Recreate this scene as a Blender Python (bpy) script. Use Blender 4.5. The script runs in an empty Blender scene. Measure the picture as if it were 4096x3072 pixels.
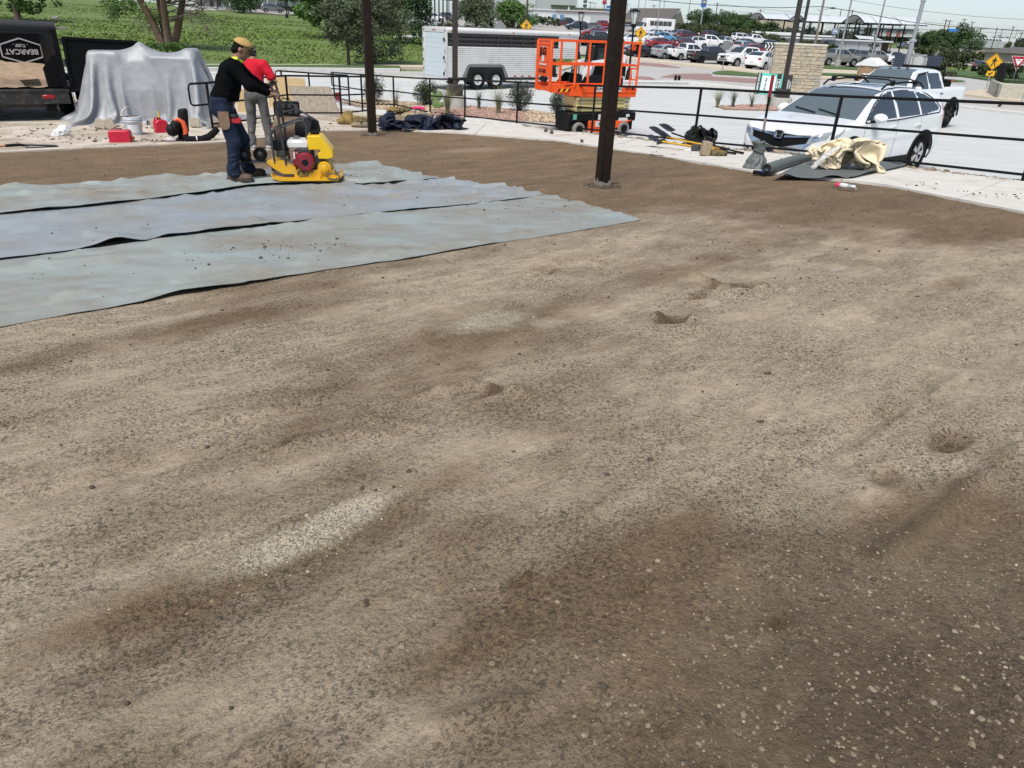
import bpy, bmesh, math, random
import numpy as np
from mathutils import Vector, Matrix
from mathutils.bvhtree import BVHTree
R=math.radians; PI=math.pi
random.seed(7); NR=np.random.default_rng(7)
S=bpy.context.scene; C=S.collection
# ---------------------------------------------------------------- camera
FP=2860.; TH=R(26.6); PH=R(2.35); HC=2.0
cd=bpy.data.cameras.new('camera'); cam=bpy.data.objects.new('camera',cd); C.objects.link(cam)
cd.sensor_width=36; cd.lens=FP/4096*36; cd.clip_end=3000; cd.clip_start=.05
_y=Vector((0,math.sin(TH),math.cos(TH))); _f=Vector((0,math.cos(TH),-math.sin(TH))); _x=Vector((1,0,0))
_r=_x*math.cos(PH)+_y*math.sin(PH); _u=_y*math.cos(PH)-_x*math.sin(PH)
cam.matrix_world=Matrix(((_r.x,_u.x,-_f.x,0),(_r.y,_u.y,-_f.y,0),(_r.z,_u.z,-_f.z,HC),(0,0,0,1)))
S.camera=cam
# ---------------------------------------------------------------- sky, sun, exposure
SUN_EL,SUN_AZ=R(58),R(200)
w=bpy.data.worlds.new('World'); S.world=w; w.use_nodes=True
nt=w.node_tree; nt.nodes.clear()
sky=nt.nodes.new('ShaderNodeTexSky'); sky.sky_type='NISHITA'; sky.sun_disc=False
sky.sun_elevation=SUN_EL; sky.sun_rotation=SUN_AZ; sky.air_density=1.0; sky.dust_density=.6; sky.ozone_density=1.0
hs=nt.nodes.new('ShaderNodeHueSaturation'); hs.inputs['Saturation'].default_value=.62; hs.inputs['Value'].default_value=1.
tc=nt.nodes.new('ShaderNodeTexCoord'); mp=nt.nodes.new('ShaderNodeMapping'); mp.inputs['Scale'].default_value=(1,1,3.5)
cn=nt.nodes.new('ShaderNodeTexNoise'); cn.inputs['Scale'].default_value=2.2; cn.inputs['Detail'].default_value=6
cr=nt.nodes.new('ShaderNodeValToRGB'); cr.color_ramp.elements[0].position=.3; cr.color_ramp.elements[1].position=.75
cr.color_ramp.elements[0].color=(.65,.745,.865,1); cr.color_ramp.elements[1].color=(.79,.845,.94,1)
mx=nt.nodes.new('ShaderNodeMix'); mx.data_type='RGBA'; mx.blend_type='MULTIPLY'; mx.inputs['Factor'].default_value=1
bg=nt.nodes.new('ShaderNodeBackground'); bg.inputs['Strength'].default_value=.05
wo=nt.nodes.new('ShaderNodeOutputWorld')
L=nt.links.new
L(sky.outputs[0],hs.inputs['Color']); L(tc.outputs['Generated'],mp.inputs[0]); L(mp.outputs[0],cn.inputs['Vector']); L(cn.outputs['Fac'],cr.inputs[0])
L(hs.outputs[0],mx.inputs['A']); L(cr.outputs[0],mx.inputs['B']); L(mx.outputs['Result'],bg.inputs['Color']); L(bg.outputs[0],wo.inputs['Surface'])
sd=bpy.data.lights.new('sun','SUN'); sd.energy=1.5; sd.angle=R(30); sd.color=(1,.945,.86)
so=bpy.data.objects.new('sun',sd); C.objects.link(so)
# light comes from azimuth SUN_AZ (clockwise from +Y)
_d=Vector((math.sin(SUN_AZ)*math.cos(SUN_EL),math.cos(SUN_AZ)*math.cos(SUN_EL),math.sin(SUN_EL)))
so.rotation_euler=_d.to_track_quat('Z','Y').to_euler()
S.view_settings.view_transform='Standard'; S.view_settings.look='None'; S.view_settings.exposure=1.62; S.view_settings.gamma=1
S.cycles.use_denoising=True; S.cycles.max_bounces=4; S.cycles.transparent_max_bounces=12
# ---------------------------------------------------------------- pixels to places
def ray(u,v):
    x=(u-2048)/FP; y=-(v-1536)/FP
    a=x*math.cos(PH)-y*math.sin(PH); b=x*math.sin(PH)+y*math.cos(PH)
    return (a,b*math.sin(TH)+math.cos(TH),b*math.cos(TH)-math.sin(TH))
def pz(u,v,z=0.):
    d=ray(u,v); t=(z-HC)/d[2]; return Vector((d[0]*t,d[1]*t,z))
def pY(u,v,Y):
    d=ray(u,v); t=Y/d[1]; return Vector((d[0]*t,Y,HC+d[2]*t))
def pD(u,v,dep):      # a point at a depth along the view axis
    d=ray(u,v); t=dep/(d[1]*math.cos(TH)-d[2]*math.sin(TH)); return Vector((d[0]*t,d[1]*t,HC+d[2]*t))
def pG(u,v,dz=0.):    # on the sloping patio
    d=ray(u,v); n=(-.0246,.0456,1.); k=.5+dz-HC
    t=k/(d[2]+n[0]*d[0]+n[1]*d[1]); return Vector((d[0]*t,d[1]*t,HC+d[2]*t))
def D(x,y): return .5+.0246*x-.0456*y
_ctl=[(1.7,18.5,-.36),(7,16.4,-.60),(13.6,28,-.80),(-1.2,34.5,-.58),(12.2,34.5,-.62),(-10.8,47.9,-.63),(-24.9,54.8,-.2),(22.5,94.5,-1.24),
 (14.4,99,-.95),(18.4,107,-.4),(28.8,178,1.6),(39,94.7,-.98),(70,121,-1.96),(-53,165,2.5),(-19,143,1.2),(157,278,0),(34.8,59,-1.12),(11.3,79,-.6),(15.5,60,-.8),
 (-9,16,-.46),(-14,20,-.6),(-6,23,-.72),(-22,36,-.75),(5,13,-.5),(14,12,-.65),(22,16,-.8),(21.5,45,-1.3),(-42,105,1.1),(-80,120,2.6),(60,45,-1.3),(-300,400,6),(300,500,1),(0,500,4),(-200,60,2),(250,80,-2),(100,170,-.9),(60,170,.2)]
_cx=np.array(_ctl); _n=len(_cx)
def _U(r2): return np.where(r2>0,r2*np.log(np.maximum(r2,1e-9)),0)*.5
_K=_U(((_cx[:,None,:2]-_cx[None,:,:2])/50)**2 @ np.ones(2))
_P=np.c_[np.ones(_n),_cx[:,:2]/50]
_A=np.zeros((_n+3,_n+3)); _A[:_n,:_n]=_K+.004*np.eye(_n); _A[:_n,_n:]=_P; _A[_n:,:_n]=_P.T
_W=np.linalg.solve(_A,np.r_[_cx[:,2],0,0,0])
def Tn(x,y):
    x=np.asarray(x,float); y=np.asarray(y,float)
    q=np.stack([x,y],-1)
    k=_U((((q[...,None,:]-_cx[:,:2])/50)**2).sum(-1))
    return k@_W[:_n]+_W[_n]+_W[_n+1]*x/50+_W[_n+2]*y/50
def T(x,y): return float(Tn(x,y))
def pT(u,v,dz=0.):    # on the terrain beyond the patio
    d=ray(u,v); t=8.; last=None
    while t<700:
        x,y,z=d[0]*t,d[1]*t,HC+d[2]*t
        h=z-T(x,y)-dz
        if h<0:
            a,b=last,t
            for _ in range(18):
                m=(a+b)/2
                if HC+d[2]*m-T(d[0]*m,d[1]*m)-dz<0: b=m
                else: a=m
            t=b; break
        last=t; t*=1.03
    return Vector((d[0]*t,d[1]*t,HC+d[2]*t))
# ---------------------------------------------------------------- numpy noise and surface nets
def _h(i,j,k,s):
    n=(i*374761393+j*668265263+k*2147483647+s*1274126177)&0xffffffff
    n=((n^(n>>13))*1274126177)&0xffffffff
    return ((n^(n>>16))&0xffff)/65535.
def vn(x,y,z,s=0):
    x,y,z=np.broadcast_arrays(np.asarray(x,float),np.asarray(y,float),np.asarray(z,float))
    i=np.floor(x).astype(np.int64); j=np.floor(y).astype(np.int64); k=np.floor(z).astype(np.int64)
    f=x-i; g=y-j; h=z-k
    f=f*f*f*(f*(f*6-15)+10); g=g*g*g*(g*(g*6-15)+10); h=h*h*h*(h*(h*6-15)+10)
    r=0
    for a in (0,1):
        for b in (0,1):
            for c in (0,1):
                r=r+_h(i+a,j+b,k+c,s)*(f if a else 1-f)*(g if b else 1-g)*(h if c else 1-h)
    return r*2-1
def fbm(x,y,z=0.,o=4,s=0,g=.5):
    r=0;a=1;t=0
    for q in range(o):
        r=r+a*vn(np.asarray(x)*2**q+q*17.3,np.asarray(y)*2**q,np.asarray(z)*2**q,s+q); t+=a; a*=g
    return r/t
def nets(F,org,h):
    sg=F<0; n=F.shape
    s=np.zeros(tuple(k-1 for k in n)+(3,)); c=np.zeros(tuple(k-1 for k in n))
    sl=lambda a,m:slice(a,m-1+a)
    cs=[(a,b,d) for a in(0,1) for b in(0,1) for d in(0,1)]
    for p in cs:
        for ax in range(3):
            if p[ax]: continue
            q=list(p); q[ax]=1
            A=F[sl(p[0],n[0]),sl(p[1],n[1]),sl(p[2],n[2])]; B=F[sl(q[0],n[0]),sl(q[1],n[1]),sl(q[2],n[2])]
            m=(A<0)!=(B<0); t=np.where(m,A/np.where(m,A-B,1),0)
            for e in range(3): s[...,e]+=np.where(m,p[e]+(t if e==ax else 0),0)
            c+=m
    idx=-np.ones(c.shape,int); on=c>0; idx[on]=np.arange(on.sum())
    ijk=np.argwhere(on); V=(ijk+s[on]/c[on][:,None])*h+np.array(org)
    fs=[]
    for ax in range(3):
        a=[slice(None)]*3; b=[slice(None)]*3; a[ax]=slice(0,-1); b[ax]=slice(1,None)
        A=sg[tuple(a)]; B=sg[tuple(b)]
        e=np.argwhere(A!=B); o1,o2=[(1,2),(2,0),(0,1)][ax]
        e=e[(e[:,o1]>0)&(e[:,o2]>0)&(e[:,o1]<n[o1]-1)&(e[:,o2]<n[o2]-1)]
        def at(d1,d2):
            k=e.copy(); k[:,o1]+=d1; k[:,o2]+=d2; return idx[k[:,0],k[:,1],k[:,2]]
        q=np.stack([at(-1,-1),at(0,-1),at(0,0),at(-1,0)],1)
        fl=sg[e[:,0],e[:,1],e[:,2]]
        q[~fl]=q[~fl][:,::-1]; fs.append(q)
    return V,np.concatenate(fs)
def blob(prims,h,k=.03,disp=None,cut=None):
    """prims: (a,b,ra,rb) tapered capsules or ('e',centre,radii[,rotation matrix]) ellipsoids, blended"""
    lo=np.full(3,1e9); hi=-lo
    for p in prims:
        if p[0]=='e': c=np.array(p[1]); r=max(p[2]); l,u=c-r,c+r
        else:
            a,b=np.array(p[0]),np.array(p[1]); r=max(p[2],p[3]); l,u=np.minimum(a,b)-r,np.maximum(a,b)+r
        lo=np.minimum(lo,l); hi=np.maximum(hi,u)
    mg=2*h+k*.3+(.04 if disp else 0); lo-=mg; hi+=mg
    n=np.ceil((hi-lo)/h).astype(int)+1
    F=np.full(n,1.)
    ax=[lo[i]+h*np.arange(n[i]) for i in range(3)]
    for p in prims:
        kk=k
        if p[0]=='e': c=np.array(p[1]); r=max(p[2]); l,u=c-r,c+r
        else:
            a,b=np.array(p[0]),np.array(p[1]); r=max(p[2],p[3]); l,u=np.minimum(a,b)-r,np.maximum(a,b)+r
        m=k+4*h+(.04 if disp else 0)
        i0=np.maximum(((l-m-lo)/h).astype(int),0); i1=np.minimum(((u+m-lo)/h).astype(int)+2,n)
        X,Y,Z=np.meshgrid(ax[0][i0[0]:i1[0]],ax[1][i0[1]:i1[1]],ax[2][i0[2]:i1[2]],indexing='ij')
        if p[0]=='e':
            q=np.stack([X-c[0],Y-c[1],Z-c[2]],-1)
            if len(p)>3: q=q@np.array(p[3])
            rr=np.array(p[2]); l0=np.sqrt(((q/rr)**2).sum(-1)); l1=np.sqrt(((q/rr**2)**2).sum(-1))
            d=l0*(l0-1)/np.maximum(l1,1e-6)
        else:
            ba=b-a; t=((X-a[0])*ba[0]+(Y-a[1])*ba[1]+(Z-a[2])*ba[2])/max(ba@ba,1e-9); t=np.clip(t,0,1)
            d=np.sqrt((X-a[0]-t*ba[0])**2+(Y-a[1]-t*ba[1])**2+(Z-a[2]-t*ba[2])**2)-(p[2]+(p[3]-p[2])*t)
        G=F[i0[0]:i1[0],i0[1]:i1[1],i0[2]:i1[2]]
        hh=np.maximum(kk-np.abs(G-d),0)/kk
        G[...]=np.minimum(G,d)-hh*hh*kk*.25
    if disp or cut:
        X,Y,Z=np.meshgrid(*ax,indexing='ij')
        if disp:
            nb=np.abs(F)<.12
            F[nb]+=disp(X[nb],Y[nb],Z[nb])
        if cut: F=np.maximum(F,cut(X,Y,Z))
    F[[0,-1]]=1; F[:,[0,-1]]=1; F[:,:,[0,-1]]=1
    return nets(F,lo,h)
# ---------------------------------------------------------------- materials
MATS={}
def mat(name,col,rough=.6,metal=0.,var=.12,scale=6.,bump=0.,bscale=60.,coat=0.,spec=.5,alpha=1.,emit=0.,dirt=None,dscale=3.,damt=.5,trans=0.,sheen=0.,stretch=None):
    if name in MATS: return MATS[name]
    m=bpy.data.materials.new(name); m.use_nodes=True; MATS[name]=m
    n=m.node_tree.nodes; l=m.node_tree.links.new; b=n['Principled BSDF']
    b.inputs['Roughness'].default_value=rough; b.inputs['Metallic'].default_value=metal
    b.inputs['Specular IOR Level'].default_value=spec; b.inputs['Coat Weight'].default_value=coat; b.inputs['Coat Roughness'].default_value=.06
    if sheen: b.inputs['Sheen Weight'].default_value=sheen
    b.inputs['Alpha'].default_value=alpha
    if trans: b.inputs['Transmission Weight'].default_value=trans; b.inputs['IOR'].default_value=1.3
    t=n.new('ShaderNodeTexCoord'); vec=t.outputs['Object']
    if stretch:
        mpn=n.new('ShaderNodeMapping'); mpn.inputs['Scale'].default_value=stretch; l(vec,mpn.inputs[0]); vec=mpn.outputs[0]
    nz=n.new('ShaderNodeTexNoise'); nz.inputs['Scale'].default_value=scale; nz.inputs['Detail'].default_value=7; nz.inputs['Roughness'].default_value=.62
    l(vec,nz.inputs['Vector'])
    rp=n.new('ShaderNodeValToRGB'); e=rp.color_ramp.elements; e[0].position=.28; e[1].position=.74
    c=col
    e[0].color=(max(0,c[0]*(1-var)),max(0,c[1]*(1-var)),max(0,c[2]*(1-var)),1); e[1].color=(min(1,c[0]*(1+var)),min(1,c[1]*(1+var)),min(1,c[2]*(1+var)),1)
    l(nz.outputs['Fac'],rp.inputs[0]); out=rp.outputs[0]
    if dirt:
        n2=n.new('ShaderNodeTexNoise'); n2.inputs['Scale'].default_value=dscale; n2.inputs['Detail'].default_value=9; n2.inputs['Roughness'].default_value=.7
        l(vec,n2.inputs['Vector'])
        r2=n.new('ShaderNodeValToRGB'); r2.color_ramp.elements[0].position=.62-.3*damt; r2.color_ramp.elements[1].position=.78-.15*damt
        l(n2.outputs['Fac'],r2.inputs[0])
        mxx=n.new('ShaderNodeMix'); mxx.data_type='RGBA'; l(r2.outputs[0],mxx.inputs['Factor']); l(out,mxx.inputs['A']); mxx.inputs['B'].default_value=(*dirt,1); out=mxx.outputs['Result']
    l(out,b.inputs['Base Color'])
    if emit: l(out,b.inputs['Emission Color']); b.inputs['Emission Strength'].default_value=emit
    if bump:
        n3=n.new('ShaderNodeTexNoise'); n3.inputs['Scale'].default_value=bscale; n3.inputs['Detail'].default_value=5; l(vec,n3.inputs['Vector'])
        bp=n.new('ShaderNodeBump'); bp.inputs['Strength'].default_value=min(1,bump); bp.inputs['Distance'].default_value=.01; l(n3.outputs['Fac'],bp.inputs['Height']); l(bp.outputs[0],b.inputs['Normal'])
    return m
# ---------------------------------------------------------------- mesh builder
class MB:
    def __init__(s): s.v=[]; s.f=[]; s.m=[]; s.cm=0
    def add(s,vs,fs):
        o=len(s.v); s.v+= [tuple(p) for p in vs]; s.f+=[tuple(i+o for i in f) for f in fs]; s.m+=[s.cm]*len(fs); return s
    def box(s,c,d,b=0.,M=None):
        x,y,z=[k/2 for k in d]; b=min(b,x*.9,y*.9,z*.9); vs=[];fs=[]
        if b<=0:
            for i in(-1,1):
                for j in(-1,1):
                    for k in(-1,1): vs.append((i*x,j*y,k*z))
            fs=[(0,1,3,2),(4,6,7,5),(0,4,5,1),(2,3,7,6),(0,2,6,4),(1,5,7,3)]
        else:
            ix={}
            for i in(-1,1):
                for j in(-1,1):
                    for k in(-1,1):
                        ix[i,j,k]=len(vs); vs+=[(i*x,j*(y-b),k*(z-b)),(i*(x-b),j*y,k*(z-b)),(i*(x-b),j*(y-b),k*z)]
            def q(a,l):
                ct=Vector((0,0,0)); ps=[Vector(vs[i]) for i in l]
                nn=(ps[1]-ps[0]).cross(ps[2]-ps[0]); mid=sum(ps,Vector())/len(ps)
                fs.append(tuple(l) if nn.dot(mid)>0 else tuple(l[::-1]))
            for t in(-1,1):
                q(0,[ix[t,-1,-1],ix[t,1,-1],ix[t,1,1],ix[t,-1,1]])
                q(0,[ix[-1,t,-1]+1,ix[1,t,-1]+1,ix[1,t,1]+1,ix[-1,t,1]+1])
                q(0,[ix[-1,-1,t]+2,ix[1,-1,t]+2,ix[1,1,t]+2,ix[-1,1,t]+2])
            for a in(-1,1):
                for e in(-1,1):
                    q(0,[ix[a,e,-1],ix[a,e,1],ix[a,e,1]+1,ix[a,e,-1]+1])
                    q(0,[ix[a,-1,e],ix[a,1,e],ix[a,1,e]+2,ix[a,-1,e]+2])
                    q(0,[ix[-1,a,e]+1,ix[1,a,e]+1,ix[1,a,e]+2,ix[-1,a,e]+2])
                    for g in(-1,1): q(0,[ix[a,e,g],ix[a,e,g]+1,ix[a,e,g]+2])
        c=Vector(c)
        vs=[(M@Vector(p) if M else Vector(p))+c for p in vs]
        return s.add(vs,fs)
    def bx(s,x0,x1,y0,y1,z0,z1,b=0.): return s.box(((x0+x1)/2,(y0+y1)/2,(z0+z1)/2),(abs(x1-x0),abs(y1-y0),abs(z1-z0)),b)
    def tube(s,pts,r,n=8,cap=True,ry=None,closed=False):
        pts=[Vector(p) for p in pts]; m=len(pts); rs=r if isinstance(r,(list,tuple)) else [r]*m
        vs=[];fs=[]; up=None
        for i,p in enumerate(pts):
            if closed: t=(pts[(i+1)%m]-pts[i-1])
            else: t=(pts[min(i+1,m-1)]-pts[max(i-1,0)])
            t=t.normalized() if t.length>1e-9 else Vector((0,0,1))
            if up is None:
                a=Vector((0,0,1)) if abs(t.z)<.9 else Vector((1,0,0)); up=(a-t*a.dot(t)).normalized()
            else:
                up=up-t*up.dot(t); up=up.normalized() if up.length>1e-6 else t.orthogonal().normalized()
            sd=t.cross(up)
            for k in range(n):
                a=2*PI*k/n; vs.append(p+sd*math.cos(a)*rs[i]+up*math.sin(a)*(rs[i] if ry is None else rs[i]*ry))
        for i in range(m if closed else m-1):
            for k in range(n):
                j=(i+1)%m; fs.append((i*n+k,i*n+(k+1)%n,j*n+(k+1)%n,j*n+k))
        if cap and not closed: fs.append(tuple(range(n))[::-1]); fs.append(tuple((m-1)*n+k for k in range(n)))
        return s.add(vs,fs)
    def sqtube(s,a,b,wd,ht=None,up=(0,0,1)):
        a=Vector(a);b=Vector(b);t=(b-a).normalized();u=Vector(up); u=(u-t*u.dot(t))
        u=u.normalized() if u.length>1e-4 else t.orthogonal().normalized(); sd=t.cross(u); h=(ht or wd)/2; q=wd/2
        vs=[p+sd*i*q+u*j*h for p in(a,b) for i,j in((-1,-1),(1,-1),(1,1),(-1,1))]
        return s.add(vs,[(0,1,2,3)[::-1],(4,5,6,7),(0,1,5,4),(1,2,6,5),(2,3,7,6),(3,0,4,7)])
    def lathe(s,prof,n=24,c=(0,0,0),M=None,arc=2*PI):
        vs=[];fs=[];m=len(prof)
        for k in range(n):
            a=arc*k/n
            for r,z in prof:
                p=Vector((r*math.cos(a),r*math.sin(a),z)); vs.append((M@p if M else p)+Vector(c))
        for k in range(n):
            for i in range(m-1):
                j=(k+1)%n; fs.append((k*m+i,j*m+i,j*m+i+1,k*m+i+1))
        if prof[0][0]>1e-6 and abs(prof[0][0]-prof[-1][0])<1e-6:
            for k in range(n): fs.append((k*m+m-1,((k+1)%n)*m+m-1,((k+1)%n)*m,k*m))
            return s.add(vs,fs)
        if prof[0][0]>1e-6: fs.append(tuple(k*m for k in range(n))[::-1])
        if prof[-1][0]>1e-6: fs.append(tuple(k*m+m-1 for k in range(n)))
        return s.add(vs,fs)
    def prism(s,poly,h,M=None,b=0.):   # polygon in xy, extruded 0..h along z, then M
        n=len(poly); M=M or Matrix.Identity(4)
        a=sum(poly[i][0]*poly[(i+1)%n][1]-poly[(i+1)%n][0]*poly[i][1] for i in range(n))
        if a<0: poly=poly[::-1]
        vs=[M@Vector((x,y,z)) for z in(0,h) for x,y in poly]
        fs=[tuple(range(n))[::-1],tuple(range(n,2*n))]+[(i,(i+1)%n,n+(i+1)%n,n+i) for i in range(n)]
        return s.add(vs,fs)
    def ell(s,c,r,n=14,m=8,M=None):
        vs=[];fs=[]
        for i in range(m+1):
            t=PI*i/m
            for k in range(n):
                a=2*PI*k/n; p=Vector((r[0]*math.sin(t)*math.cos(a),r[1]*math.sin(t)*math.sin(a),r[2]*math.cos(t))); vs.append((M@p if M else p)+Vector(c))
        for i in range(m):
            for k in range(n): fs.append((i*n+k,(i+1)*n+k,(i+1)*n+(k+1)%n,i*n+(k+1)%n))
        return s.add(vs,fs)
    def grid(s,P,flip=False):          # P: array (a,b,3)
        a,b=P.shape[:2]; fs=[]
        for i in range(a-1):
            for j in range(b-1):
                q=(i*b+j,(i+1)*b+j,(i+1)*b+j+1,i*b+j+1); fs.append(q[::-1] if flip else q)
        return s.add(P.reshape(-1,3),fs)
    def mesh(s,name,smooth=40):
        me=bpy.data.meshes.new(name); me.from_pydata(s.v,[],s.f); fin(me,smooth)
        if any(s.m): me.polygons.foreach_set('material_index',s.m)
        return me
def fin(me,smooth=40):
    me.validate(clean_customdata=False); me.update()
    if smooth:
        me.polygons.foreach_set('use_smooth',[True]*len(me.polygons))
        if smooth<180: me.set_sharp_from_angle(angle=R(smooth))
def npmesh(name,V,Fq,smooth=180):
    me=bpy.data.meshes.new(name); me.from_pydata(np.asarray(V).tolist(),[],np.asarray(Fq).tolist()); fin(me,smooth); return me
def crumple(V,F,ratio,smooth=28):
    me=npmesh('c',V,F,0); o=bpy.data.objects.new('c',me); C.objects.link(o); d=o.modifiers.new('d','DECIMATE'); d.ratio=ratio; bpy.context.view_layer.update()
    m2=bpy.data.meshes.new_from_object(o.evaluated_get(bpy.context.evaluated_depsgraph_get())); bpy.data.objects.remove(o); bpy.data.meshes.remove(me); fin(m2,smooth); return m2
def cloth(nx,ny,sx,sy,cx,cy,z0,boxes,steps=110,squeeze=(1.,1.),seed=1,noise=.03,rot=0.,iters=7,grav=.0028,fr=.65,gf=.6):
    """a hanging sheet settled over boxes (x0,x1,y0,y1,z) and the ground by position-based dynamics"""
    r=np.random.default_rng(seed); u=np.linspace(-.5,.5,nx)[:,None]*np.ones((1,ny)); v=np.linspace(-.5,.5,ny)[None]*np.ones((nx,1))
    X=u*sx*squeeze[0]; Y=v*sy*squeeze[1]; c,s_=math.cos(rot),math.sin(rot)
    P=np.stack([cx+X*c-Y*s_,cy+X*s_+Y*c,z0+noise*4*fbm(u*7,v*7,seed,3,seed)],-1); P[...,:2]+=noise*np.stack([fbm(u*9,v*9,5,2,seed+1),fbm(u*9,v*9,8,2,seed+2)],-1)
    Q=P.copy(); dx,dy=sx/(nx-1),sy/(ny-1); dg=math.hypot(dx,dy)
    def con(A,B,L_,k=.5):
        d=B-A; n=np.sqrt((d*d).sum(-1,keepdims=True))+1e-9; f=d*((n-L_)/n)*k; A+=f; B-=f
    for st in range(steps):
        vel=(P-Q)*.965; Q=P.copy(); P=P+vel; P[...,2]-=grav
        for it in range(iters):
            for o in (0,1):
                m=(nx-o)//2*2; con(P[o:o+m:2],P[o+1:o+m:2],dx); m=(ny-o)//2*2; con(P[:,o:o+m:2],P[:,o+1:o+m:2],dy)
                m=(nx-o)//2*2; con(P[o:o+m:2,:-1],P[o+1:o+m:2,1:],dg,.35); con(P[o:o+m:2,1:],P[o+1:o+m:2,:-1],dg,.35)
            if it%3==0:
                for o in (0,1,2,3):
                    A=P[o:-2:4]; con(A,P[o+2::4][:len(A)],2*dx,.10); A=P[:,o:-2:4]; con(A,P[:,o+2::4][:,:A.shape[1]],2*dy,.10)
            for (x0,x1,y0,y1,zt) in boxes:
                ins=(P[...,0]>x0)&(P[...,0]<x1)&(P[...,1]>y0)&(P[...,1]<y1)&(P[...,2]<zt)
                if ins.any():
                    q=P[ins]; d=np.stack([q[:,0]-x0,x1-q[:,0],q[:,1]-y0,y1-q[:,1],zt-q[:,2]],-1); k=d.argmin(1)
                    q[k==0,0]=x0; q[k==1,0]=x1; q[k==2,1]=y0; q[k==3,1]=y1; q[k==4,2]=zt; P[ins]=q
                    top=ins.copy(); top[ins]=k==4; P[top,:2]=P[top,:2]*(1-fr)+Q[top,:2]*fr
            g=P[...,2]<.004+.006*(np.arange(nx)[:,None]%3==0); P[g,2]=.004; P[g,:2]=P[g,:2]*(1-gf)+Q[g,:2]*gf
    return P
def cloth_obj(name,P,m,parent,th=.004):
    o=obj(name,MB().grid(P),m,parent,smooth=180); o.modifiers.new('u','SUBSURF').levels=1; o.modifiers['u'].render_levels=1; q=o.modifiers.new('s','SOLIDIFY'); q.thickness=th; return o
def obj(name,me,m,parent=None,smooth=40,loc=None,rot=None):
    if isinstance(me,MB): me=me.mesh(name,smooth)
    for k in (m if isinstance(m,(list,tuple)) else [m]):
        if k and len(me.materials)<(len(m) if isinstance(m,(list,tuple)) else 1): me.materials.append(k)
    o=bpy.data.objects.new(name,me); C.objects.link(o); o.parent=parent
    if loc is not None: o.location=loc
    if rot is not None: o.rotation_euler=rot
    return o
def tag(o,label=None,cat=None,group=None,kind=None):
    if label: o['label']=label
    if cat: o['category']=cat
    if group: o['group']=group
    if kind: o['kind']=kind
    return o
def thing(name,label,cat,loc=(0,0,0),rz=0.,group=None):
    o=bpy.data.objects.new(name,None); C.objects.link(o); o.location=loc; o.rotation_euler=(0,0,rz); o.empty_display_size=.1
    return tag(o,label,cat,group)
def struct(name,me,m,parent=None,smooth=40):
    o=obj(name,me,m,parent,smooth)
    if parent is None: o['kind']='structure'
    return o
def dup(o,parent=None,**kw):
    c=o.copy(); C.objects.link(c); c.parent=parent
    for ch in list(o.children): dup(ch,c)
    for k,x in kw.items(): setattr(c,k,x)
    return c
def shade(c,k): return tuple(min(1,x*k) for x in c)
def rotz(a): return Matrix.Rotation(a,4,'Z')
def text_mb(s,size,ext=.0,bold=0.,M=None):
    cu=bpy.data.curves.new('t','FONT'); cu.body=s; cu.size=size; cu.extrude=ext; cu.align_x='CENTER'; cu.align_y='CENTER'; cu.offset=bold
    o=bpy.data.objects.new('t',cu); C.objects.link(o); bpy.context.view_layer.update()
    me=bpy.data.meshes.new_from_object(o.evaluated_get(bpy.context.evaluated_depsgraph_get()))
    bpy.data.objects.remove(o); b=MB(); M=M or Matrix.Identity(4)
    b.add([M@v.co for v in me.vertices],[tuple(p.vertices) for p in me.polygons]); bpy.data.meshes.remove(me); return b
def frame(o,ex,ey):   # matrix with origin o and plane axes ex, ey
    ex=Vector(ex).normalized(); ey=Vector(ey); ey=(ey-ex*ey.dot(ex)).normalized(); ez=ex.cross(ey)
    return Matrix(((ex.x,ey.x,ez.x,o[0]),(ex.y,ey.y,ez.y,o[1]),(ex.z,ey.z,ez.z,o[2]),(0,0,0,1)))
# ================================================================ GROUND
def pF(u,v,fn):
    d=ray(u,v); t=2.; last=1.
    while t<300:
        if HC+d[2]*t<fn(d[0]*t,d[1]*t): break
        last=t; t*=1.02
    a,b=last,t
    for _ in range(22):
        m=(a+b)/2
        if HC+d[2]*m<fn(d[0]*m,d[1]*m): b=m
        else: a=m
    return Vector((d[0]*b,d[1]*b,fn(d[0]*b,d[1]*b)))
def Pd(x,y):
    t=min(1,max(0,(-x-4.6)/2.)); t=t*t*(3-2*t)
    return D(x,y)*(1-t)+t*max(D(x,y),-.37-.008*(y-14))
def pP(u,v): return pF(u,v,Pd)
def inpoly(x,y,poly):
    x=np.asarray(x);y=np.asarray(y); r=np.zeros(x.shape,bool); n=len(poly)
    for i in range(n):
        x0,y0=poly[i][:2]; x1,y1=poly[(i+1)%n][:2]
        c=((y0>y)!=(y1>y)); r^=c&(x<(x1-x0)*(y-y0)/(y1-y0+1e-12)+x0)
    return r
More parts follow.
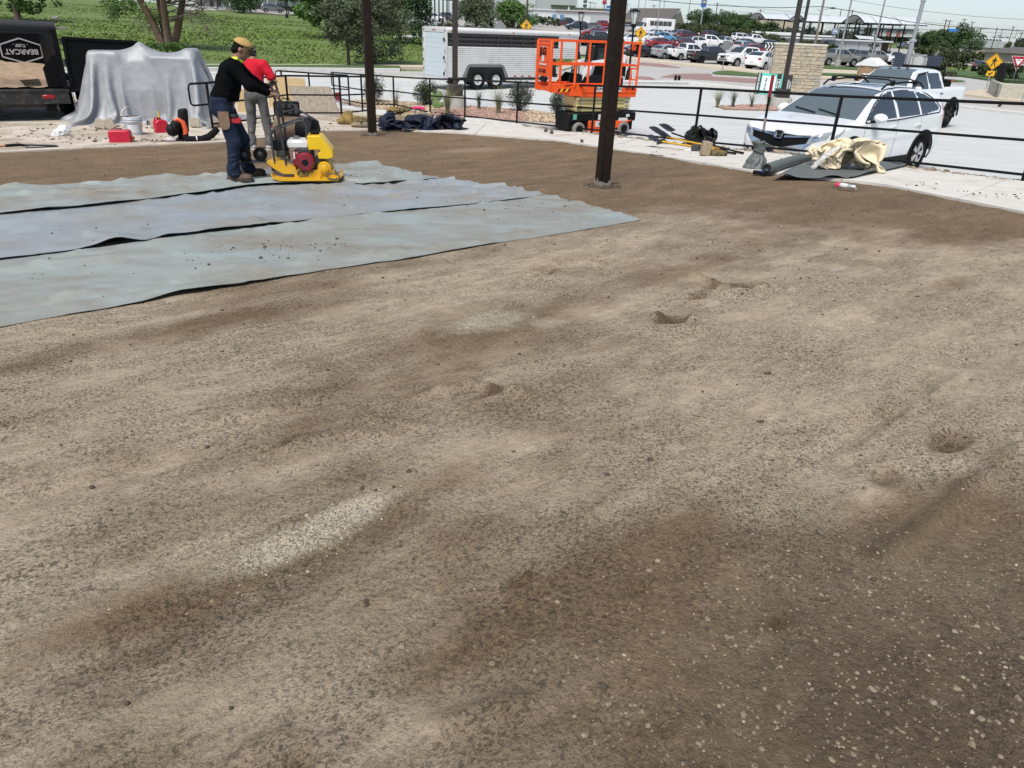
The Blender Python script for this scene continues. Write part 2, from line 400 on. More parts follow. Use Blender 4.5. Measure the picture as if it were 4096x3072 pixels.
def drape(name,poly,fn,m,cell=3.,dz=0.,skirt=0.,parent=None,kind=True):
    bm=bmesh.new(); vs=[bm.verts.new((p[0],p[1],0)) for p in poly]; f=bm.faces.new(vs)
    bmesh.ops.triangulate(bm,faces=[f])
    xs=[p[0] for p in poly]; ys=[p[1] for p in poly]
    for ax,(a,b) in ((0,(min(xs),max(xs))),(1,(min(ys),max(ys)))):
        k=a
        while k<b:
            no=(1,0,0) if ax==0 else (0,1,0); co=(k,0,0) if ax==0 else (0,k,0)
            bmesh.ops.bisect_plane(bm,geom=bm.verts[:]+bm.edges[:]+bm.faces[:],plane_co=co,plane_no=no,dist=1e-5)
            k+=cell if b-a<150 else cell*max(1,(b-a)/150)
    bmesh.ops.recalc_face_normals(bm,faces=bm.faces[:])
    if fn is T:
        q=np.array([v.co[:2] for v in bm.verts]); zz=Tn(q[:,0],q[:,1])
        for v,z in zip(bm.verts,zz): v.co.z=z+dz
    else:
        for v in bm.verts: v.co.z=fn(v.co.x,v.co.y)+dz
    if bm.faces and sum(f.normal.z for f in bm.faces)<0: bmesh.ops.reverse_faces(bm,faces=bm.faces[:])
    if skirt:
        be=[e for e in bm.edges if e.is_boundary]; r=bmesh.ops.extrude_edge_only(bm,edges=be)
        for v in r['geom']:
            if isinstance(v,bmesh.types.BMVert): v.co.z-=skirt
    me=bpy.data.meshes.new(name); bm.to_mesh(me); bm.free(); fin(me,30)
    o=obj(name,me,m,parent)
    if kind and not parent: o['kind']='structure'
    return o
GRASS=mat('grass_ground',(.095,.145,.027),.9,var=.35,scale=.5,bump=1,bscale=3,dirt=(.14,.17,.045),dscale=.15,damt=.6)
LAWN=mat('lawn',(.06,.11,.022),.9,var=.35,scale=2,bump=.6,bscale=14)
CONC_LOT=mat('new_concrete',(.50,.505,.49),.8,var=.12,scale=1.6,bump=.3,bscale=30,dirt=(.42,.42,.40),dscale=.9,damt=.45,stretch=(.35,2.2,1))
CONC_WALK=mat('walk_concrete',(.56,.535,.485),.85,var=.1,scale=3,bump=.35,bscale=90,dirt=(.36,.31,.25),dscale=1.6,damt=.3)
CONC_PAD=mat('dirty_concrete',(.50,.44,.36),.88,var=.2,scale=2.5,bump=.4,bscale=70,dirt=(.24,.18,.12),dscale=1.1,damt=.5)
CONC_ROAD=mat('road_concrete',(.40,.385,.36),.85,var=.12,scale=.5,bump=.2,bscale=20)
CONC_TAN=mat('tan_concrete',(.50,.43,.33),.85,var=.1,scale=1,bump=.2,bscale=20)
CURB=mat('kerb_concrete',(.55,.54,.51),.85,var=.14,scale=3,bump=.3,bscale=40)
ASPH=mat('car_park_concrete',(.36,.34,.31),.88,var=.12,scale=.4)
BRICK=mat('red_pavers',(.27,.165,.15),.85,var=.18,scale=3,bump=.3,bscale=30)
# --- the ground sheet, reaching the horizon
xs=np.r_[np.linspace(-900,-80,24)[:-1],np.arange(-80,90,2.),np.linspace(90,900,24)]
ys=np.r_[np.arange(-20,190,2.),np.linspace(190,1500,24)]
X,Y=np.meshgrid(xs,ys,indexing='ij'); Z=np.clip(Tn(X,Y),-3,9)-.08
Z=np.where(Y<26,np.minimum(Z,np.minimum(D(X,Y)-.35,-.5)),Z)
far=np.clip((Y-260)/400,0,1); Z=Z*(1-far)+far*1.5
Z+=np.where((Y>50)&(X<-5),.12*fbm(X*.15,Y*.15,0,3,5),0)
struct('ground',MB().grid(np.stack([X,Y,Z],-1)),GRASS,smooth=180)
# --- roads and car parks behind the fence
W=lambda *p:[pT(*q) for q in p]
lot_far=W((-900,330),(0,296),(1000,302),(1300,310),(1690,321),(2100,328),(2500,331),(2753,332),(3006,358),(3300,385),(3848,430),(4096,458))+[Vector((32,24,0))]
road=W((-900,310),(0,283),(1000,281),(1300,284),(1690,285),(2240,268),(2420,232),(2500,238),(3080,300),(3270,318),(3450,324),(3640,312),(3760,303),(3850,308),(4000,330))+[Vector((60,58,0)),Vector((45,30,0)),Vector((32,24,0))]+lot_far[::-1][1:]
drape('road',road,T,CONC_ROAD,3.,0.)
drape('parking_lot',lot_far+[Vector((25,9,0)),Vector((6,8,0)),Vector((-4,15.5,0)),Vector((-13,17.5,0)),Vector((-40,18,0))],lambda x,y:min(T(x,y),D(x,y)-.12 if x>-3 and y<19 else 9),CONC_LOT,1.5,.02)
cp=W((2140,170),(2300,218),(2440,223),(2500,228),(2800,258),(3080,287),(3270,272),(3500,266),(3700,262),(4000,262),(4096,262))+[Vector((130,200,0)),Vector((60,230,0)),Vector((-5,230,0)),Vector((-3,165,0))]
drape('car_park',cp,T,ASPH,4.,.03)
drape('hill_car_park',W((1540,150),(1700,150),(1780,105),(1500,68),(1100,58),(900,42),(750,42))+[Vector((-85,190,0)),Vector((-5,225,0)),Vector((3,150,0))],T,ASPH,4.,.03)
def strip(name,px_a,px_b,m,dz,fn=T,pf=pT,skirt=.3,cell=3.):
    return drape(name,[pf(*p) for p in px_a]+[pf(*p) for p in px_b][::-1],fn,m,cell,dz,skirt)
strip('sidewalk',((2230,276),(2420,226),(2500,227),(2800,258),(3080,287),(3120,292)),((2250,284),(2425,235),(2500,240),(2800,271),(3080,301),(3120,306)),CONC_TAN,.12)
strip('sidewalk',((0,266),(900,263),(1300,263),(1700,267)),((0,272),(900,269),(1300,269),(1700,276)),CONC_TAN,.1)
strip('sidewalk',((3265,308),(3480,314)),((3265,318),(3480,325)),CONC_TAN,.12)
strip('sidewalk',((3265,276),(3480,285)),((3265,296),(3480,303)),CONC_TAN,.05)
strip('sidewalk',((3855,372),(3930,364),(4010,366),(4200,380)),((3855,384),(3930,394),(4010,404),(4200,424)),CONC_TAN,.13)
strip('kerb',((-900,331),(0,297),(1000,303),(1300,311),(1690,322)),((-900,327),(0,293),(1000,299),(1300,307),(1690,318)),CURB,.14)
strip('kerb',((2430,331),(2753,332),(3006,358),(3120,368)),((2430,339),(2753,340),(3006,368),(3120,378)),CURB,.14)
strip('kerb',((3780,421),(3848,430),(4096,458),(4300,482)),((3780,427),(3848,436),(4096,465),(4300,490)),CURB,.15)
strip('kerb',((0,284),(1000,281),(1300,284),(1600,286)),((0,281),(1000,278),(1300,281),(1600,283)),CURB,.14)
strip('lawn_strip',((0,273),(1000,270),(1300,270),(1600,274)),((0,281),(1000,278),(1300,281),(1600,283)),LAWN,.16)
for a,b in ((((2545,250),(2640,256),(2722,271)),((2560,262),(2640,268),(2700,272))),(((2700,296),(2840,296),(3050,318),(3120,330)),((2640,310),(2840,322),(3050,336),(3120,342))),(((2540,306),(2600,309),(2620,318)),((2540,316),(2600,320),(2620,322)))):
    strip('paver_apron',a,b,BRICK,.03)
def island(px,pm=LAWN):
    pts=[pT(*p) for p in px]; c=sum(pts,Vector())/len(pts)
    drape('island_kerb',pts,T,CURB,2.,.15,.3)
    drape('island_lawn',[c+(p-c)*.93 for p in pts],T,pm,2.,.19)
island(((2838,302),(2860,294),(2905,291),(2980,298),(3040,306),(3040,318),(2980,314),(2900,310),(2850,307)))
island(((3730,318),(3760,322),(3850,330),(3866,334),(3850,338),(3760,338),(3700,334)))
drape('lawn_bank',W((3740,300),(3830,306),(3940,322),(4030,332),(4150,345),(4150,300),(4000,268),(3860,288),(3800,284)),T,LAWN,3.,.16,.3)
drape('lawn_bank',W((3262,297),(3480,304),(3480,310),(3262,306)),T,LAWN,3.,.16,.3)
drape('lawn_bank',W((3262,265),(3300,267),(3480,280),(3480,286),(3262,276)),T,LAWN,3.,.16,.3)
# --- the dirt of the patio
edge=[pG(*p) for p in ((0,613),(500,590),(900,572),(1100,550),(1303,526),(1476,524),(1680,530),(1900,540),(2222,565),(2593,620),(3000,689),(3519,741),(4096,857),(4500,940),(5400,1125))]
dirt_poly=[Vector((-16,8.5,0))]+[Vector((p.x,p.y,0))+Vector((.12 if p.x>-3 else -.05,.16,0)) for p in edge]+[Vector((9.5,-1,0)),Vector((-16,-1,0))]
def seg(x,y,pts,wd):
    """nearest distance to a polyline, falling off over wd"""
    d=np.full(np.shape(x),1e9)
    for a,b in zip(pts,pts[1:]):
        ax,ay,bx,by=a[0],a[1],b[0],b[1]; L2=(bx-ax)**2+(by-ay)**2+1e-9
        t=np.clip(((x-ax)*(bx-ax)+(y-ay)*(by-ay))/L2,0,1); d=np.minimum(d,np.hypot(x-ax-t*(bx-ax),y-ay-t*(by-ay)))
    return np.exp(-(d/wd)**2)
gp=lambda *p:[tuple(pG(*q))[:2] for q in p]
def blobs(x,y,lst):
    x=np.asarray(x,float); y=np.asarray(y,float); r=np.zeros(x.shape)
    for u,v,rx,ry,a in lst:      # centre pixel, radii in metres along/across the tracks
        c=pG(u,v); m_=2.2*max(rx,ry); k=(np.abs(x-c.x)<m_)&(np.abs(y-c.y)<m_)
        if not k.any(): continue
        dx=x[k]-c.x; dy=y[k]-c.y; p=dx*.76+dy*.65; q=-dx*.65+dy*.76
        e=.35*fbm(x[k]*6,y[k]*6,u*.1,2,3)
        r[k]+=a*np.exp(-(((p/rx)**2+(q/ry)**2)*(1+e))**1.5)
    return r
PRINTS=[(2210,1088,.10,.07,1),(2165,1078,.13,.05,.8),(2880,1152,.12,.09,1.2),(2990,1150,.12,.07,.9),(2690,1288,.12,.08,1.3),(3800,1762,.13,.075,1),(3550,1900,.10,.06,.7),(1990,1565,.16,.035,.8),
 (1700,1560,.14,.03,.5),(2090,2310,.06,.03,.6),(2800,1185,.11,.06,.8),(400,1600,.2,.06,.4),(1100,1790,.08,.02,.6),(60,1690,.1,.05,.6),(3560,1640,.06,.06,.5),(1190,3040,.05,.03,.6),(2560,2350,.05,.02,.5),(3120,2490,.05,.02,.5)]
RIDGE=[(gp((820,1695),(1050,1655),(1300,1590)),.022,.010),(gp((1700,1565),(1800,1548),(1880,1535)),.02,.012),(gp((1900,1540),(2000,1555),(2120,1572)),.02,.014),(gp((1790,2890),(1930,2850),(2070,2795)),.014,.014),
 (gp((4096,1790),(3950,1890),(3800,2000),(3700,2100),(3560,2190),(3480,2240)),.04,.016),(gp((560,2620),(800,2500),(1080,2370),(1330,2230),(1520,2100)),.14,-.012),(gp((4200,1260),(3700,1560),(3400,1760),(3180,1880)),.13,-.012),
 (gp((3850,1480),(3400,1800)),.03,.009),(gp((1150,1770),(1350,1730),(1560,1730)),.02,.008),(gp((2780,1105),(2850,1135),(3060,1165)),.03,.02),(gp((2230,1055),(2300,1050),(2420,1060)),.025,.018),(gp((2620,1270),(2760,1285)),.03,.018),(gp((0,2020),(500,1900),(900,1800)),.12,-.01),(gp((1500,1680),(1700,1700)),.02,.008),(gp((1000,3000),(1100,2960)),.02,.01)]
def dirt_h(x,y):
    p=x*.76+y*.65; q=-x*.65+y*.76
    h=.016*fbm(p*.55,q*1.3,0,3,11)+.009*fbm(p*2.2,q*4.5,0,3,12)
    h=h+.0055*fbm(x*9,y*9,0,3,13)
    xw,yw=x+.03*fbm(x*5,y*5,0,2,8),y+.03*fbm(x*5,y*5,3,2,9)
    for pts,wd,a in RIDGE: h=h+2.4*a*seg(xw,yw,pts,max(wd,.035))
    h=h-.075*blobs(x,y,PRINTS)+.03*blobs(x,y,[(u,v+10,a*1.8,b*1.9,k) for u,v,a,b,k in PRINTS])
    return h
def dirt_z(x,y): return D(x,y)+float(dirt_h(np.array([x]),np.array([y]))[0])
V=[];F_=[];A=[]
fb=[]
for (x0,x1,y0,y1,st) in ((-5.4,5.4,.3,4.6,.02),(-7.,7.6,4.6,9.2,.03),(-10.,8.8,9.2,11.5,.05),(-14.,9.,11.5,19.4,.08)):
    gx=np.linspace(x0,x1,int((x1-x0)/st)+1); gy=np.linspace(y0,y1,int((y1-y0)/st)+1)
    X,Y=np.meshgrid(gx,gy,indexing='ij'); Hh=dirt_h(X,Y); Z=D(X,Y)+Hh
    p=X*.76+Y*.65; q=-X*.65+Y*.76
    dist=np.hypot(X,Y)
    silt=.54+.95*fbm(p*.42,q*1.0,0,4,21)+.35*fbm(X*3,Y*3,0,3,22)+.5*seg(X+.2*fbm(X*2,Y*2,1,2,71),Y,gp((4200,1230),(3700,1540),(3300,1800),(3000,1950)),.22)
    silt+=.45*np.clip(1-np.abs(dist-5.2)/3.2,0,1)-1.15*np.clip((dist-8.0)/1.6,0,1)
    silt+=1.0*blobs(X,Y,[(3400,1250,1.5,.8,.9),(3700,1700,1.6,.5,.9),(2900,1650,1.3,.5,.5),(1900,1130,.8,.3,.7),(3300,1020,1.2,.35,.6),(700,1500,1.0,.5,.4),(1500,2700,.8,.3,.3)])
    silt-=.7*blobs(X,Y,[(4000,2750,1.1,.9,1.0),(3300,2950,.9,.6,.6),(1270,2130,.7,.14,.8),(2020,1290,.55,.3,1.2),(1900,2560,.35,.12,.7),(3700,1180,.9,.16,1.1),(1100,2000,.6,.1,.5),(3850,2200,.5,.4,.7),(800,2350,.7,.1,.7),(2500,2250,.5,.15,.5),(300,1400,1.1,.22,.9),(1100,1250,1.,.2,.7)])
    grav=blobs(X,Y,[(1180,2160,.24,.075,1.4),(1420,2030,.16,.055,1.2),(1960,1282,.28,.16,1.3),(2190,1290,.12,.08,.6),(1900,600,.9,.35,.16),(3800,2650,.7,.5,.28),(3300,1290,.4,.2,.2),(1700,1080,.5,.12,.3),(600,1050,.5,.1,.15)])
    silt-=.55*np.clip(blobs(X,Y,PRINTS),0,1.2)
    wet=blobs(X,Y,[(2150,1082,.16,.035,1),(2225,1085,.05,.05,1),(2890,1148,.08,.06,1),(2850,1215,.10,.03,.9),(2690,1300,.09,.03,1),(3360,1070,.22,.03,.8),(3250,1020,.2,.04,.7),(3180,1160,.1,.05,.6),(2960,1015,.18,.03,.5)])+.42*seg(X+.12*fbm(X*3,Y*3,1,2,71),Y+.12*fbm(X*3,Y*3,2,2,72),gp((4200,1260),(3700,1560),(3400,1760),(3180,1880)),.10)*(.3+.9*np.clip(fbm(X*2.5,Y*2.5,0,3,73)+.4,0,1))
    XW,YW=X+.03*fbm(X*5,Y*5,0,2,8),Y+.03*fbm(X*5,Y*5,3,2,9)
    damp_shade=blobs(X,Y,[(4050,2800,1.0,.8,.62),(3400,3000,.7,.4,.4),(3700,1180,.9,.16,.5),(2020,1290,.5,.28,.45),(900,2440,.6,.07,.6),(1500,2120,.35,.06,.5)])+blobs(X,Y,[(u,v-7,a*1.1,b*1.1,k*.9) for u,v,a,b,k in PRINTS])+.45*sum(seg(XW,YW,p_,.03) for p_,w__,a__ in RIDGE if a__>0)  # damp soil, plus shade painted on the prints' far sides and along ridges
    o=len(V) and sum(len(k) for k in V)
    n0,n1=X.shape; ix=np.arange(n0*n1).reshape(n0,n1)+o
    q4=np.stack([ix[:-1,:-1],ix[1:,:-1],ix[1:,1:],ix[:-1,1:]],-1).reshape(-1,4)
    cx=(X[:-1,:-1]+X[1:,1:]).ravel()/2; cy=(Y[:-1,:-1]+Y[1:,1:]).ravel()/2
    q4=q4[inpoly(cx,cy,dirt_poly)]
    V.append(np.stack([X,Y,Z],-1).reshape(-1,3)); F_.append(q4); A.append(np.stack([silt,grav,wet,damp_shade],-1).reshape(-1,4))
V=np.concatenate(V);F_=np.concatenate(F_);A=np.clip(np.concatenate(A),0,1)
me=npmesh('dirt',V,F_)
for i,nm in enumerate(('silt','grav','wet','damp_shade')):
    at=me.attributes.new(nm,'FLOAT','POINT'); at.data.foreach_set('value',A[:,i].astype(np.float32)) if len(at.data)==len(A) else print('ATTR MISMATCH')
def dirt_material():
    m=bpy.data.materials.new('patio_dirt'); m.use_nodes=True; n=m.node_tree.nodes; l=m.node_tree.links.new; b=n['Principled BSDF']
    t=n.new('ShaderNodeTexCoord').outputs['Object']
    def noise(s,d=6,r=.6,vec=None):
        k=n.new('ShaderNodeTexNoise'); k.inputs['Scale'].default_value=s; k.inputs['Detail'].default_value=d; k.inputs['Roughness'].default_value=r; l(vec or t,k.inputs['Vector']); return k.outputs['Fac']
    def ramp(f,*st):
        k=n.new('ShaderNodeValToRGB'); e=k.color_ramp.elements
        while len(e)<len(st): e.new(.5)
        for i,(p,c) in enumerate(st): e[i].position=p; e[i].color=(*c,1) if isinstance(c,tuple) else (c,c,c,1)
        l(f,k.inputs[0]); return k.outputs[0]
    def mix(f,a,bb,bt='MIX'):
        k=n.new('ShaderNodeMix'); k.data_type='RGBA'; k.blend_type=bt
        for s,x in (('Factor',f),('A',a),('B',bb)):
            if isinstance(x,(int,float)): k.inputs[s].default_value=x
            elif isinstance(x,tuple): k.inputs[s].default_value=(*x,1)
            else: l(x,k.inputs[s])
        return k.outputs['Result']
    def math_(op,a,bb):
        k=n.new('ShaderNodeMath'); k.operation=op
        for i,x in enumerate((a,bb)):
            if isinstance(x,(int,float)): k.inputs[i].default_value=x
            else: l(x,k.inputs[i])
        return k.outputs[0]
    def attr(s):
        k=n.new('ShaderNodeAttribute'); k.attribute_name=s; return k.outputs['Fac']
    mp0=n.new('ShaderNodeMapping'); mp0.inputs['Rotation'].default_value=(0,0,-R(40)); l(t,mp0.inputs[0]); mpn=n.new('ShaderNodeMapping'); mpn.inputs['Scale'].default_value=(.5,1.25,1); l(mp0.outputs[0],mpn.inputs[0]); ts=mpn.outputs[0]
    silt,grav,wet=attr('silt'),attr('grav'),attr('wet')
    # silt mask, broken up
    wr=ramp(math_('ADD',wet,math_('MULTIPLY',math_('SUBTRACT',noise(11,7,.7),.5),.9)),(.30,0.),(.85,1.))
    sm=ramp(math_('ADD',silt,math_('MULTIPLY',math_('SUBTRACT',noise(3.5,10,.75,ts),.5),1.5)),(.05,0.),(.95,1.))
    brown=ramp(noise(34,9,.78),(.28,(.125,.083,.047)),(.5,(.235,.163,.098)),(.74,(.345,.252,.158)))
    grey=ramp(noise(16,10,.75,ts),(.26,(.29,.225,.156)),(.5,(.40,.322,.232)),(.76,(.50,.418,.315)))
    col=mix(sm,brown,grey)
    # large stains
    col=mix(ramp(noise(1.1,6,.6,ts),(.48,0.),(.80,.30)),col,(.14,.100,.064))
    # crumbs and cracked crust
    rg2=noise(58,7,.72); crack=ramp(rg2,(.37,1.),(.45,0.))
    rg3=noise(150,4,.6,ts); crack=math_('MAXIMUM',crack,math_('MULTIPLY',ramp(rg3,(.36,1.),(.43,0.)),.8))
    cmask=ramp(noise(2.2,9,.78,ts),(.42,.03),(.62,1.))
    ck=math_('MULTIPLY',crack,cmask)
    # pebbles, pale
    vp=n.new('ShaderNodeTexVoronoi'); vp.inputs['Scale'].default_value=120; vp.inputs['Randomness'].default_value=1; l(t,vp.inputs['Vector'])
    peb=ramp(vp.outputs['Color'],(.0,0.),(1.,1.))
    pm=math_('GREATER_THAN',math_('ADD',peb,math_('MULTIPLY',grav,.5)),.95)
    pm=math_('MULTIPLY',pm,ramp(vp.outputs['Distance'],(.30,1.),(.48,0.)))
    speck=math_('MULTIPLY',ramp(noise(85,5,.65),(.37,1.),(.45,0.)),ramp(noise(3.2,6,.7,ts),(.40,.15),(.60,1.)))
    col=mix(math_('MULTIPLY',ck,.62),col,(.06,.043,.029))
    col=mix(math_('MULTIPLY',speck,.6),col,(.05,.038,.026))
    gcol=ramp(vp.outputs['Color'],(.2,(.15,.115,.078)),(.8,(.32,.265,.195)))
    col=mix(math_('MULTIPLY',math_('MULTIPLY',grav,ramp(noise(45,5,.7),(.15,0.),(.45,1.))),1.),col,(.60,.52,.385))
    col=mix(pm,col,gcol)
    col=mix(math_('MULTIPLY',ramp(math_('ADD',attr('damp_shade'),math_('MULTIPLY',math_('SUBTRACT',noise(14,7,.75),.5),1.1)),(.2,0.),(.95,1.)),.8),col,(.115,.080,.049))
    col=mix(math_('MULTIPLY',wr,.45),col,(.25,.21,.165))
    l(col,b.inputs['Base Color'])
    l(ramp(wr,(0.,.88),(1.,.12)),b.inputs['Roughness'])
    b.inputs['Specular IOR Level'].default_value=.18
    hh=math_('ADD',math_('MULTIPLY',noise(60,7,.7),math_('SUBTRACT',1.1,math_('MULTIPLY',sm,.55))),math_('MULTIPLY',ck,-.55))
    hh=math_('ADD',hh,math_('MULTIPLY',pm,.35)); hh=math_('ADD',hh,math_('MULTIPLY',noise(14,6,.65),.9))
    bp=n.new('ShaderNodeBump'); bp.inputs['Distance'].default_value=.028; l(math_('SUBTRACT',.95,math_('MULTIPLY',wr,.93)),bp.inputs['Strength']); l(hh,bp.inputs['Height']); l(bp.outputs[0],b.inputs['Normal'])
    return m
DIRT=dirt_material()
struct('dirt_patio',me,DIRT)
# pebbles lying on the dirt
def rock_verts(n=1):
    t=(1+5**.5)/2
    v=np.array([(-1,t,0),(1,t,0),(-1,-t,0),(1,-t,0),(0,-1,t),(0,1,t),(0,-1,-t),(0,1,-t),(t,0,-1),(t,0,1),(-t,0,-1),(-t,0,1)],float)/1.902
    f=np.array([(0,11,5),(0,5,1),(0,1,7),(0,7,10),(0,10,11),(1,5,9),(5,11,4),(11,10,2),(10,7,6),(7,1,8),(3,9,4),(3,4,2),(3,2,6),(3,6,8),(3,8,9),(4,9,5),(2,4,11),(6,2,10),(8,6,7),(9,8,1)])
    return v,f
IV,IF=rock_verts()
def rocks(name,P,size,m,flat=.6,jit=.25,parent=None):
    n=len(P); size=np.broadcast_to(size,(n,)); a=NR.uniform(0,2*PI,n); c,s=np.cos(a),np.sin(a)
    q=IV[None]*(1+jit*NR.uniform(-1,1,(n,12,1)))*np.stack([NR.uniform(.7,1.2,n),NR.uniform(.7,1.2,n),np.full(n,flat)*NR.uniform(.7,1.2,n)],-1)[:,None]
    x=q[...,0]*c[:,None]-q[...,1]*s[:,None]; y=q[...,0]*s[:,None]+q[...,1]*c[:,None]
    V=np.stack([x,y,q[...,2]],-1)*size[:,None,None]+np.asarray(P)[:,None]
    F=IF[None]+12*np.arange(n)[:,None,None]
    return obj(name,npmesh(name,V.reshape(-1,3),F.reshape(-1,3),0 if flat<.7 else 180),m,parent)
PEB=mat('pebbles',(.20,.158,.108),.9,var=.7,scale=80)
PEBW=mat('pale_pebbles',(.36,.31,.235),.85,var=.35,scale=30)
CLOD=mat('dark_clods',(.075,.055,.038),.95,var=.4,scale=20,bump=.6)
def scatter(n,cent,rx,ry):
    c=pG(*cent); p=NR.normal(0,rx,n); q=NR.normal(0,ry,n); x=c.x+p*.76-q*.65; y=c.y+p*.65+q*.76
    k=inpoly(x,y,[e for e in dirt_poly])&(y>.8); x,y=x[k],y[k]
    return np.stack([x,y,D(x,y)+dirt_h(x,y)],-1)
P=np.concatenate([scatter(3800,(3950,2750),.75,.6),scatter(1200,(3300,2950),.6,.4),scatter(260,(1270,2100),.5,.12)])
tag(rocks('gravel',P,NR.gamma(1.5,.0016,len(P))+.0009,PEB),'small brown pebbles strewn over the moist dirt','gravel',kind='stuff')
P=np.concatenate([scatter(420,(1180,2160),.15,.05),scatter(260,(1420,2030),.10,.04),scatter(420,(1960,1282),.2,.1),scatter(260,(3950,2700),.8,.6),scatter(60,(2190,1290),.12,.07),scatter(60,(1700,2500),1.,.4),scatter(900,(1900,610),1.6,.7),scatter(500,(2700,800),1.8,.6),scatter(350,(3300,900),1.5,.5)])
tag(rocks('pale_gravel',P,NR.gamma(1.3,.0013,len(P))+.0008,PEBW),'pale crushed stone in patches on the dirt','gravel',kind='stuff')
x=NR.uniform(-8,7,2600); y=NR.uniform(1.2,18,2600); k=inpoly(x,y,dirt_poly); x,y=x[k],y[k]
P=np.stack([x,y,D(x,y)+dirt_h(x,y)+.002],-1)
tag(rocks('soil_crumbs',P,NR.gamma(2.,.0024,len(P))+.002,CLOD,.7,.4),'dark crumbs of soil strewn over the dirt','soil',kind='stuff')
# --- left concrete pad and the walk by the fence
pad=[Vector((-40,8,0))]+[pP(*p) for p in ((-200,626),(0,613),(300,600),(500,590),(900,572),(1100,550),(1303,526),(1476,522),(1640,524))]+[Vector((-2.9,19.6,0)),Vector((-3.3,24.8,0)),Vector((-6,24,0)),Vector((-14,23.4,0)),Vector((-40,24,0))]
drape('concrete_pad',pad,Pd,CONC_PAD,.8,.025,.35)
FB=[(5400,950),(4500,800),(4088,732),(3290,640),(2700,588),(2368,539),(2067,506),(1859,480),(1722,463)]
fpost=[pG(*p) for p in FB]
wf=[pG(*p) for p in ((5400,1125),(4500,940),(4096,857),(3519,741),(3000,689),(2593,620),(2222,565),(1900,540),(1640,527))]
def rs(pts,n):
    L_=[0]
    for a,b in zip(pts,pts[1:]): L_.append(L_[-1]+(b-a).length)
    out=[]
    for i in range(n):
        t=L_[-1]*i/(n-1); k=max(j for j in range(len(pts)-1) if L_[j]<=t+1e-9); k=min(k,len(pts)-2)
        f=(t-L_[k])/(L_[k+1]-L_[k]+1e-9); out.append(pts[k].lerp(pts[k+1],f))
    return out
# slabs of the walk: joints at photo pixels (front edge, back edge)
jf=[(5400,1125),(4500,940),(3830,812),(3365,724),(2815,662),(2420,592),(2150,558),(1900,540),(1640,527)]
jb=[(5400,945),(4500,790),(4040,735),(3600,668),(2960,612),(2560,562),(2230,520),(1960,490),(1722,463)]
walk=thing('walk','pale concrete walk along the black railing',None); walk['kind']='structure'; del walk['label']
for i in range(8):
    a,b=pG(*jf[i]),pG(*jf[i+1]); c,d_=pG(*jb[i+1]),pG(*jb[i])
    n=8; fr=[k for k in wf if False]
    pf=[]
    for k in range(n+1):
        u=jf[i][0]+(jf[i+1][0]-jf[i][0])*k/n
        for q in range(len(wf)-1):
            pass
        fx=[(5400,1125),(4500,940),(4096,857),(3519,741),(3000,689),(2593,620),(2222,565),(1900,540),(1640,527)]
        vv=np.interp(u,[p[0] for p in fx[::-1]],[p[1] for p in fx[::-1]]); pf.append(pG(u,vv))
    pb=[]
    for k in range(n+1):
        u=jb[i][0]+(jb[i+1][0]-jb[i][0])*k/n
        vv=np.interp(u,[p[0] for p in FB[::-1]],[p[1] for p in FB[::-1]])-6; pb.append(pG(u,vv))
    g=.006
    ex=(pf[1]-pf[0]).normalized()*g; pf[0]+=ex; pf[-1]-=ex; pb[0]+=ex; pb[-1]-=ex
    drape('slab',pf+pb[::-1],D,CONC_WALK,.7,.03+.002*(i%2),.5,parent=walk)
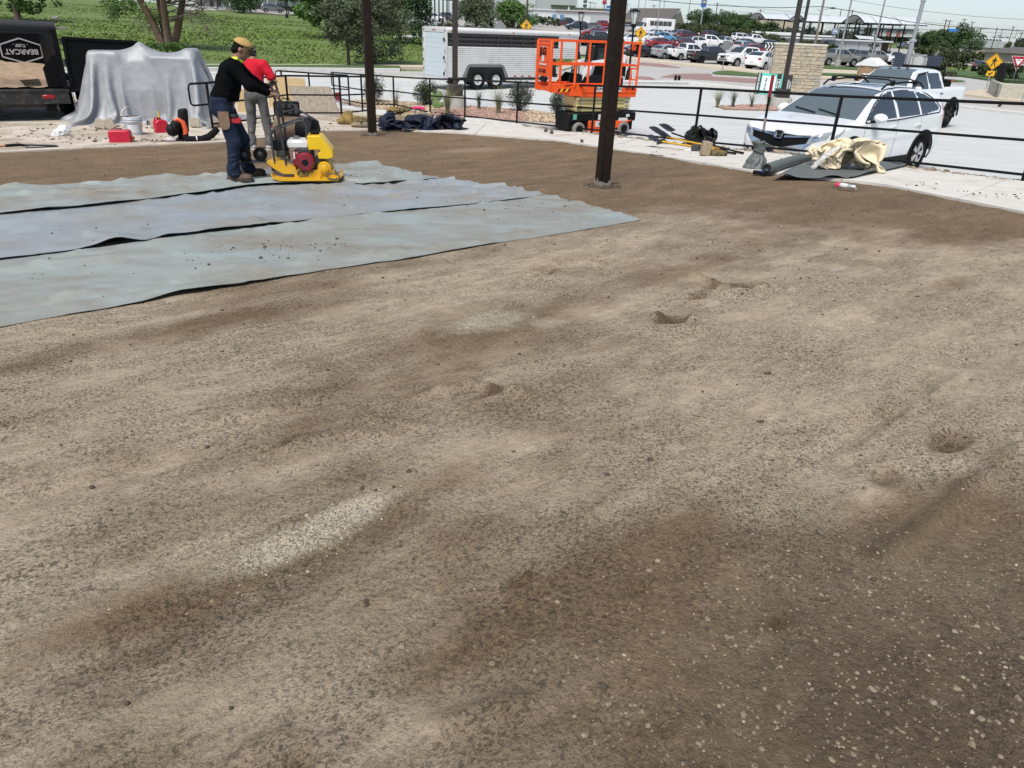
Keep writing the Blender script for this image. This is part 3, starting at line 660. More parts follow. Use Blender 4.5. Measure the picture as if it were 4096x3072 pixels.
# ================================================================ FABRIC SHEETS
FAB=mat('geotextile',(.265,.30,.29),.6,var=.12,scale=3,bump=.12,bscale=160,dirt=(.20,.172,.13),dscale=1.2,damt=.72,stretch=(.6,1.3,1))
FAB2=mat('geotextile_blue',(.25,.275,.288),.5,var=.10,scale=2.5,bump=.1,bscale=160,dirt=(.225,.20,.165),dscale=1.1,damt=.6,stretch=(.6,1.3,1))
def polyline(px,ext=2.2):
    p=[pG(*q) for q in px]; d=(p[0]-p[1]).normalized(); return [p[0]+d*ext]+p
def strip_sheet(front,back,label,m,lay,seed,bumps=(),curl=()):
    n,k=150,46
    a=rs(polyline(front),n); b=rs(polyline(back),n)
    P=np.zeros((n,k,3))
    for i in range(n):
        for j in range(k): P[i,j]=a[i].lerp(b[i],j/(k-1))
    s=np.linspace(0,1,n)[:,None]*np.ones((1,k)); t=np.linspace(0,1,k)[None]*np.ones((n,1))
    # the free edges are not quite straight, the cut end is wavy
    P[...,1]+=.018*fbm(s*9,t*.5,0,2,seed)*np.where((t<.02)|(t>.98),1,.3)
    P[-1,:,0]+=.05*vn(t[-1]*9,0,0,seed+1); P[-2,:,0]+=.02*vn(t[-1]*9,0,0,seed+1)
    w=fbm(s*3.2+.6*vn(t*3,s*2,0,seed+9),t*5.5+s*1.2,0,3,seed+2); fold=np.clip(1-np.abs(w)*5,0,1)**2
    w2=fbm(s*14,t*4+s*3,0,2,seed+3); fold2=np.clip(1-np.abs(w2)*6,0,1)**2
    h=.050*fold+.014*fold2+.005*fbm(s*7,t*5,0,2,seed+4)+.006+.006*np.clip(1-np.abs(fbm(s*40,t*6+s*9,0,2,seed+8))*5,0,1)
    h*=.35+.65*np.clip(np.minimum(t,1-t)/.10,0,1)
    h+=.016*np.clip(1-t/.05,0,1)*np.clip(vn(s*22,0,0,seed+5)-.25,0,1)+.015*np.clip((s-.965)/.035,0,1)*np.clip(vn(t*8,0,0,seed+6),0,1)
    if lay<.04: h*=1-.85*np.clip((t-.80)/.14,0,1)
    for cs,ct,rs_,rt,am in bumps: h+=am*np.exp(-((s-cs)/rs_)**2-((t-ct)/rt)**2)
    for j in range(k): pass
    bz=D(P[...,0],P[...,1])+dirt_h(P[...,0],P[...,1])*.5
    P[...,2]=bz+h+lay
    mb=MB().grid(P); Pb=P.copy(); Pb[...,2]-=.003
    mb.grid(Pb,True)
    o=len(mb.v)//2
    rim=[i*k for i in range(n)]+[(n-1)*k+j for j in range(1,k)]+[i*k+k-1 for i in range(n-2,-1,-1)]+[j for j in range(k-2,0,-1)]
    for q in range(len(rim)):
        x,y=rim[q],rim[(q+1)%len(rim)]; mb.f.append((x,x+o,y+o,y)); mb.m.append(0)
    ob=obj('fabric_strip',mb,m,smooth=70); tag(ob,label,'fabric','grey fabric strips laid over the dirt')
    return ob,P
F1=((0,1310),(500,1225),(900,1150),(1300,1085),(1600,1045),(2000,975),(2250,935),(2570,880))
B1=((0,1015),(400,975),(900,905),(1400,845),(1800,805),(2000,785),(2180,778))
F2=((0,1043),(300,1010),(560,975),(650,955),(1000,915),(1330,878),(1600,850),(1900,822),(2190,787))
B2=((0,850),(500,800),(830,768),(1000,738),(1340,715),(1530,715),(1745,716))
F3=((0,872),(300,845),(560,815),(830,785),(1000,757),(1250,742),(1340,738),(1450,752),(1540,752),(1640,740),(1745,723))
B3=((0,772),(250,750),(400,742),(600,728),(830,715),(1100,690),(1480,662))
_,PS1=strip_sheet(F1,B1,'pale grey-green fabric strip with sandy stains, lying open to the bare dirt',FAB,.002,31,((.55,.72,.3,.06,.030),(.3,.25,.12,.1,.03),(.42,.02,.03,.05,.03),(.86,.5,.05,.3,.025)))
_,PS2=strip_sheet(F2,B2,'smooth blue-grey fabric strip between the two other fabric strips',FAB2,.024,41,((.385,.0,.018,.12,.06),(.42,.55,.25,.06,.05),(.15,.70,.2,.06,.035),(.2,.3,.2,.05,.03)))
_,PS3=strip_sheet(F3,B3,'wrinkled grey fabric strip under the worker and the plate compactor',FAB,.046,57,((.33,.95,.03,.12,.05),(.55,.97,.04,.12,.04),(.9,.0,.05,.1,.03),(.45,.2,.2,.08,.02)))
def on_sheet(x,y,default):
    best=None
    for P in (PS1,PS2,PS3):
        d=(P[...,0]-x)**2+(P[...,1]-y)**2; i=np.argmin(d)
        if d.flat[i]<.02:
            z=P.reshape(-1,3)[i,2]; best=z if best is None else max(best,z)
    return default if best is None else best
pts=[]
for (cu,cv,n,r) in ((1020,1010,60,.45),(1250,985,40,.3),(1900,845,26,.5),(1600,800,26,.6),(2200,830,22,.4),(650,1110,22,.7),(1400,1050,20,.5),(1380,720,60,.25),(300,930,8,.5)):
    c=pG(cu,cv)
    for _ in range(n):
        x,y=c.x+NR.normal(0,r),c.y+NR.normal(0,r*.5); z=on_sheet(x,y,None)
        if z is not None: pts.append((x,y,z+.003))
tag(rocks('soil_crumbs',np.array(pts),NR.gamma(1.6,.0026,len(pts))+.002,CLOD,.7,.4),'dark crumbs of soil on the fabric strips','soil',kind='stuff')
# ================================================================ STEEL POSTS
STEEL=mat('brown_steel',(.020,.0145,.011),.6,var=.3,scale=8,bump=.15,bscale=30,spec=.1,dirt=(.07,.055,.045),dscale=5,damt=.12)
DUST=mat('cement_smear',(.22,.19,.165),.9,var=.3,scale=18)
def steel_post(px,label,side,rz):
    c=pG(*px); t=thing('steel_post',label,'post',(c.x,c.y,c.z),rz)
    obj('column',MB().bx(-side/2,side/2,-side/2,side/2,-.3,4.6,.012),STEEL,t)
    b=MB(); n=16
    ring=[( (side/2+.004)*x,(side/2+.004)*y) for x,y in ((-1,-1),(1,-1),(1,1),(-1,1))]
    for i in range(4):
        a,d_=ring[i],ring[(i+1)%4]; top=[]; bot=[]
        for k in range(7):
            f=k/6; x,y=a[0]+(d_[0]-a[0])*f,a[1]+(d_[1]-a[1])*f; h=.05+.09*abs(math.sin(7*f+i*2+px[0]))*random.random()
            bot.append((x,y,-.1)); top.append((x,y,h))
        for k in range(6): b.add([bot[k],bot[k+1],top[k+1],top[k]],[(0,1,2,3)])
    obj('cement_splash',b,DUST,t,smooth=0)
    P=[]
    for _ in range(260):
        a=random.uniform(0,2*PI); r=random.uniform(side*.5,side*.5+.26*random.random()**.7)
        P.append((c.x+r*math.cos(a),c.y+r*math.sin(a),0))
    P=np.array(P); P[:,2]=D(P[:,0],P[:,1])+dirt_h(P[:,0],P[:,1])+.002
    o=rocks('loose_soil',np.array(P),NR.gamma(2.,.006,len(P))+.004,CLOD,.7,.4); tag(o,'loose dark soil heaped round the foot of a steel post','soil',kind='stuff')
steel_post((1490,541),'brown steel post in the dirt beside the yellow cement bags',.175,R(24))
steel_post((2408,744),'brown steel post in the open dirt in front of the orange lift',.158,R(28))
# ================================================================ RAILINGS
BLK=mat('black_paint',(.006,.006,.0065),.5,var=.2,scale=10,spec=.2)
def vtop(px,base):     # height of a photo point above a known base
    q=pY(px[0],px[1],base.y); return q.z-base.z
def railing(label,bases,hts,loop=None,midk=.55,r=.021,low=True):
    t=thing('railing',label,'railing',bases[0])
    o=bases[0]; L_=[b-o for b in bases]
    for b,h in zip(L_,hts): obj('post',MB().bx(b.x-.024,b.x+.024,b.y-.024,b.y+.024,b.z-.12,b.z+h-.015,.004),BLK,t)
    tops=[b+Vector((0,0,h)) for b,h in zip(L_,hts)]; mids=[b+Vector((0,0,h*midk)) for b,h in zip(L_,hts)]; lows=[b+Vector((0,0,.12)) for b in L_]
    if loop is not None:
        d=(L_[0]-L_[1]).normalized()*loop; a=tops[0]+d; m=mids[0]+d
        arc=[a+Vector((0,0,0)),a+d.normalized()*.06-Vector((0,0,.03)),a+d.normalized()*.08-Vector((0,0,.1)),m+d.normalized()*.08+Vector((0,0,.1)),m+d.normalized()*.06+Vector((0,0,.03)),m]
        obj('end_loop',MB().tube(arc,r,10),BLK,t); tops=[a]+tops; mids=[m]+mids
    obj('top_rail',MB().tube(tops,r*1.18,10),BLK,t); obj('mid_rail',MB().tube(mids,r,10),BLK,t)
    if low: obj('bottom_rail',MB().tube(lows,r,10),BLK,t)
    return t
mb_=[pG(*p) for p in ((5400,950),(4740,840),(4088,732),(3310,640),(2772,588),(2366,539),(2066,506),(1859,481),(1721,465),(1577,433),(1450,431),(1339,404))]
mt=[None,None,(4189,419),(3364,385),(2803,353),(2377,343),(2067,329),(1859,319),(1721,315),(1577,307),(1450,299),(1339,290)]
mh=[vtop(mt[i],mb_[i]) if mt[i] else 1.2 for i in range(len(mb_))]
# the far end stands where its height is that of the rest
for i in (9,10,11):
    k=1.07*FP/(((433-307),(431-299),(404-290))[i-9])
    mb_[i]=pD(*((1577,433),(1450,431),(1339,404))[i-9],k*.97); mh[i]=vtop(mt[i],mb_[i])
railing('long black pipe railing along the concrete walk, past the white cars and the lift',mb_[::-1],mh[::-1],loop=.25)
ab=[pP(852,518),pP(1000,500),pD(1158,470,19.5),pD(1367,470,20),pD(1500,456,21)]
at_=[(826,332),(990,315),(1150,303),(1360,306),(1499,307)]
railing('black pipe railing behind the two workers, with a rounded end by the silver tarp',ab,[vtop(at_[i],ab[i]) for i in range(5)],loop=.45)
bb=[pD(1139,440,24),pD(1246,440,24.5),pD(1400,440,25)]
railing('short sloping black pipe railing behind the plywood boards',bb,[vtop(((1139,284),(1246,292),(1400,302))[i],bb[i]) for i in range(3)],loop=.12,midk=.6,low=False)
# ================================================================ PLANTING BEDS
STONE1=mat('river_stones',(.46,.36,.25),.8,var=.45,scale=14)
STONE2=mat('pink_stones',(.40,.25,.20),.8,var=.4,scale=14)
LEAFS=mat('shrub_leaf',(.045,.065,.028),.6,var=.5,scale=8)
LEAFG=mat('sage_grass',(.22,.235,.115),.7,var=.35,scale=6)
YUC=mat('yucca_leaf',(.07,.095,.065),.6,var=.3,scale=6)
STEM=mat('woody_stem',(.07,.05,.035),.9,var=.3)
def bed(px,segs,fn=T,pf=pT):
    pts=[pf(*p) for p in px]; drape('planting_bed',pts,fn,mat('bed_soil',(.26,.19,.13),.95,var=.3,scale=8),1.,.06,.2)
    xs=[p.x for p in pts]; ys=[p.y for p in pts]
    for m,n,sel,lab in segs:
        x=NR.uniform(min(xs),max(xs),n); y=NR.uniform(min(ys),max(ys),n); k=inpoly(x,y,pts)&sel(x,y); x,y=x[k],y[k]
        z=Tn(x,y)+.07
        o=rocks('bed_stones',np.stack([x,y,z],-1),NR.uniform(.025,.06,len(x)),m,.65,.2); tag(o,lab,'stones',kind='stuff')
curbp=((1380,430),(1560,463),(1700,480),(1860,484),(2000,500),(2060,508),(2240,528))
xs1=pT(1730,460).x
bed(((1360,413),(1500,404),(1600,412),(1750,420),(1900,433),(2080,445),(2230,462),(2240,500),(2100,495),(1900,480),(1800,476),(1700,465),(1560,450),(1440,432)),
 ((STONE1,3800,lambda x,y:(x<xs1)|(x>.1),'tan river stones in the bed beyond the railing'),(STONE2,2600,lambda x,y:(x>=xs1)&(x<=.1),'pinkish crushed stones in the bed round the light pole')))
strip('kerb',((1380,436),(1500,452),(1580,458)),((1380,446),(1480,464),(1560,470)),CURB,.12)
strip('kerb',((1860,484),(2000,494),(2120,503),(2240,512)),((1860,492),(2000,504),(2120,514),(2240,524)),CURB,.1)
bed(((2870,432),(2960,426),(3090,425),(3200,430),(3200,446),(3050,446),(2900,442)),((STONE2,1500,lambda x,y:x>-99,'pinkish crushed stones in the bed near the coming soon sign'),))
def tuft(px,h,kind,label,pf=pT,n=None,w=1.):
    c=pf(*px); t=thing(kind,label,'plant',(c.x,c.y,c.z+.05)); b=MB()
    yuc=kind=='yucca'
    for i in range(n or (34 if yuc else 170)):
        a=random.uniform(0,2*PI); lean=random.uniform(.1,1.)*(.8 if yuc else .8)*w; L_=h*random.uniform(.6,1.1)
        d=Vector((math.cos(a),math.sin(a),0)); sd=Vector((-d.y,d.x,0)); wd=(.012 if yuc else .0045)
        pr=None; r0=random.uniform(0,.06)
        for k in range(4):
            f=k/3; p=d*(r0+lean*L_*f*f*(1 if yuc else f**.2))+Vector((0,0,L_*f*(1-.32*lean*f)))
            q=(p-sd*wd*(1-f*.9),p+sd*wd*(1-f*.9))
            if pr: b.add([pr[0],pr[1],q[1],q[0]],[(0,1,2,3)])
            pr=q
    obj('leaves',b,YUC if yuc else LEAFG,t,smooth=0)
    obj('crown_base',MB().ell((0,0,0),(.07,.07,.05),8,5),STEM,t)
    return t
def shrub(px,h,wd,label,pf=pT,m=LEAFS,n=3600,leaf=.03,name='shrub',cat='shrub',group=None):
    c=pf(*px) if not isinstance(px,Vector) else px; t=thing(name,label,cat,(c.x,c.y,c.z),group=group); st=MB(); P=[];
    for i in range(11):
        a=random.uniform(0,2*PI); r=random.uniform(.1,.5)*wd; e=Vector((math.cos(a)*r,math.sin(a)*r,h*random.uniform(.55,.95)))
        mid=e*.5+Vector((random.uniform(-.05,.05)*wd,random.uniform(-.05,.05)*wd,h*.08)); st.tube([(0,0,0),mid,e],[h*.018,h*.012,h*.005],5)
    k=0; ph=[random.uniform(0,6) for _ in range(3)]
    while len(P)<n:
        k+=1; a=random.uniform(0,2*PI); u=random.uniform(-1,1); r=random.random()**.45
        bump=1+.25*math.sin(3*a+ph[0])*math.sin(2.5*u+ph[1])+.18*math.sin(7*a+ph[2])
        p=Vector((math.cos(a)*math.sqrt(1-u*u)*wd*.5*r*bump,math.sin(a)*math.sqrt(1-u*u)*wd*.5*r*bump,h*.54+u*h*.46*r*bump))
        if p.z>.02*h: P.append(p)
    obj('stems',st,STEM,t); obj('foliage',leaves(P,leaf),m,t,smooth=0)
    return t
def leaves(P,size,flat=.35,asp=1.7):
    P=np.array([tuple(p) for p in P]); n=len(P)
    d=NR.normal(0,1,(n,3)); d[:,2]=d[:,2]*.6; d/=np.linalg.norm(d,axis=1)[:,None]
    u=NR.normal(0,1,(n,3)); u-=d*(u*d).sum(1)[:,None]; u/=np.linalg.norm(u,axis=1)[:,None]
    s=(size*NR.uniform(.6,1.35,n))[:,None]
    nn=np.cross(d,u)*s*.18
    V=np.stack([P-d*s*asp*.5,P-u*s*.42+nn,P+d*s*asp*.5,P+u*s*.42+nn],1).reshape(-1,3)
    k=np.arange(n)[:,None]*4
    F=np.concatenate([k+np.array([[0,1,2]]),k+np.array([[0,2,3]])])
    return npmesh('leaves',V,F,0)
shrub((1497,418),1.0,.75,'dark evergreen shrub in the stone bed behind the brown post')
shrub((1708,428),.85,.85,'round dark green shrub in the stone bed beside the prickly pear',n=5200)
shrub((2080,450),.95,.85,'grey-green shrub in the stone bed beside the scissor lift',m=mat('sage_leaf',(.075,.085,.06),.7,var=.4,scale=9),n=4000)
shrub((2228,468),.75,.55,'low grey-green shrub half hidden behind the scissor lift wheels',m=mat('sage_leaf',(.075,.085,.06)),n=2600)
tuft((1584,432),.95,'ornamental_grass','thin pale ornamental grass in the tan stones before the trailer',n=90,w=1.3)
tuft((1790,462),1.0,'ornamental_grass','large tuft of green ornamental grass at the light pole pedestal',n=260)
tuft((1915,442),.85,'yucca','spiky yucca in the stone bed between two grass tufts')
tuft((1993,462),.95,'ornamental_grass','tuft of ornamental grass beside the grey-green shrub in the bed',n=220)
tuft((2868,432),.8,'ornamental_grass','yellow-green ornamental grass leaning at the end of the pink stone bed',n=200)
tuft((2930,436),.85,'yucca','spiky yucca in the pink stone bed behind the black plastic bag',n=40)
tuft((3003,436),.75,'yucca','spiky yucca in the pink stone bed behind the tamper',n=34)
tuft((3072,432),.75,'ornamental_grass','ornamental grass tuft beside the round concrete pedestal in the pink bed',n=200)
c=pT(1745,440); t=thing('prickly_pear','green prickly pear cactus with flat pads in the stone bed','plant',(c.x,c.y,c.z+.03))
CAC=mat('cactus',(.14,.21,.075),.6,var=.2,scale=12)
for (x,z,a,w_,h_) in ((0,.16,0,.13,.19),(.1,.42,.35,.12,.17),(-.11,.38,-.4,.1,.15),(.13,.13,.8,.1,.14)):
    obj('pad',MB().ell((x,0,z),(w_,.03,h_),14,8,Matrix.Rotation(a,4,'Y')),CAC,t)
# ================================================================ LIGHT POLES ON PEDESTALS
POLE=mat('dark_bronze_pole',(.028,.022,.019),.5,var=.15)
CONC_PED=mat('pedestal_concrete',(.36,.35,.32),.9,var=.15,scale=5,bump=.3,bscale=40)
def light_pole(px,label,wd,ped_r,ped_h,h=9.):
    c=pT(*px); t=thing('light_pole',label,'light pole',(c.x,c.y,c.z))
    obj('pedestal',MB().lathe([(ped_r,-.1),(ped_r,ped_h-.04),(ped_r-.03,ped_h),(0,ped_h)],28),CONC_PED,t)
    obj('base_cover',MB().bx(-wd*1.5,wd*1.5,-wd*1.5,wd*1.5,ped_h,ped_h+.34*wd/.17,.015),POLE,t)
    obj('shaft',MB().bx(-wd/2,wd/2,-wd/2,wd/2,ped_h,h,.012),POLE,t)
    return t
light_pole((1820,440),'dark bronze light pole on a round concrete pedestal in the stone bed before the trailer',.17,.38,.46)
light_pole((3118,436),'dark bronze light pole on a round concrete pedestal beside the coming soon sign',.16,.42,.44)
light_pole((3163,369),'slim dark bronze light pole in front of the stone pillar',.15,.36,.3)
# ================================================================ helpers for things placed facing the camera
def rzc(p): return math.atan2(-p.x,p.y)
class Loc:     # local metres from photo pixels, for a thing standing at base pixel b
    def __init__(s,b,pf=pP):
        s.b=b; s.p=pf(*b) if not isinstance(pf,Vector) else pf; d=s.p.y*math.cos(TH)-(s.p.z-HC)*math.sin(TH)
        s.h=FP/d; s.v=s.h*(1.083 if s.p.y>5 else 1.); s.rz=rzc(s.p); s.t=math.tan(PH)
    def __call__(s,u,v,y=0.):
        du=u-s.b[0]; dv=s.b[1]-v
        lean=(s.b[0]-1813)*.00014     # uprights spread with height
        return Vector(((du-lean*dv)/s.h,y,(dv+du*s.t)/s.v))
SKIN=mat('skin',(.24,.125,.080),.5,var=.12,scale=20)
HAIR=mat('black_hair',(.005,.0045,.004),.7,var=.3,scale=60,spec=.1)
def seg_hand(pr,wr,pt,out,up):
    """palm at wr..pt, fingers curling round a bar that lies along `out`; up = back of the hand"""
    wr,pt,out,up=Vector(wr),Vector(pt),Vector(out).normalized(),Vector(up).normalized(); f=(pt-wr).normalized()
    for k in range(4):
        o=out*(.032-.0215*k)
        pr.append((wr+o*.55,pt+o,.017,.014))
        a=pt+o; ln=(.030,.034,.032,.026)[k]
        b=a+f*ln*.75-up*ln*.35; c=b-up*ln*.95; d=c-f*ln*.85
        pr+= [(a,b,.0105,.010),(b,c,.010,.0095),(c,d,.0095,.0085)]
    th=wr+f*.025+out*.035; pr+= [(th,th+f*.032+out*.016-up*.02,.014,.012),(th+f*.032+out*.016-up*.02,th+f*.055+out*.004-up*.042,.0115,.0095)]
def hv(p): return tuple(float(c) for c in p)
def P4(l): return [(hv(a),hv(b),c,d) if not isinstance(a,str) else (a,b,c,*d) for a,b,c,d in [(q if q[0]!='e' else (q[0],q[1],q[2],q[3:])) for q in l]]
def person(label,loc,rz,J,cl,look):
    """J: joints in local metres (x forward, y left). cl: clothing colours"""
    t=thing('person',label,'person',loc,rz)
    v=lambda k:Vector(J[k])
    hd=v('head'); fw=Vector(look).normalized(); up=(v('head')-v('neck')).normalized(); up=(up-fw*up.dot(fw)).normalized(); sd=up.cross(fw)   # sd = left
    Rm=np.array([list(fw),list(sd),list(up)]).T
    H=lambda x,y,z: hv(hd+fw*x+sd*y+up*z)
    pr=[('e',H(0,0,.03),(.098,.076,.098),Rm),('e',H(.022,0,-.045),(.072,.060,.075),Rm),(H(.06,0,-.085),H(.05,0,-.09),.028,.026),
        (H(.088,0,.012),H(.104,0,-.022),.009,.015),(H(.078,.03,.034),H(.078,-.03,.034),.012,.012),(H(.083,.02,-.058),H(.083,-.02,-.058),.010,.010),
        ('e',H(-.008,.078,-.005),(.018,.010,.030),Rm),('e',H(-.008,-.078,-.005),(.018,.010,.030),Rm),
        (hv(v('neck')-up*.02),H(-.015,0,-.06),.060,.055)]
    for s in 'RL':
        pr+=[(hv(v('sh'+s)),hv(v('el'+s)),.048,.04),(hv(v('el'+s)),hv(v('wr'+s)),.040,.026),(hv(v('hip'+s)),hv(v('kn'+s)),.07,.05),(hv(v('kn'+s)),hv(v('an'+s)),.05,.035),(hv(v('neck')),hv(v('sh'+s)),.05,.05)]
        h=[]; seg_hand(h,v('wr'+s),v('pa'+s),J['bar'+s],J['up'+s]); pr+=[(hv(a),hv(b),c,d) for a,b,c,d in h]
    pr+=[(hv(v('neck')),hv(v('chest')),.07,.12),(hv(v('chest')),hv(v('pelvis')),.12,.12)]
    obj('body',npmesh('body',*blob(pr,.009,.016)),SKIN,t)
    EYE=mat('eye_dark',(.01,.008,.007),.2); LIP=mat('lips',(.20,.085,.065),.5)
    for s in (1,-1): obj('eye',MB().ell(H(.087,.031*s,.012),(.009,.011,.007),10,6),EYE,t)
    obj('lips',MB().ell(H(.092,0,-.058),(.007,.024,.008),10,6),LIP,t)
    for s in (1,-1): obj('eyebrow',MB().tube([H(.09,.016*s,.036),H(.088,.045*s,.036)],.005,6),HAIR,t)
    # hair under the cap or bare
    hp=[('e',H(-.022,0,.045),(.092,.083,.088),Rm),('e',H(-.05,0,-.03),(.058,.070,.055),Rm)]
    obj('hair',npmesh('hair',*blob(hp,.010,.03,disp=lambda x,y,z:.004*vn(x*90,y*90,z*40,3))),HAIR,t)
    # trousers
    c=v('pelvis'); tp=[('e',hv(c+Vector((-.02,0,-.01))),(.135,.170,.15)),(hv(c+Vector((.0,.07,.10))),hv(c+Vector((0,-.07,.10))),.125,.125)]
    for s in 'RL':
        tp+=[(hv(v('hip'+s)),hv(v('kn'+s)),.102,.078),(hv(v('kn'+s)),hv(v('an'+s)+Vector((-.01,0,.03))),.078,.068),(hv(v('an'+s)+Vector((-.01,0,.06))),hv(v('an'+s)+Vector((.01,0,.005))),.072,.078)]
    zt=c.z+.13
    def wr(x,y,z):
        zz=np.clip((.62-z)/.6,0,1); return .015*zz*np.sin(z*62+5*vn(x*7,y*7,z*5,4)*3)*(.4+vn(x*9,y*9,z*9,6))+.006*vn(x*14,y*14,z*10,5)
    obj('trousers',npmesh('trousers',*blob(tp,.011,.045,disp=wr,cut=lambda x,y,z:z-zt)),cl['trousers'],t)
    # top
    ch=v('chest'); nk=v('neck'); wv=v('waist')
    cp=[('e',hv(ch),(.135,.185,.20)),('e',hv((ch+wv)/2+Vector((.0,0,-.02))),(.145,.175,.20)),('e',hv(wv),(.140,.178,.13)),(hv(wv+Vector((0,.05,-.02))),hv(wv+Vector((0,-.05,-.02))),.135,.135),(hv(nk+Vector((-.01,.05,-.05))),hv(nk+Vector((-.01,-.05,-.05))),.085,.085)]
    for s in 'RL':
        S_,E_,Wr=v('sh'+s),v('el'+s),v('wr'+s)
        cp+=[(hv(nk+Vector((-.02,0,-.05))),hv(S_),.075,.082)]
        if cl['long']: cp+=[(hv(S_),hv(E_),.083,.062),(hv(E_),hv(Wr+(E_-Wr).normalized()*.03),.060,.043)]
        else: cp+=[(hv(S_),hv(S_.lerp(E_,.72)),.088,.078)]
    zb=cl['hem']
    def ws(x,y,z): return .020*vn(x*9,y*9,z*6,8)*np.abs(vn(x*5,y*5,z*5,9))+.005*vn(x*22,y*22,z*14,10)+.008*np.sin(z*38+9*vn(x*4,y*4,z*3,2))*np.clip((1.22-z)/.35,0,1)*.5
    def cut(x,y,z):
        r=zb+.02*vn(x*5,y*5,0,4)-z
        nn=(x-nk.x)*up.x+(y-nk.y)*up.y+(z-nk.z)*up.z-.015
        return np.maximum(r,np.where((np.abs(x-nk.x)<.13)&(np.abs(y-nk.y)<.1),nn,-1))
    obj('sweater' if cl['long'] else 'shirt',npmesh('top',*blob(cp,.011,.05,disp=ws,cut=cut)),cl['top'],t)
    # shoes
    for s in 'RL':
        a=v('an'+s); d=Vector(J['toe'+s]).normalized(); z0=J['sole'+s]
        bp=[(hv(a+Vector((0,0,.02))),hv(Vector((a.x,a.y,z0+.075))-d*.02),.058,.056),(hv(Vector((a.x,a.y,z0+.055))-d*.045),hv(Vector((a.x,a.y,z0+.05))+d*.15),.052,.046),(hv(Vector((a.x,a.y,z0+.05))+d*.08),hv(Vector((a.x,a.y,z0+.048))+d*.17),.05,.044)]
        sh=obj('boot' if cl['boot'] else 'shoe',npmesh('shoe',*blob(bp,.009,.03,cut=lambda x,y,z:(z0+.008)-z)),cl['shoe'],t)
        sp=[(hv(Vector((a.x,a.y,z0+.012))-d*.06),hv(Vector((a.x,a.y,z0+.012))+d*.175),.056,.052)]
        obj('sole',npmesh('sole',*blob(sp,.009,.01,cut=lambda x,y,z:np.maximum(z-(z0+.026),z0-z))),cl['sole'],sh)
    return t,H,Rm,fw,sd,up
# ---------------------------------------------------------------- worker in black, standing on the fabric
BLACKF=mat('black_knit',(.0038,.0038,.0045),.9,var=.35,scale=25,bump=.3,bscale=180,spec=.05)
JEAN=mat('dark_denim',(.010,.018,.038),.85,var=.5,scale=12,bump=.35,bscale=150,spec=.25)
GJEAN=mat('grey_denim',(.105,.102,.100),.88,var=.4,scale=11,bump=.35,bscale=150)
REDT=mat('red_cotton',(.50,.006,.022),.85,var=.12,scale=9,bump=.2,bscale=160,spec=.3)
BOOT=mat('brown_boot',(.085,.052,.036),.7,var=.4,scale=20,bump=.3); SOLE=mat('boot_sole',(.04,.032,.026),.85,var=.3)
SHOE=mat('pale_shoe',(.38,.35,.32),.8,var=.2,scale=30); CAPM=mat('tan_cap',(.42,.265,.09),.85,var=.14,scale=14,bump=.25,bscale=160)
CAPD=mat('dark_brim',(.018,.015,.012),.8); NEON=mat('neon_collar',(.62,.80,.02),.7,var=.1,scale=20)
L1=Loc((968,744),pG); w1=L1.p; zs=on_sheet(w1.x,w1.y,w1.z)
rz1=math.atan2(.34,1.)
J1=dict(pelvis=(-.07,0,.93),waist=(-.045,0,1.06),chest=(.055,0,1.29),neck=(.145,0,1.475),head=(.215,0,1.605),
 shR=(.10,-.185,1.405),elR=(.27,-.30,1.215),wrR=(.475,-.22,1.115),paR=(.555,-.205,1.10),barR=(0,1,0),upR=(.25,0,1),
 shL=(.12,.185,1.405),elL=(.30,.29,1.215),wrL=(.485,.235,1.115),paL=(.565,.22,1.10),barL=(0,-1,0),upL=(.25,0,1),
 hipR=(-.06,-.095,.90),knR=(.0,-.115,.50),anR=(-.035,-.12,.10),toeR=(1,-.22,0),soleR=0.,hipL=(-.05,.095,.90),knL=(.10,.115,.50),anL=(.12,.14,.10),toeL=(1,.25,0),soleL=.0)
t,H,Rm,fw,sdv,up=person('worker in black sweater, dark jeans and tan cap pushing the yellow plate compactor',(w1.x,w1.y,zs-.004),rz1,J1,dict(trousers=JEAN,top=BLACKF,long=True,hem=.985,shoe=BOOT,sole=SOLE,boot=True),(.86,-.12,-.50))
t.scale=(1.05,1.12,.965); t.location.x-=.03
cp=[('e',H(-.006,0,.066),(.112,.090,.080),Rm)]
cut0=Vector(H(0,0,.052))
cap=obj('cap',npmesh('cap',*blob(cp,.008,.02,cut=lambda x,y,z:-((x-cut0.x)*up.x+(y-cut0.y)*up.y+(z-cut0.z)*up.z))),CAPM,t)
b=MB(); pr=[]
for i in range(9):
    a=-1.1+2.2*i/8; o=[]
    for r_,dz in ((.095,.055),(.135,.049),(.178,.034)):
        o.append(Vector(H(r_*math.cos(a*.62)*(1 if r_<.1 else .98),.084*math.sin(a)*(1 if r_<.1 else .95),dz-.012*abs(a)*(r_>.1))))
    pr.append(o)
Pm=np.array([[tuple(q) for q in o] for o in pr]); b.grid(Pm); Pm2=Pm-np.array(tuple(up))*.006; b.grid(Pm2,True); obj('brim',b,CAPD,cap)
obj('button',MB().ell(H(-.006,0,.146),(.009,.009,.006),8,5),CAPM,cap)
obj('back_strap_gap',MB().ell(H(-.104,0,.062),(.014,.030,.020),10,6,Matrix([list(r_)+[0] for r_ in Rm]+[[0,0,0,1]])),HAIR,cap)
b=MB()
for s in (1,-1): b.box(H(.115,.034*s,.075),(.012,.05,.034),.004,Matrix([list(r_)+[0] for r_ in Rm]+[[0,0,0,1]])); b.tube([H(.112,.062*s,.08),H(.0,.092*s,.06)],.004,6)
b.tube([H(.117,.02,.08),H(.117,-.02,.08)],.004,6); obj('sunglasses',b,mat('sunglass',(.006,.006,.007),.12,spec=.8),t)
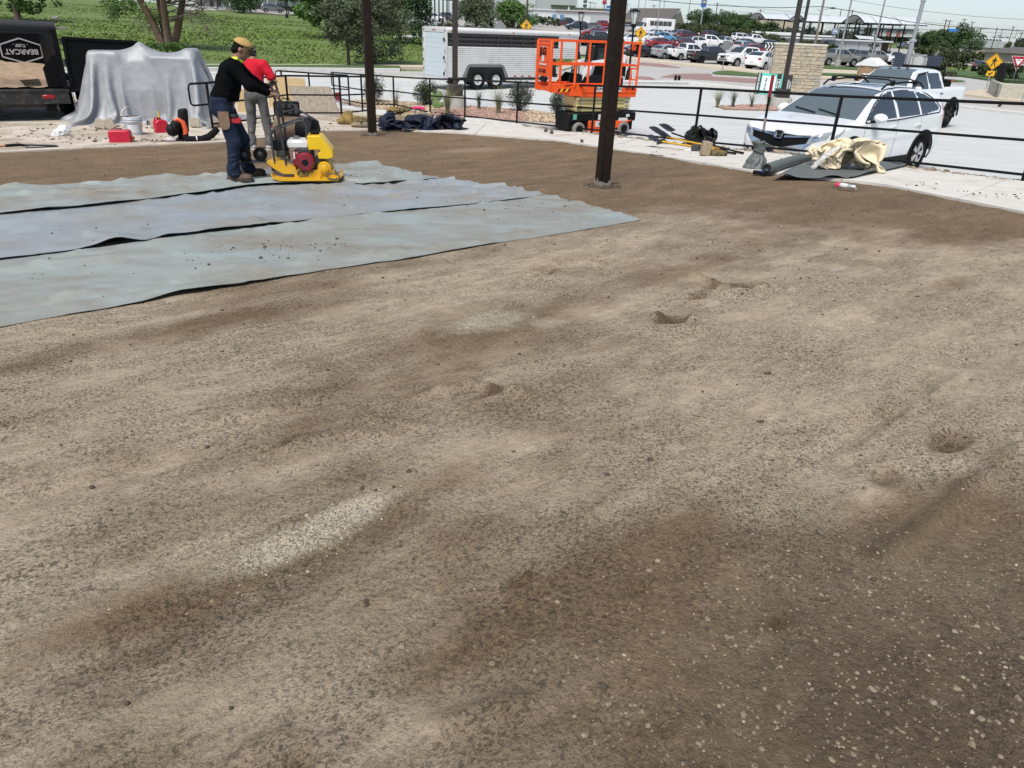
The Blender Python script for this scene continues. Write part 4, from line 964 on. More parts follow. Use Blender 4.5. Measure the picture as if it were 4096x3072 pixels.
nk=Vector(J1['neck']); b=MB(); Q=[]
for k in range(20):
    a=2*PI*k/20; c_=Vector((math.cos(a)*.085,math.sin(a)*.078,0)); o=[]
    for dz,rr in ((-.035,1.22),(.0,1.05),(.04,.93),(.043,.86),(.0,.9)):
        q=nk+sdv*c_.y*rr+(fw-up*fw.dot(up)).normalized()*0+Vector((c_.x*rr,0,0))+up*(dz+(.012 if c_.x<0 else -.03)); o.append(tuple(q))
    Q.append(o)
Q.append(Q[0]); b.grid(np.array(Q)); obj('collar',b,NEON,t,smooth=60)
# tool pouch and tape on the belt
hp=Vector((-.09,-.185,.80))
b=MB().prism([(-.058,.09),(.058,.09),(.062,-.06),(.05,-.11),(.02,-.13),(-.02,-.13),(-.05,-.11),(-.062,-.06)],.03,frame(hp+Vector((.02,.01,0)),(1,0,0),(0,0,1)))
pouch=obj('tool_pouch',b,mat('pouch_leather',(.20,.125,.075),.8,var=.3,scale=20,bump=.3),t)
obj('pliers',MB().box(hp+Vector((.02,-.006,.10)),(.025,.018,.06),.006),mat('tool_grey',(.25,.25,.25),.4,.6),pouch)
tm=obj('tape_measure',MB().box(hp+Vector((.155,.02,-.02)),(.11,.055,.075),.012),mat('red_tool',(.42,.012,.02),.5),t); obj('tape_case',MB().box(hp+Vector((.135,.015,.03)),(.085,.06,.05),.012),mat('tool_black',(.012,.012,.012),.5),tm)
# ---------------------------------------------------------------- worker in red, seen from behind
w2=pG(1047,597); rz2=R(96)
J2=dict(pelvis=(0,0,.98),waist=(0,0,1.10),chest=(.01,0,1.34),neck=(.06,0,1.53),head=(.15,.02,1.63),
 shR=(.0,-.20,1.46),elR=(-.05,-.38,1.20),wrR=(.14,-.25,1.10),paR=(.19,-.19,1.10),barR=(0,.5,1),upR=(.3,-1,0),
 shL=(.0,.20,1.46),elL=(.02,.30,1.18),wrL=(.20,.14,1.12),paL=(.24,.09,1.12),barL=(0,-.5,1),upL=(.3,1,0),
 hipR=(0,-.10,.94),knR=(.03,-.135,.52),anR=(-.02,-.165,.10),toeR=(1,-.35,0),soleR=.0,hipL=(0,.10,.94),knL=(.03,.13,.52),anL=(-.02,.16,.10),toeL=(.8,.75,0),soleL=.0)
person('worker in red T-shirt and grey jeans standing with back turned behind the compactor',(w2.x,w2.y,dirt_z(w2.x,w2.y)-.004),rz2,J2,dict(trousers=GJEAN,top=REDT,long=False,hem=.985,shoe=SHOE,sole=mat('shoe_sole',(.42,.40,.37),.8),boot=False),(.8,.05,-.6))
# ================================================================ PLATE COMPACTOR
YEL=mat('compactor_yellow',(.62,.34,.008),.4,var=.08,scale=8,dirt=(.30,.24,.15),dscale=9,damt=.12,spec=.5)
YELT=mat('tank_yellow',(.70,.44,.006),.35,var=.05); GREYM=mat('dark_grey_metal',(.045,.047,.05),.5,var=.15,metal=.3)
RUB=mat('rubber',(.010,.010,.011),.85,spec=.12,var=.2,scale=20); RED=mat('engine_red',(.20,.012,.022),.4,var=.1); WHT=mat('white_plastic',(.62,.62,.60),.35,var=.05)
DKP=mat('black_plastic',(.008,.008,.0085),.55,var=.2,spec=.15); STL=mat('bare_steel',(.32,.31,.29),.4,.7,var=.2)
c0=pG(1230,737); zc_=on_sheet(c0.x,c0.y,c0.z); cz=thing('plate_compactor','yellow plate compactor with red engine and yellow water tank on the grey fabric','compactor',(c0.x,c0.y,zc_+.004),R(10))
K=lambda u,v,y=0.:Vector(((u-1230)/283.,y,(737-v)/314.))
XZ=frame((0,0,0),(1,0,0),(0,0,1))      # prism in x-z, extruded towards -y
def XZm(y): return frame((0,y,0),(1,0,0),(0,0,1))
def side(name,pts,y0,y1,m,parent): return obj(name,MB().prism([tuple(K(*p).xz) for p in pts],y0-y1 if y0>y1 else y1-y0,XZm(max(y0,y1))),m,parent)
pl=side('base_plate',[(1108,712),(1112,708),(1120,722),(1150,727),(1340,725),(1362,712),(1366,716),(1350,735),(1140,737),(1118,730)],-.24,.24,YEL,cz)
side('deck',[(1195,698),(1288,694),(1290,720),(1280,726),(1190,726)],-.19,.19,YEL,cz)
side('rear_guard',[(1095,665),(1150,660),(1198,690),(1195,712),(1150,712),(1118,690)],-.17,.17,YEL,cz)
ex=obj('exciter_housing',MB().lathe([(.0,-.18),(.078,-.18),(.09,-.165),(.09,.165),(.078,.18),(0,.18)],28,K(1302,690),Matrix.Rotation(PI/2,4,'X')),YEL,cz)
obj('cover_disc',MB().lathe([(.0,.0),(.052,.0),(.052,.02),(.046,.024),(0,.024)],24,K(1302,690)+Vector((0,-.182,0)),Matrix.Rotation(PI/2,4,'X')),YEL,ex)
side('exciter_bracket',[(1282,696),(1330,696),(1345,730),(1278,732)],-.16,.16,YEL,cz)
tk=[(1248,560),(1290,560),(1300,566),(1336,618),(1338,640),(1330,648),(1312,651),(1283,650),(1282,628),(1292,622),(1292,616),(1284,614),(1250,616)]
mbk=MB().prism([tuple(K(*p).xz) for p in tk],.36,XZm(.18)); me=mbk.mesh('tank'); o=obj('water_tank',me,YELT,cz); bv=o.modifiers.new('b','BEVEL'); bv.width=.014; bv.segments=3; bv.limit_method='ANGLE'; bv.angle_limit=R(25)
obj('tank_cap',MB().lathe([(.055,0),(.06,.01),(.06,.028),(.045,.034),(.02,.036),(.02,.05),(0,.05)],20,K(1273,560)),DKP,cz)
side('tank_bracket',[(1268,650),(1310,650),(1300,668),(1285,680),(1280,700),(1262,700),(1265,675)],-.1,.1,GREYM,cz)
en=obj('engine_block',MB().box(K(1235,650),(.20,.26,.26),.02),mat('engine_dark',(.03,.03,.032),.6),cz)
fan=obj('fan_cover',MB().lathe([(0,.10),(.10,.10),(.115,.075),(.12,.0),(0,0)],32,K(1236,663)+Vector((0,-.14,0)),Matrix.Rotation(PI/2,4,'X')),RED,cz)
b=MB()
for k in range(28):
    a=2*PI*k/28; Mx=Matrix.Rotation(a,4,'Y'); b.box(K(1236,663)+Vector((0,-.243,0))+(Mx@Vector((0,0,.068))),(.006,.01,.05),0,Mx.to_3x3().to_4x4())
obj('fan_fins',b,mat('engine_red_light',(.28,.03,.05),.5),fan); obj('fan_hub',MB().lathe([(0,.012),(.036,.012),(.04,0),(0,0)],20,K(1236,663)+Vector((0,-.238,0)),Matrix.Rotation(PI/2,4,'X')),DKP,fan)
obj('engine_shroud',MB().box(K(1205,655),(.12,.25,.20),.03),RED,cz)
tank=obj('fuel_tank',MB().box(K(1212,598),(.30,.26,.125),.035),WHT,cz); obj('fuel_cap',MB().lathe([(.04,0),(.04,.02),(.03,.026),(0,.026)],18,K(1205,577)),STL,tank)
obj('air_cleaner',MB().box(K(1150,603),(.20,.22,.13),.02),DKP,cz); obj('muffler',MB().box(K(1150,635),(.14,.2,.10),.02),GREYM,cz); obj('recoil_sticker',MB().box(K(1195,640)+Vector((0,-.127,0)),(.02,.004,.09)),WHT,cz)
def pipes(name,runs,r,m,parent):
    b=MB()
    for q in runs: b.tube(q,r,8)
    return obj(name,b,m,parent)
for y in (-.16,.16): pipes('roll_bar',[[K(1125,672,y),K(1122,560,y),K(1128,545,y),K(1140,537,y),K(1225,503,y),K(1240,506,y),K(1247,520,y),K(1248,575,y)]],.014,GREYM,cz)
pipes('roll_bar_cross',[[K(1235,503,-.16),K(1235,503,.16)]],.014,GREYM,cz)
hl=[[K(1165,675,-.17),K(1150,430,-.17),K(1143,385,-.17),K(1138,373,-.17)],[K(1165,675,.22),K(1150,430,.22),K(1143,385,.22),K(1138,373,.22)]]
hd=pipes('handle',hl+[[K(1138,373,-.17),K(1136,368,-.15),K(1136,368,.2),K(1138,373,.22)]],.015,GREYM,cz)
obj('handle_grip',MB().tube([K(1136,368,-.13),K(1136,368,.18)],.019,10),RUB,hd)
obj('control_plate',MB().box(K(1152,482,.02),(.012,.36,.12),.004),DKP,hd)
obj('lifting_strap',MB().sqtube(K(1145,398,.0),K(1270,505,.0),.03,.006),GREYM,hd)
for du,y in ((0,-.1),(52,.02)):
    wl=obj('transport_wheel',MB().lathe([(.0,-.022),(.05,-.022),(.055,-.03),(.08,-.03),(.088,-.018),(.088,.018),(.08,.03),(.055,.03),(.05,.022),(0,.022)],28,K(1016+du,640+du*.08)+Vector((0,y,0)),Matrix.Rotation(PI/2,4,'X')),RUB,cz)
    obj('hub',MB().lathe([(0,-.034),(.018,-.034),(.045,-.018),(.045,.018),(.018,.034),(0,.034)],14,K(1016+du,640+du*.08)+Vector((0,y,0)),Matrix.Rotation(PI/2,4,'X')),GREYM,wl)
obj('wheel_bracket',MB().box(K(1062,672),(.36,.2,.012),.003).box(K(1020,652)+Vector((0,-.04,0)),(.06,.012,.11)).box(K(1112,690),(.03,.2,.1),.006),GREYM,cz)
obj('carrying_loop',MB().tube([K(1318,705,-.245),K(1345,705,-.245),K(1356,712,-.245),K(1354,724,-.245),K(1340,728,-.245),K(1318,726,-.245),K(1310,716,-.245)],.010,8,closed=True),mat('loop_green',(.06,.075,.055),.6),cz)
bd=obj('name_badge',MB().tube([K(1206,699,-.194),K(1236,699,-.194),K(1244,708,-.194),K(1240,718,-.194),K(1210,720,-.194),K(1203,710,-.194)],.006,6,closed=True),mat('loop_green',(.06,.075,.055),.6),cz)
Mt=frame(K(1223,709,-.193),(1,0,0),(0,0,1)); obj('badge_lettering',text_mb('EUSO',.06,.001,.002,Mt),mat('decal_dark',(.03,.028,.02),.6),bd)
Mt=frame(K(1232,700,-.192),(1,0,0),(0,0,1)); obj('deck_lettering',text_mb('WACKER',.05,.001,.0015,Mt),mat('decal_dark',(.03,.028,.02),.6),cz)
obj('hose',MB().tube([K(1318,652,-.05),K(1336,665,-.1),K(1340,690,-.12),K(1330,706,-.14)],.006,6),mat('clear_hose',(.4,.35,.25),.4),cz)
# ================================================================ CLOTH HEAPS
def heap(L_,prof,depth,m,name,label,cat,seed=1,wr=.05,n=110,k=46,front=None,parent=None,skirt=.12,curl=0.):
    """a crumpled cloth lying in a heap: prof = photo outline of its top (pixels); depth in metres, front line at the base pixel row"""
    pts=[L_(*p) for p in prof]; xs=[p.x for p in pts]; zs_=[max(.01,p.z) for p in pts]
    t=parent or thing(name,label,cat,L_.p,L_.rz)
    X=np.linspace(xs[0],xs[-1],n)[:,None]*np.ones((1,k)); v=np.linspace(0,1,k)[None]*np.ones((n,1))
    top=np.interp(X,xs,zs_)
    prf=np.clip(np.minimum(v/(skirt+.0001),1),0,1)**.55*np.clip((1-v)/.25,0,1)**.5
    prf=np.where(v<.5,prf*(.55+.9*np.minimum(v,.5)),prf)
    z=top*prf
    rn=lambda s,f,g:np.clip(1-np.abs(fbm(X*f+.4*vn(X*2,v*3,0,seed+7),v*g+X*1.3,0,3,s))*4.,0,1)
    z+=top*(.16*rn(seed,2.2,3.)-.08)+wr*.6*(rn(seed+1,6,6)-.3)*np.clip(z/.08,0,1)
    z=np.maximum(z,.006+.012*rn(seed+2,5,4))
    edge_=np.minimum(1,np.minimum(np.arange(n)[:,None],np.arange(n)[::-1][:,None])/6.)
    z=.006+(z-.006)*edge_
    Y=(v-.0)*depth+.06*vn(X*3,0,0,seed+5)*(1-v)+.10*wr*fbm(X*8,v*8,2,2,seed+3)*8*.3
    Xj=X+.5*wr*fbm(X*5,v*6,5,3,seed+4)
    P=np.stack([Xj,Y,z],-1)
    o=obj('sheet' if not parent else 'cloth',MB().grid(P),m,t,smooth=60); so_=o.modifiers.new('s','SOLIDIFY'); so_.thickness=.004
    return t
# ================================================================ DUMP TRAILER (left edge)
BLKM=mat('trailer_black',(.006,.006,.007),.6,var=.3,scale=5,dirt=(.10,.09,.08),dscale=22,damt=.04,spec=.08)
BLKD=mat('trailer_black_dusty',(.018,.017,.017),.6,var=.5,scale=6,dirt=(.09,.075,.06),dscale=6,damt=.35)
SAND=mat('sand',(.34,.245,.165),.95,var=.25,scale=5,bump=.5,bscale=60)
LB=Loc((205,465),pP(232,465)); LB.b=(232,465)
dt=thing('dump_trailer','black dump trailer loaded with sand, its rear door swung open','trailer',LB.p+rotz(LB.rz+R(4))@Vector((.10,-1.15,.0)),LB.rz+R(4))
q=LB; xr=q(205,340).x+.14; W_=2.15; zf=.72; zt=1.88; Lg=4.2
obj('bed_floor',MB().bx(xr-W_,xr,0,Lg,zf-.1,zf,.01),BLKD,dt)
obj('side_panel',MB().bx(xr-.06,xr,.0,Lg,zf,zt,.01),BLKM,dt); obj('side_panel',MB().bx(xr-W_,xr-W_+.06,0,Lg,zf,zt,.01),BLKM,dt)
hb=obj('headboard',MB().bx(xr-W_,xr,Lg-.06,Lg,zf,zt+.1,.01),BLKM,dt)
obj('corner_post',MB().bx(xr-.10,xr+.02,-.06,.06,zf-.1,zt+.06,.012),BLKM,dt); obj('corner_post',MB().bx(xr-W_-.02,xr-W_+.1,-.06,.06,zf-.1,zt+.06,.012),BLKM,dt)
obj('gusset',MB().prism([(xr-.1,zf),(xr-.38,zf),(xr-.40,1.15),(xr-.18,1.42),(xr-.1,1.42)],.02,XZm(.07)),BLKM,dt)
rb=obj('rear_bumper',MB().bx(xr-W_,xr,-.08,.10,.40,zf-.02,.012).bx(xr-W_,xr+.02,-.10,.0,zf-.06,zf,.01).bx(xr-W_,xr-.25,.0,.5,.33,.41,.01),BLKD,dt)
obj('tail_light',MB().box((q(175,370).x-.06,-.09,.56),(.25,.03,.085),.03),mat('tail_red',(.30,.012,.018),.25,var=.05),rb)
obj('hitch_bracket',MB().bx(q(160,400).x,q(190,400).x,-.04,.05,.24,.42,.01).tube([(q(155,412).x,-.02,.28),(q(196,412).x,-.02,.28)],.022,8),BLKM,rb)
obj('tarp_roll',MB().tube([(xr-W_,.05,zt+.16),(xr+.02,.05,zt+.13)],.13,14,ry=.8).bx(xr-W_,xr-.02,.02,.10,zt-.02,zt+.12),mat('tarp_navy',(.022,.024,.032),.8,var=.3,scale=12,bump=.4,bscale=50),dt)
obj('tarp_bar',MB().tube([(xr-.02,.05,zt+.10),(xr+.24,.05,zt+.10)],.022,8).tube([(xr-.0,.05,zt+.30),(xr+.12,.05,zt+.32)],.03,8).tube([(xr+.12,.05,zt+.32),(xr+.13,.05,zt+.12)],.006,5),STL,dt)
# door, opened flat out to the right
dr=bpy.data.objects.new('door',None); C.objects.link(dr); dr.parent=dt; dr.location=(xr+.05,-.03,zf-.06); dr.rotation_euler=(0,R(2.2),R(-3))
dw=1.55; dh=1.16
obj('panel',MB().bx(0,dw,0,.035,0,dh,.005),BLKM,dr); b=MB().bx(0,dw,-.03,.05,dh-.06,dh,.008).bx(0,dw,-.03,.05,0,.06,.008).bx(dw-.06,dw,-.032,.052,0,dh,.008).bx(0,.07,-.032,.052,0,dh,.008); obj('frame',b,BLKM,dr)
for zz in (.18,.62,1.06): obj('hinge',MB().tube([(-.02,-.04,zz-.07),(-.02,-.04,zz+.07)],.03,10),BLKD,dr)
b=MB()
for k in range(11): b.tube([(.03,-.07,-.02-k*.045),(.03+.012*(k%2),-.07+.012*((k+1)%2),-.055-k*.045)],.011,5)
obj('chain',b,STL,dr)
# sand inside
n=46; X,Y=np.meshgrid(np.linspace(xr-W_+.03,xr-.1,n),np.linspace(.02,Lg-.1,60),indexing='ij')
Z=zf+.03+.36*np.clip((Y-.15)/1.9,0,1)**.8*(1-.32*np.clip((X-(xr-1.4))/1.3,0,1))+.05*fbm(X*3,Y*3,0,3,4)
obj('sand_load',MB().grid(np.stack([X,Y,Z],-1)),SAND,dt,smooth=180)
# logo on the headboard (upside down)
lc=Vector((xr-.52,Lg-.075,1.34)); Ml=frame(lc,(-1,0,0),(0,0,-1)); LOGO=mat('logo_silver',(.42,.42,.42),.6,var=.1)
hx=[(-.46,.16),(-.46,-.13),(0,-.29),(.46,-.13),(.46,.16),(0,.30)]
b=MB()
for i in range(6):
    a,c=Vector((*hx[i],0)),Vector((*hx[(i+1)%6],0)); b.sqtube(Ml@a,Ml@c,.034,.006,up=(0,1,0))
lg=obj('logo',b,LOGO,hb); obj('logo_lettering',text_mb('BEARCAT',.175,.002,.005,Ml@Matrix.Translation((0,.03,0))),LOGO,lg); obj('logo_lettering',text_mb('. TURF .',.10,.002,.003,Ml@Matrix.Translation((0,-.12,0))),LOGO,lg)
# wheels and fender
for yw in (1.15,2.0):
    for xw in (xr+.02,xr-W_-.02):
        tr=obj('wheel',MB().lathe([(.19,-.12),(.33,-.12),(.375,-.09),(.385,0),(.375,.09),(.33,.12),(.19,.12)],28,(xw,yw,.385),Matrix.Rotation(PI/2,4,'Y')),RUB,dt)
        obj('rim',MB().lathe([(0,-.05),(.12,-.06),(.2,-.1),(.2,.1),(.12,.06),(0,.05)],20,(xw,yw,.385),Matrix.Rotation(PI/2,4,'Y')),GREYM,tr)
obj('fender',MB().prism([(.55,.42),(.6,.8),(.8,.9),(2.4,.9),(2.6,.8),(2.65,.42),(2.55,.42),(2.5,.74),(2.35,.82),(.85,.82),(.7,.74),(.65,.42)],.34,frame((xr+.19,0,0),(0,1,0),(0,0,1))),BLKM,dt)
obj('axle_tongue',MB().bx(xr-W_*.6,xr-W_*.4,.3,Lg+1.2,.42,.56).tube([(xr-W_-.1,1.15,.385),(xr+.1,1.15,.385)],.05,8).tube([(xr-W_-.1,2.0,.385),(xr+.1,2.0,.385)],.05,8),BLKM,dt)
jl=obj('jack_leg',MB().bx(q(5,400).x,q(22,400).x,.4,.5,.12,.5).bx(q(-6,420).x,q(38,420).x,.35,.55,.0,.12,.01),BLKD,dt)
sh=thing('scoop_shovel','empty steel shovel blade stuck in the sand of the dump trailer','shovel',dt.matrix_basis@Vector((q(108,310).x,.25,zf+.08)),LB.rz)
obj('blade',MB().prism([(-.20,.10),(.18,.13),(.22,-.02),(.1,-.08),(-.08,-.09)],.012,frame((0,-.0,0),(1,0,0),(0,-.35,1))).prism([(-.08,-.09),(.1,-.08),(.22,-.02),(.2,.0),(.08,.12),(-.07,.12)],.012,frame((0,0,-.02),(1,0,0),(0,1,.35))),mat('shovel_steel',(.10,.095,.075),.5,.5,var=.3),sh)
obj('socket',MB().tube([(0,.1,-.02),(.02,.3,.02)],.018,8),DKP,sh)
# ================================================================ SILVER TARP over pallets
LT=Loc((580,512)); SIL=mat('silver_tarp',(.29,.30,.315),.5,.12,var=.16,scale=4,bump=1.,bscale=7,spec=.4)
st=thing('tarp','crumpled silver tarp draped over a tall heap beside the dump trailer','tarp',LT.p+rotz(LT.rz)@Vector((0,.35,.01)),LT.rz-R(16))
Pc=cloth(110,84,5.6,4.5,-.05,.95,1.95,[(-1.15,-.45,.5,1.5,1.58),(-.45,.2,.55,1.5,1.42),(-.14,.06,.75,1.0,1.80),(.2,1.2,.5,1.45,1.52),(.9,1.22,.6,1.3,1.68),(-1.25,1.3,.42,1.55,.8)],150,(.86,.86),seed=3,noise=.10,iters=10,grav=.0022,fr=.25,gf=.04)
Pc[...,2]*=.97
cloth_obj('cover',Pc,SIL,st)
# pavers holding the tarp down
PAV=mat('tan_paver',(.34,.29,.22),.9,var=.15,scale=12,bump=.3)
for (u,v_,a,rx,lab) in ((418,462,.3,55,'tan paver stone leaning on the silver tarp beside the trailer door'),(450,468,-.4,75,'brown paver stone tipped up under the silver tarp edge'),(613,478,.0,60,'tan paver stone at the tarp foot behind the bucket'),(757,470,.25,58,'tan paver stone leaning on the tarp above the blower'),(835,478,-.2,60,'tan paver stone on the tarp edge beside the railing end')):
    p=LT(u,v_); o=obj('paver_stone',MB().box((0,0,0),(.20,.06,.22),.01),PAV); o.parent=None
    o.location=LT.p+rotz(LT.rz)@Vector((p.x,-.27,.13)); o.rotation_euler=(R(rx-90),a,LT.rz); tag(o,lab,'paver','pavers holding down the silver tarp')
# mud pile behind the tarp edge
LM=Loc((310,462)); P=[]
for _ in range(420):
    a=random.uniform(0,2*PI); r=random.random()**.6; P.append((LM.p.x+math.cos(a)*r*.42,LM.p.y+.3+math.sin(a)*r*.3,LM.p.z+.28*(1-r)*random.random()+.01))
tag(rocks('mud_pile',np.array(P),NR.gamma(3.,.012,len(P))+.012,mat('mud',(.11,.075,.048),.95,var=.4,scale=14),.8,.4),'small pile of brown mud between the trailer wheel and the tarp','mud',kind='stuff')
P=[]
for (u,v_,r_,n_) in ((600,568,.28,90),(470,513,.35,60),(350,515,.5,40),(150,560,1.2,70),(330,560,.8,50),(800,548,.4,20),(1040,590,.3,20),(930,560,.4,40),(1420,500,.7,60),(1250,520,.8,60),(60,520,1.,40)):
    c=pP(u,v_)
    for _ in range(n_): P.append((c.x+NR.normal(0,r_),c.y+NR.normal(0,r_*.45),0))
P=np.array([(x,y,Pd(x,y)+.028) for x,y,_ in P if not inpoly(np.array([x]),np.array([y]),dirt_poly)[0]])
tag(rocks('mud_crumbs',P,NR.gamma(1.6,.008,len(P))+.005,CLOD,.5,.4),'dark mud crumbs scattered over the dirty concrete','mud',kind='stuff')
# ================================================================ SMALL THINGS ON THE PAD
Lq=Loc((541,543)); t=thing('bucket','white plastic bucket with a stick across its rim, before the silver tarp','bucket',Lq.p,Lq.rz)
BKT=mat('bucket_white',(.50,.53,.57),.35,var=.06); b=MB().lathe([(0,.0),(.150,.0),(.178,.27),(.186,.28),(.186,.30),(.18,.31),(.19,.33),(.19,.37),(.183,.39),(.174,.39),(.168,.3),(.145,.02),(0,.02)],36); obj('pail',b,BKT,t)
for z in (.30,.345): obj('rim_ring',MB().tube([(.192*math.cos(a),.192*math.sin(a),z) for a in np.linspace(0,2*PI,37)[:-1]],.006,6,closed=True),BKT,t)
obj('label',MB().grid(np.array([[(r_*math.cos(a),r_*math.sin(a),z) for z,r_ in ((.08,.1625),(.24,.1795))] for a in np.linspace(-2.3,-1.0,12)])),mat('paper_label',(.66,.67,.68),.6,var=.1,scale=60),t)
obj('wire_handle',MB().tube([(-.02+.19*math.cos(a)*.95,-.02+.1*math.sin(a*1.),.37+.20*math.sin(a)) for a in np.linspace(.1,PI-.1,16)],.005,6),STL,t)
obj('stick',MB().sqtube((-.30,-.06,.385),(.12,.03,.40),.035,.02),mat('stick_wood',(.16,.11,.06),.8),t)
REDP=mat('gas_red',(.47,.010,.035),.35,var=.06,scale=8)
def gas_can(base,label,lying):
    Lq=Loc(base); t=thing('gas_can',label,'gas can',Lq.p,Lq.rz+R(-12 if lying else 15))
    pr=[(-.13,0),(.13,0),(.14,.05),(.14,.22),(.10,.28),(.02,.30),(-.05,.30),(-.13,.24),(-.14,.05)]
    if not lying:
        o=obj('can_body',MB().prism(pr,.2,XZm(.1)),REDP,t); bv=o.modifiers.new('b','BEVEL'); bv.width=.03; bv.segments=3; bv.limit_method='ANGLE'; bv.angle_limit=R(20)
        obj('spout',MB().tube([(-.01,0,.29),(.0,0,.46)],[.022,.014],10),mat('spout_yellow',(.60,.46,.01),.5),t); obj('collar',MB().lathe([(.04,0),(.04,.03),(.03,.035)],16,(-.01,0,.29)),DKP,t); obj('carry_handle',MB().tube([(-.12,0,.23),(-.1,0,.32),(-.03,0,.33)],.016,8),REDP,t)
    else:
        o=obj('can_body',MB().prism([(-.20,.0),(.17,.0),(.185,.04),(.185,.20),(.16,.25),(-.19,.25),(-.205,.2),(-.205,.04)],.26,XZm(.13)),REDP,t); bv=o.modifiers.new('b','BEVEL'); bv.width=.035; bv.segments=3; bv.limit_method='ANGLE'; bv.angle_limit=R(20)
        obj('mould_rib',MB().bx(-.02,.0,-.135,.135,.01,.24,.004),REDP,t); obj('spout_cap',MB().lathe([(.03,0),(.03,.05),(.02,.06),(0,.06)],14,(.18,0,.10),Matrix.Rotation(PI/2,4,'Y')),mat('cap_orange',(.45,.06,.02),.5),t)
gas_can((490,573),'red plastic gas can lying on its side before the white bucket',True)
gas_can((648,534),'red plastic gas can standing upright with a yellow spout by the blower',False)
# backpack blower
Lq=Loc((760,568)); t=thing('backpack_blower','black and orange backpack leaf blower lying with its ribbed hose by the railing','leaf blower',Lq.p,Lq.rz); K2=lambda u,v_,y=0.:Lq(u,v_,y)
obj('base_frame',MB().box(K2(705,562)+Vector((.08,.05,.02)),(.42,.30,.05),.015),DKP,t)
obj('back_pad',npmesh('pad',*blob([(hv(K2(735,548,.12)),hv(K2(728,450,.2)),.10,.07),(hv(K2(745,520,.14)),hv(K2(742,445,.2)),.06,.05)],.014,.05)),DKP,t)
obj('engine_cover',npmesh('cov',*blob([('e',hv(K2(695,515,-.02)),(.12,.12,.12)),('e',hv(K2(710,492,.02)),(.10,.10,.09))],.014,.04,disp=lambda x,y,z:.004*np.sign(np.sin(x*90)))),DKP,t)
obj('orange_housing',MB().tube([K2(703,478,-.02),K2(715,472,-.03),K2(733,485,-.05),K2(742,510,-.07),K2(745,540,-.08)],[.03,.04,.045,.048,.05],14),mat('blower_orange',(.62,.085,.02),.4),t)
obj('fuel_tank',MB().box(K2(690,550,-.08),(.20,.14,.08),.03),mat('tank_white',(.5,.45,.45),.4),t)
hs_=obj('elbow',MB().tube([K2(742,535,-.08),K2(750,555,-.1),K2(785,557,-.1)],[.075,.08,.07],14),RUB,t)
pts=[K2(785,555,-.1),K2(805,556,-.1),K2(830,548,-.08),K2(850,532,-.04),K2(860,520,.0)]
pts=rs(pts,26); obj('ribbed_hose',MB().tube(pts,[.062+.008*(i%2) for i in range(26)],14),RUB,t); obj('clamp',MB().tube([K2(783,555,-.1),K2(787,555,-.1)],.072,14),WHT,hs_)
obj('strap',MB().tube([K2(720,566,-.15),K2(760,545,-.2),K2(800,566,-.2)],.008,5),DKP,t)
# plastic bag, shovel
Lq=Loc((246,547)); t=thing('plastic_bag','crumpled translucent white plastic bag alone on the dirty concrete','bag',Lq.p,Lq.rz)
V,Fq=blob([('e',(0.02,0,.09),(.17,.10,.10)),('e',(.08,0,.15),(.10,.08,.09)),('e',(-.1,0,.05),(.09,.08,.05)),(( .12,0,.20),(.16,0,.17),.03,.02)],.012,.05,disp=lambda x,y,z:.035*np.abs(vn(x*12,y*12,z*12,3))+.012*vn(x*30,y*30,z*30,4),cut=lambda x,y,z:-z)
obj('film',crumple(V,Fq,.12,30),mat('white_film',(.78,.78,.80),.3,var=.04,spec=.6,trans=.12),t)
Lq=Loc((110,597)); t=thing('shovel','shovel with orange wooden handle lying on the pad beside the dirt edge','shovel',Lq.p,Lq.rz)
HND=mat('orange_wood',(.36,.15,.055),.6,var=.2,scale=20)
obj('handle',MB().tube([Lq(-260,588)+Vector((0,0,.04)),Lq(38,588)+Vector((0,0,.05))],.021,10),HND,t); obj('grip',MB().tube([Lq(38,588)+Vector((0,0,.05)),Lq(85,589)+Vector((0,0,.055)),Lq(105,592)+Vector((0,0,.045))],[.026,.026,.02],10),RUB,t)
b=MB(); pr=[]
for i in range(13):
    f=i/12; w_=.115*(1-.15*f)*(1 if f<.8 else math.sqrt(max(0,1-((f-.8)/.2)**2)))+.004; pr.append([(Lq(100,596).x+.54*f,w_*s,.018+.035*(1-f)+.03*(1-(1-abs(s))**1)*.6+.004) for s in np.linspace(-1,1,9)])
obj('blade',b.grid(np.array(pr)),mat('shovel_blade',(.05,.05,.05),.4,.6,var=.4,scale=12),t)
# ================================================================ BEHIND THE WORKERS
PLY=mat('plywood',(.47,.34,.17),.75,var=.14,scale=3,stretch=(1,1,8)); PLYW=mat('weathered_plywood',(.30,.255,.20),.85,var=.35,scale=4,stretch=(6,6,.5),dirt=(.10,.085,.07),dscale=3,damt=.35,bump=.2)
c=pD(1283,471,20.4); t=thing('plywood_sheet','weathered grey plywood sheet leaning on the black railing','plywood',c,rzc(c)); s_=FP/20.4
b=MB(); tl,tr_,br,bl=Vector((-117/s_,.42,.79)),Vector((46/s_,.42,.79)),Vector((82/s_,0,0)),Vector((-84/s_,0,0)); nn=(tr_-tl).cross(bl-tl).normalized()*.018
b.add([tl,tr_,br,bl,tl-nn,tr_-nn,br-nn,bl-nn],[(0,1,2,3),(7,6,5,4),(0,4,5,1),(1,5,6,2),(2,6,7,3),(3,7,4,0)]); obj('sheet',b,PLYW,t)
for x in np.linspace(-.5,.4,8): obj('nail_hole',MB().box(tl.lerp(bl,.22)+Vector((x+.6,-.012,0)),(.018,.006,.018)),DKP,t)
c=pD(1158,430,21.2); t=thing('plywood_sheet','clean tan plywood sheet behind the weathered one','plywood',c,rzc(c)); s_=FP/21.2
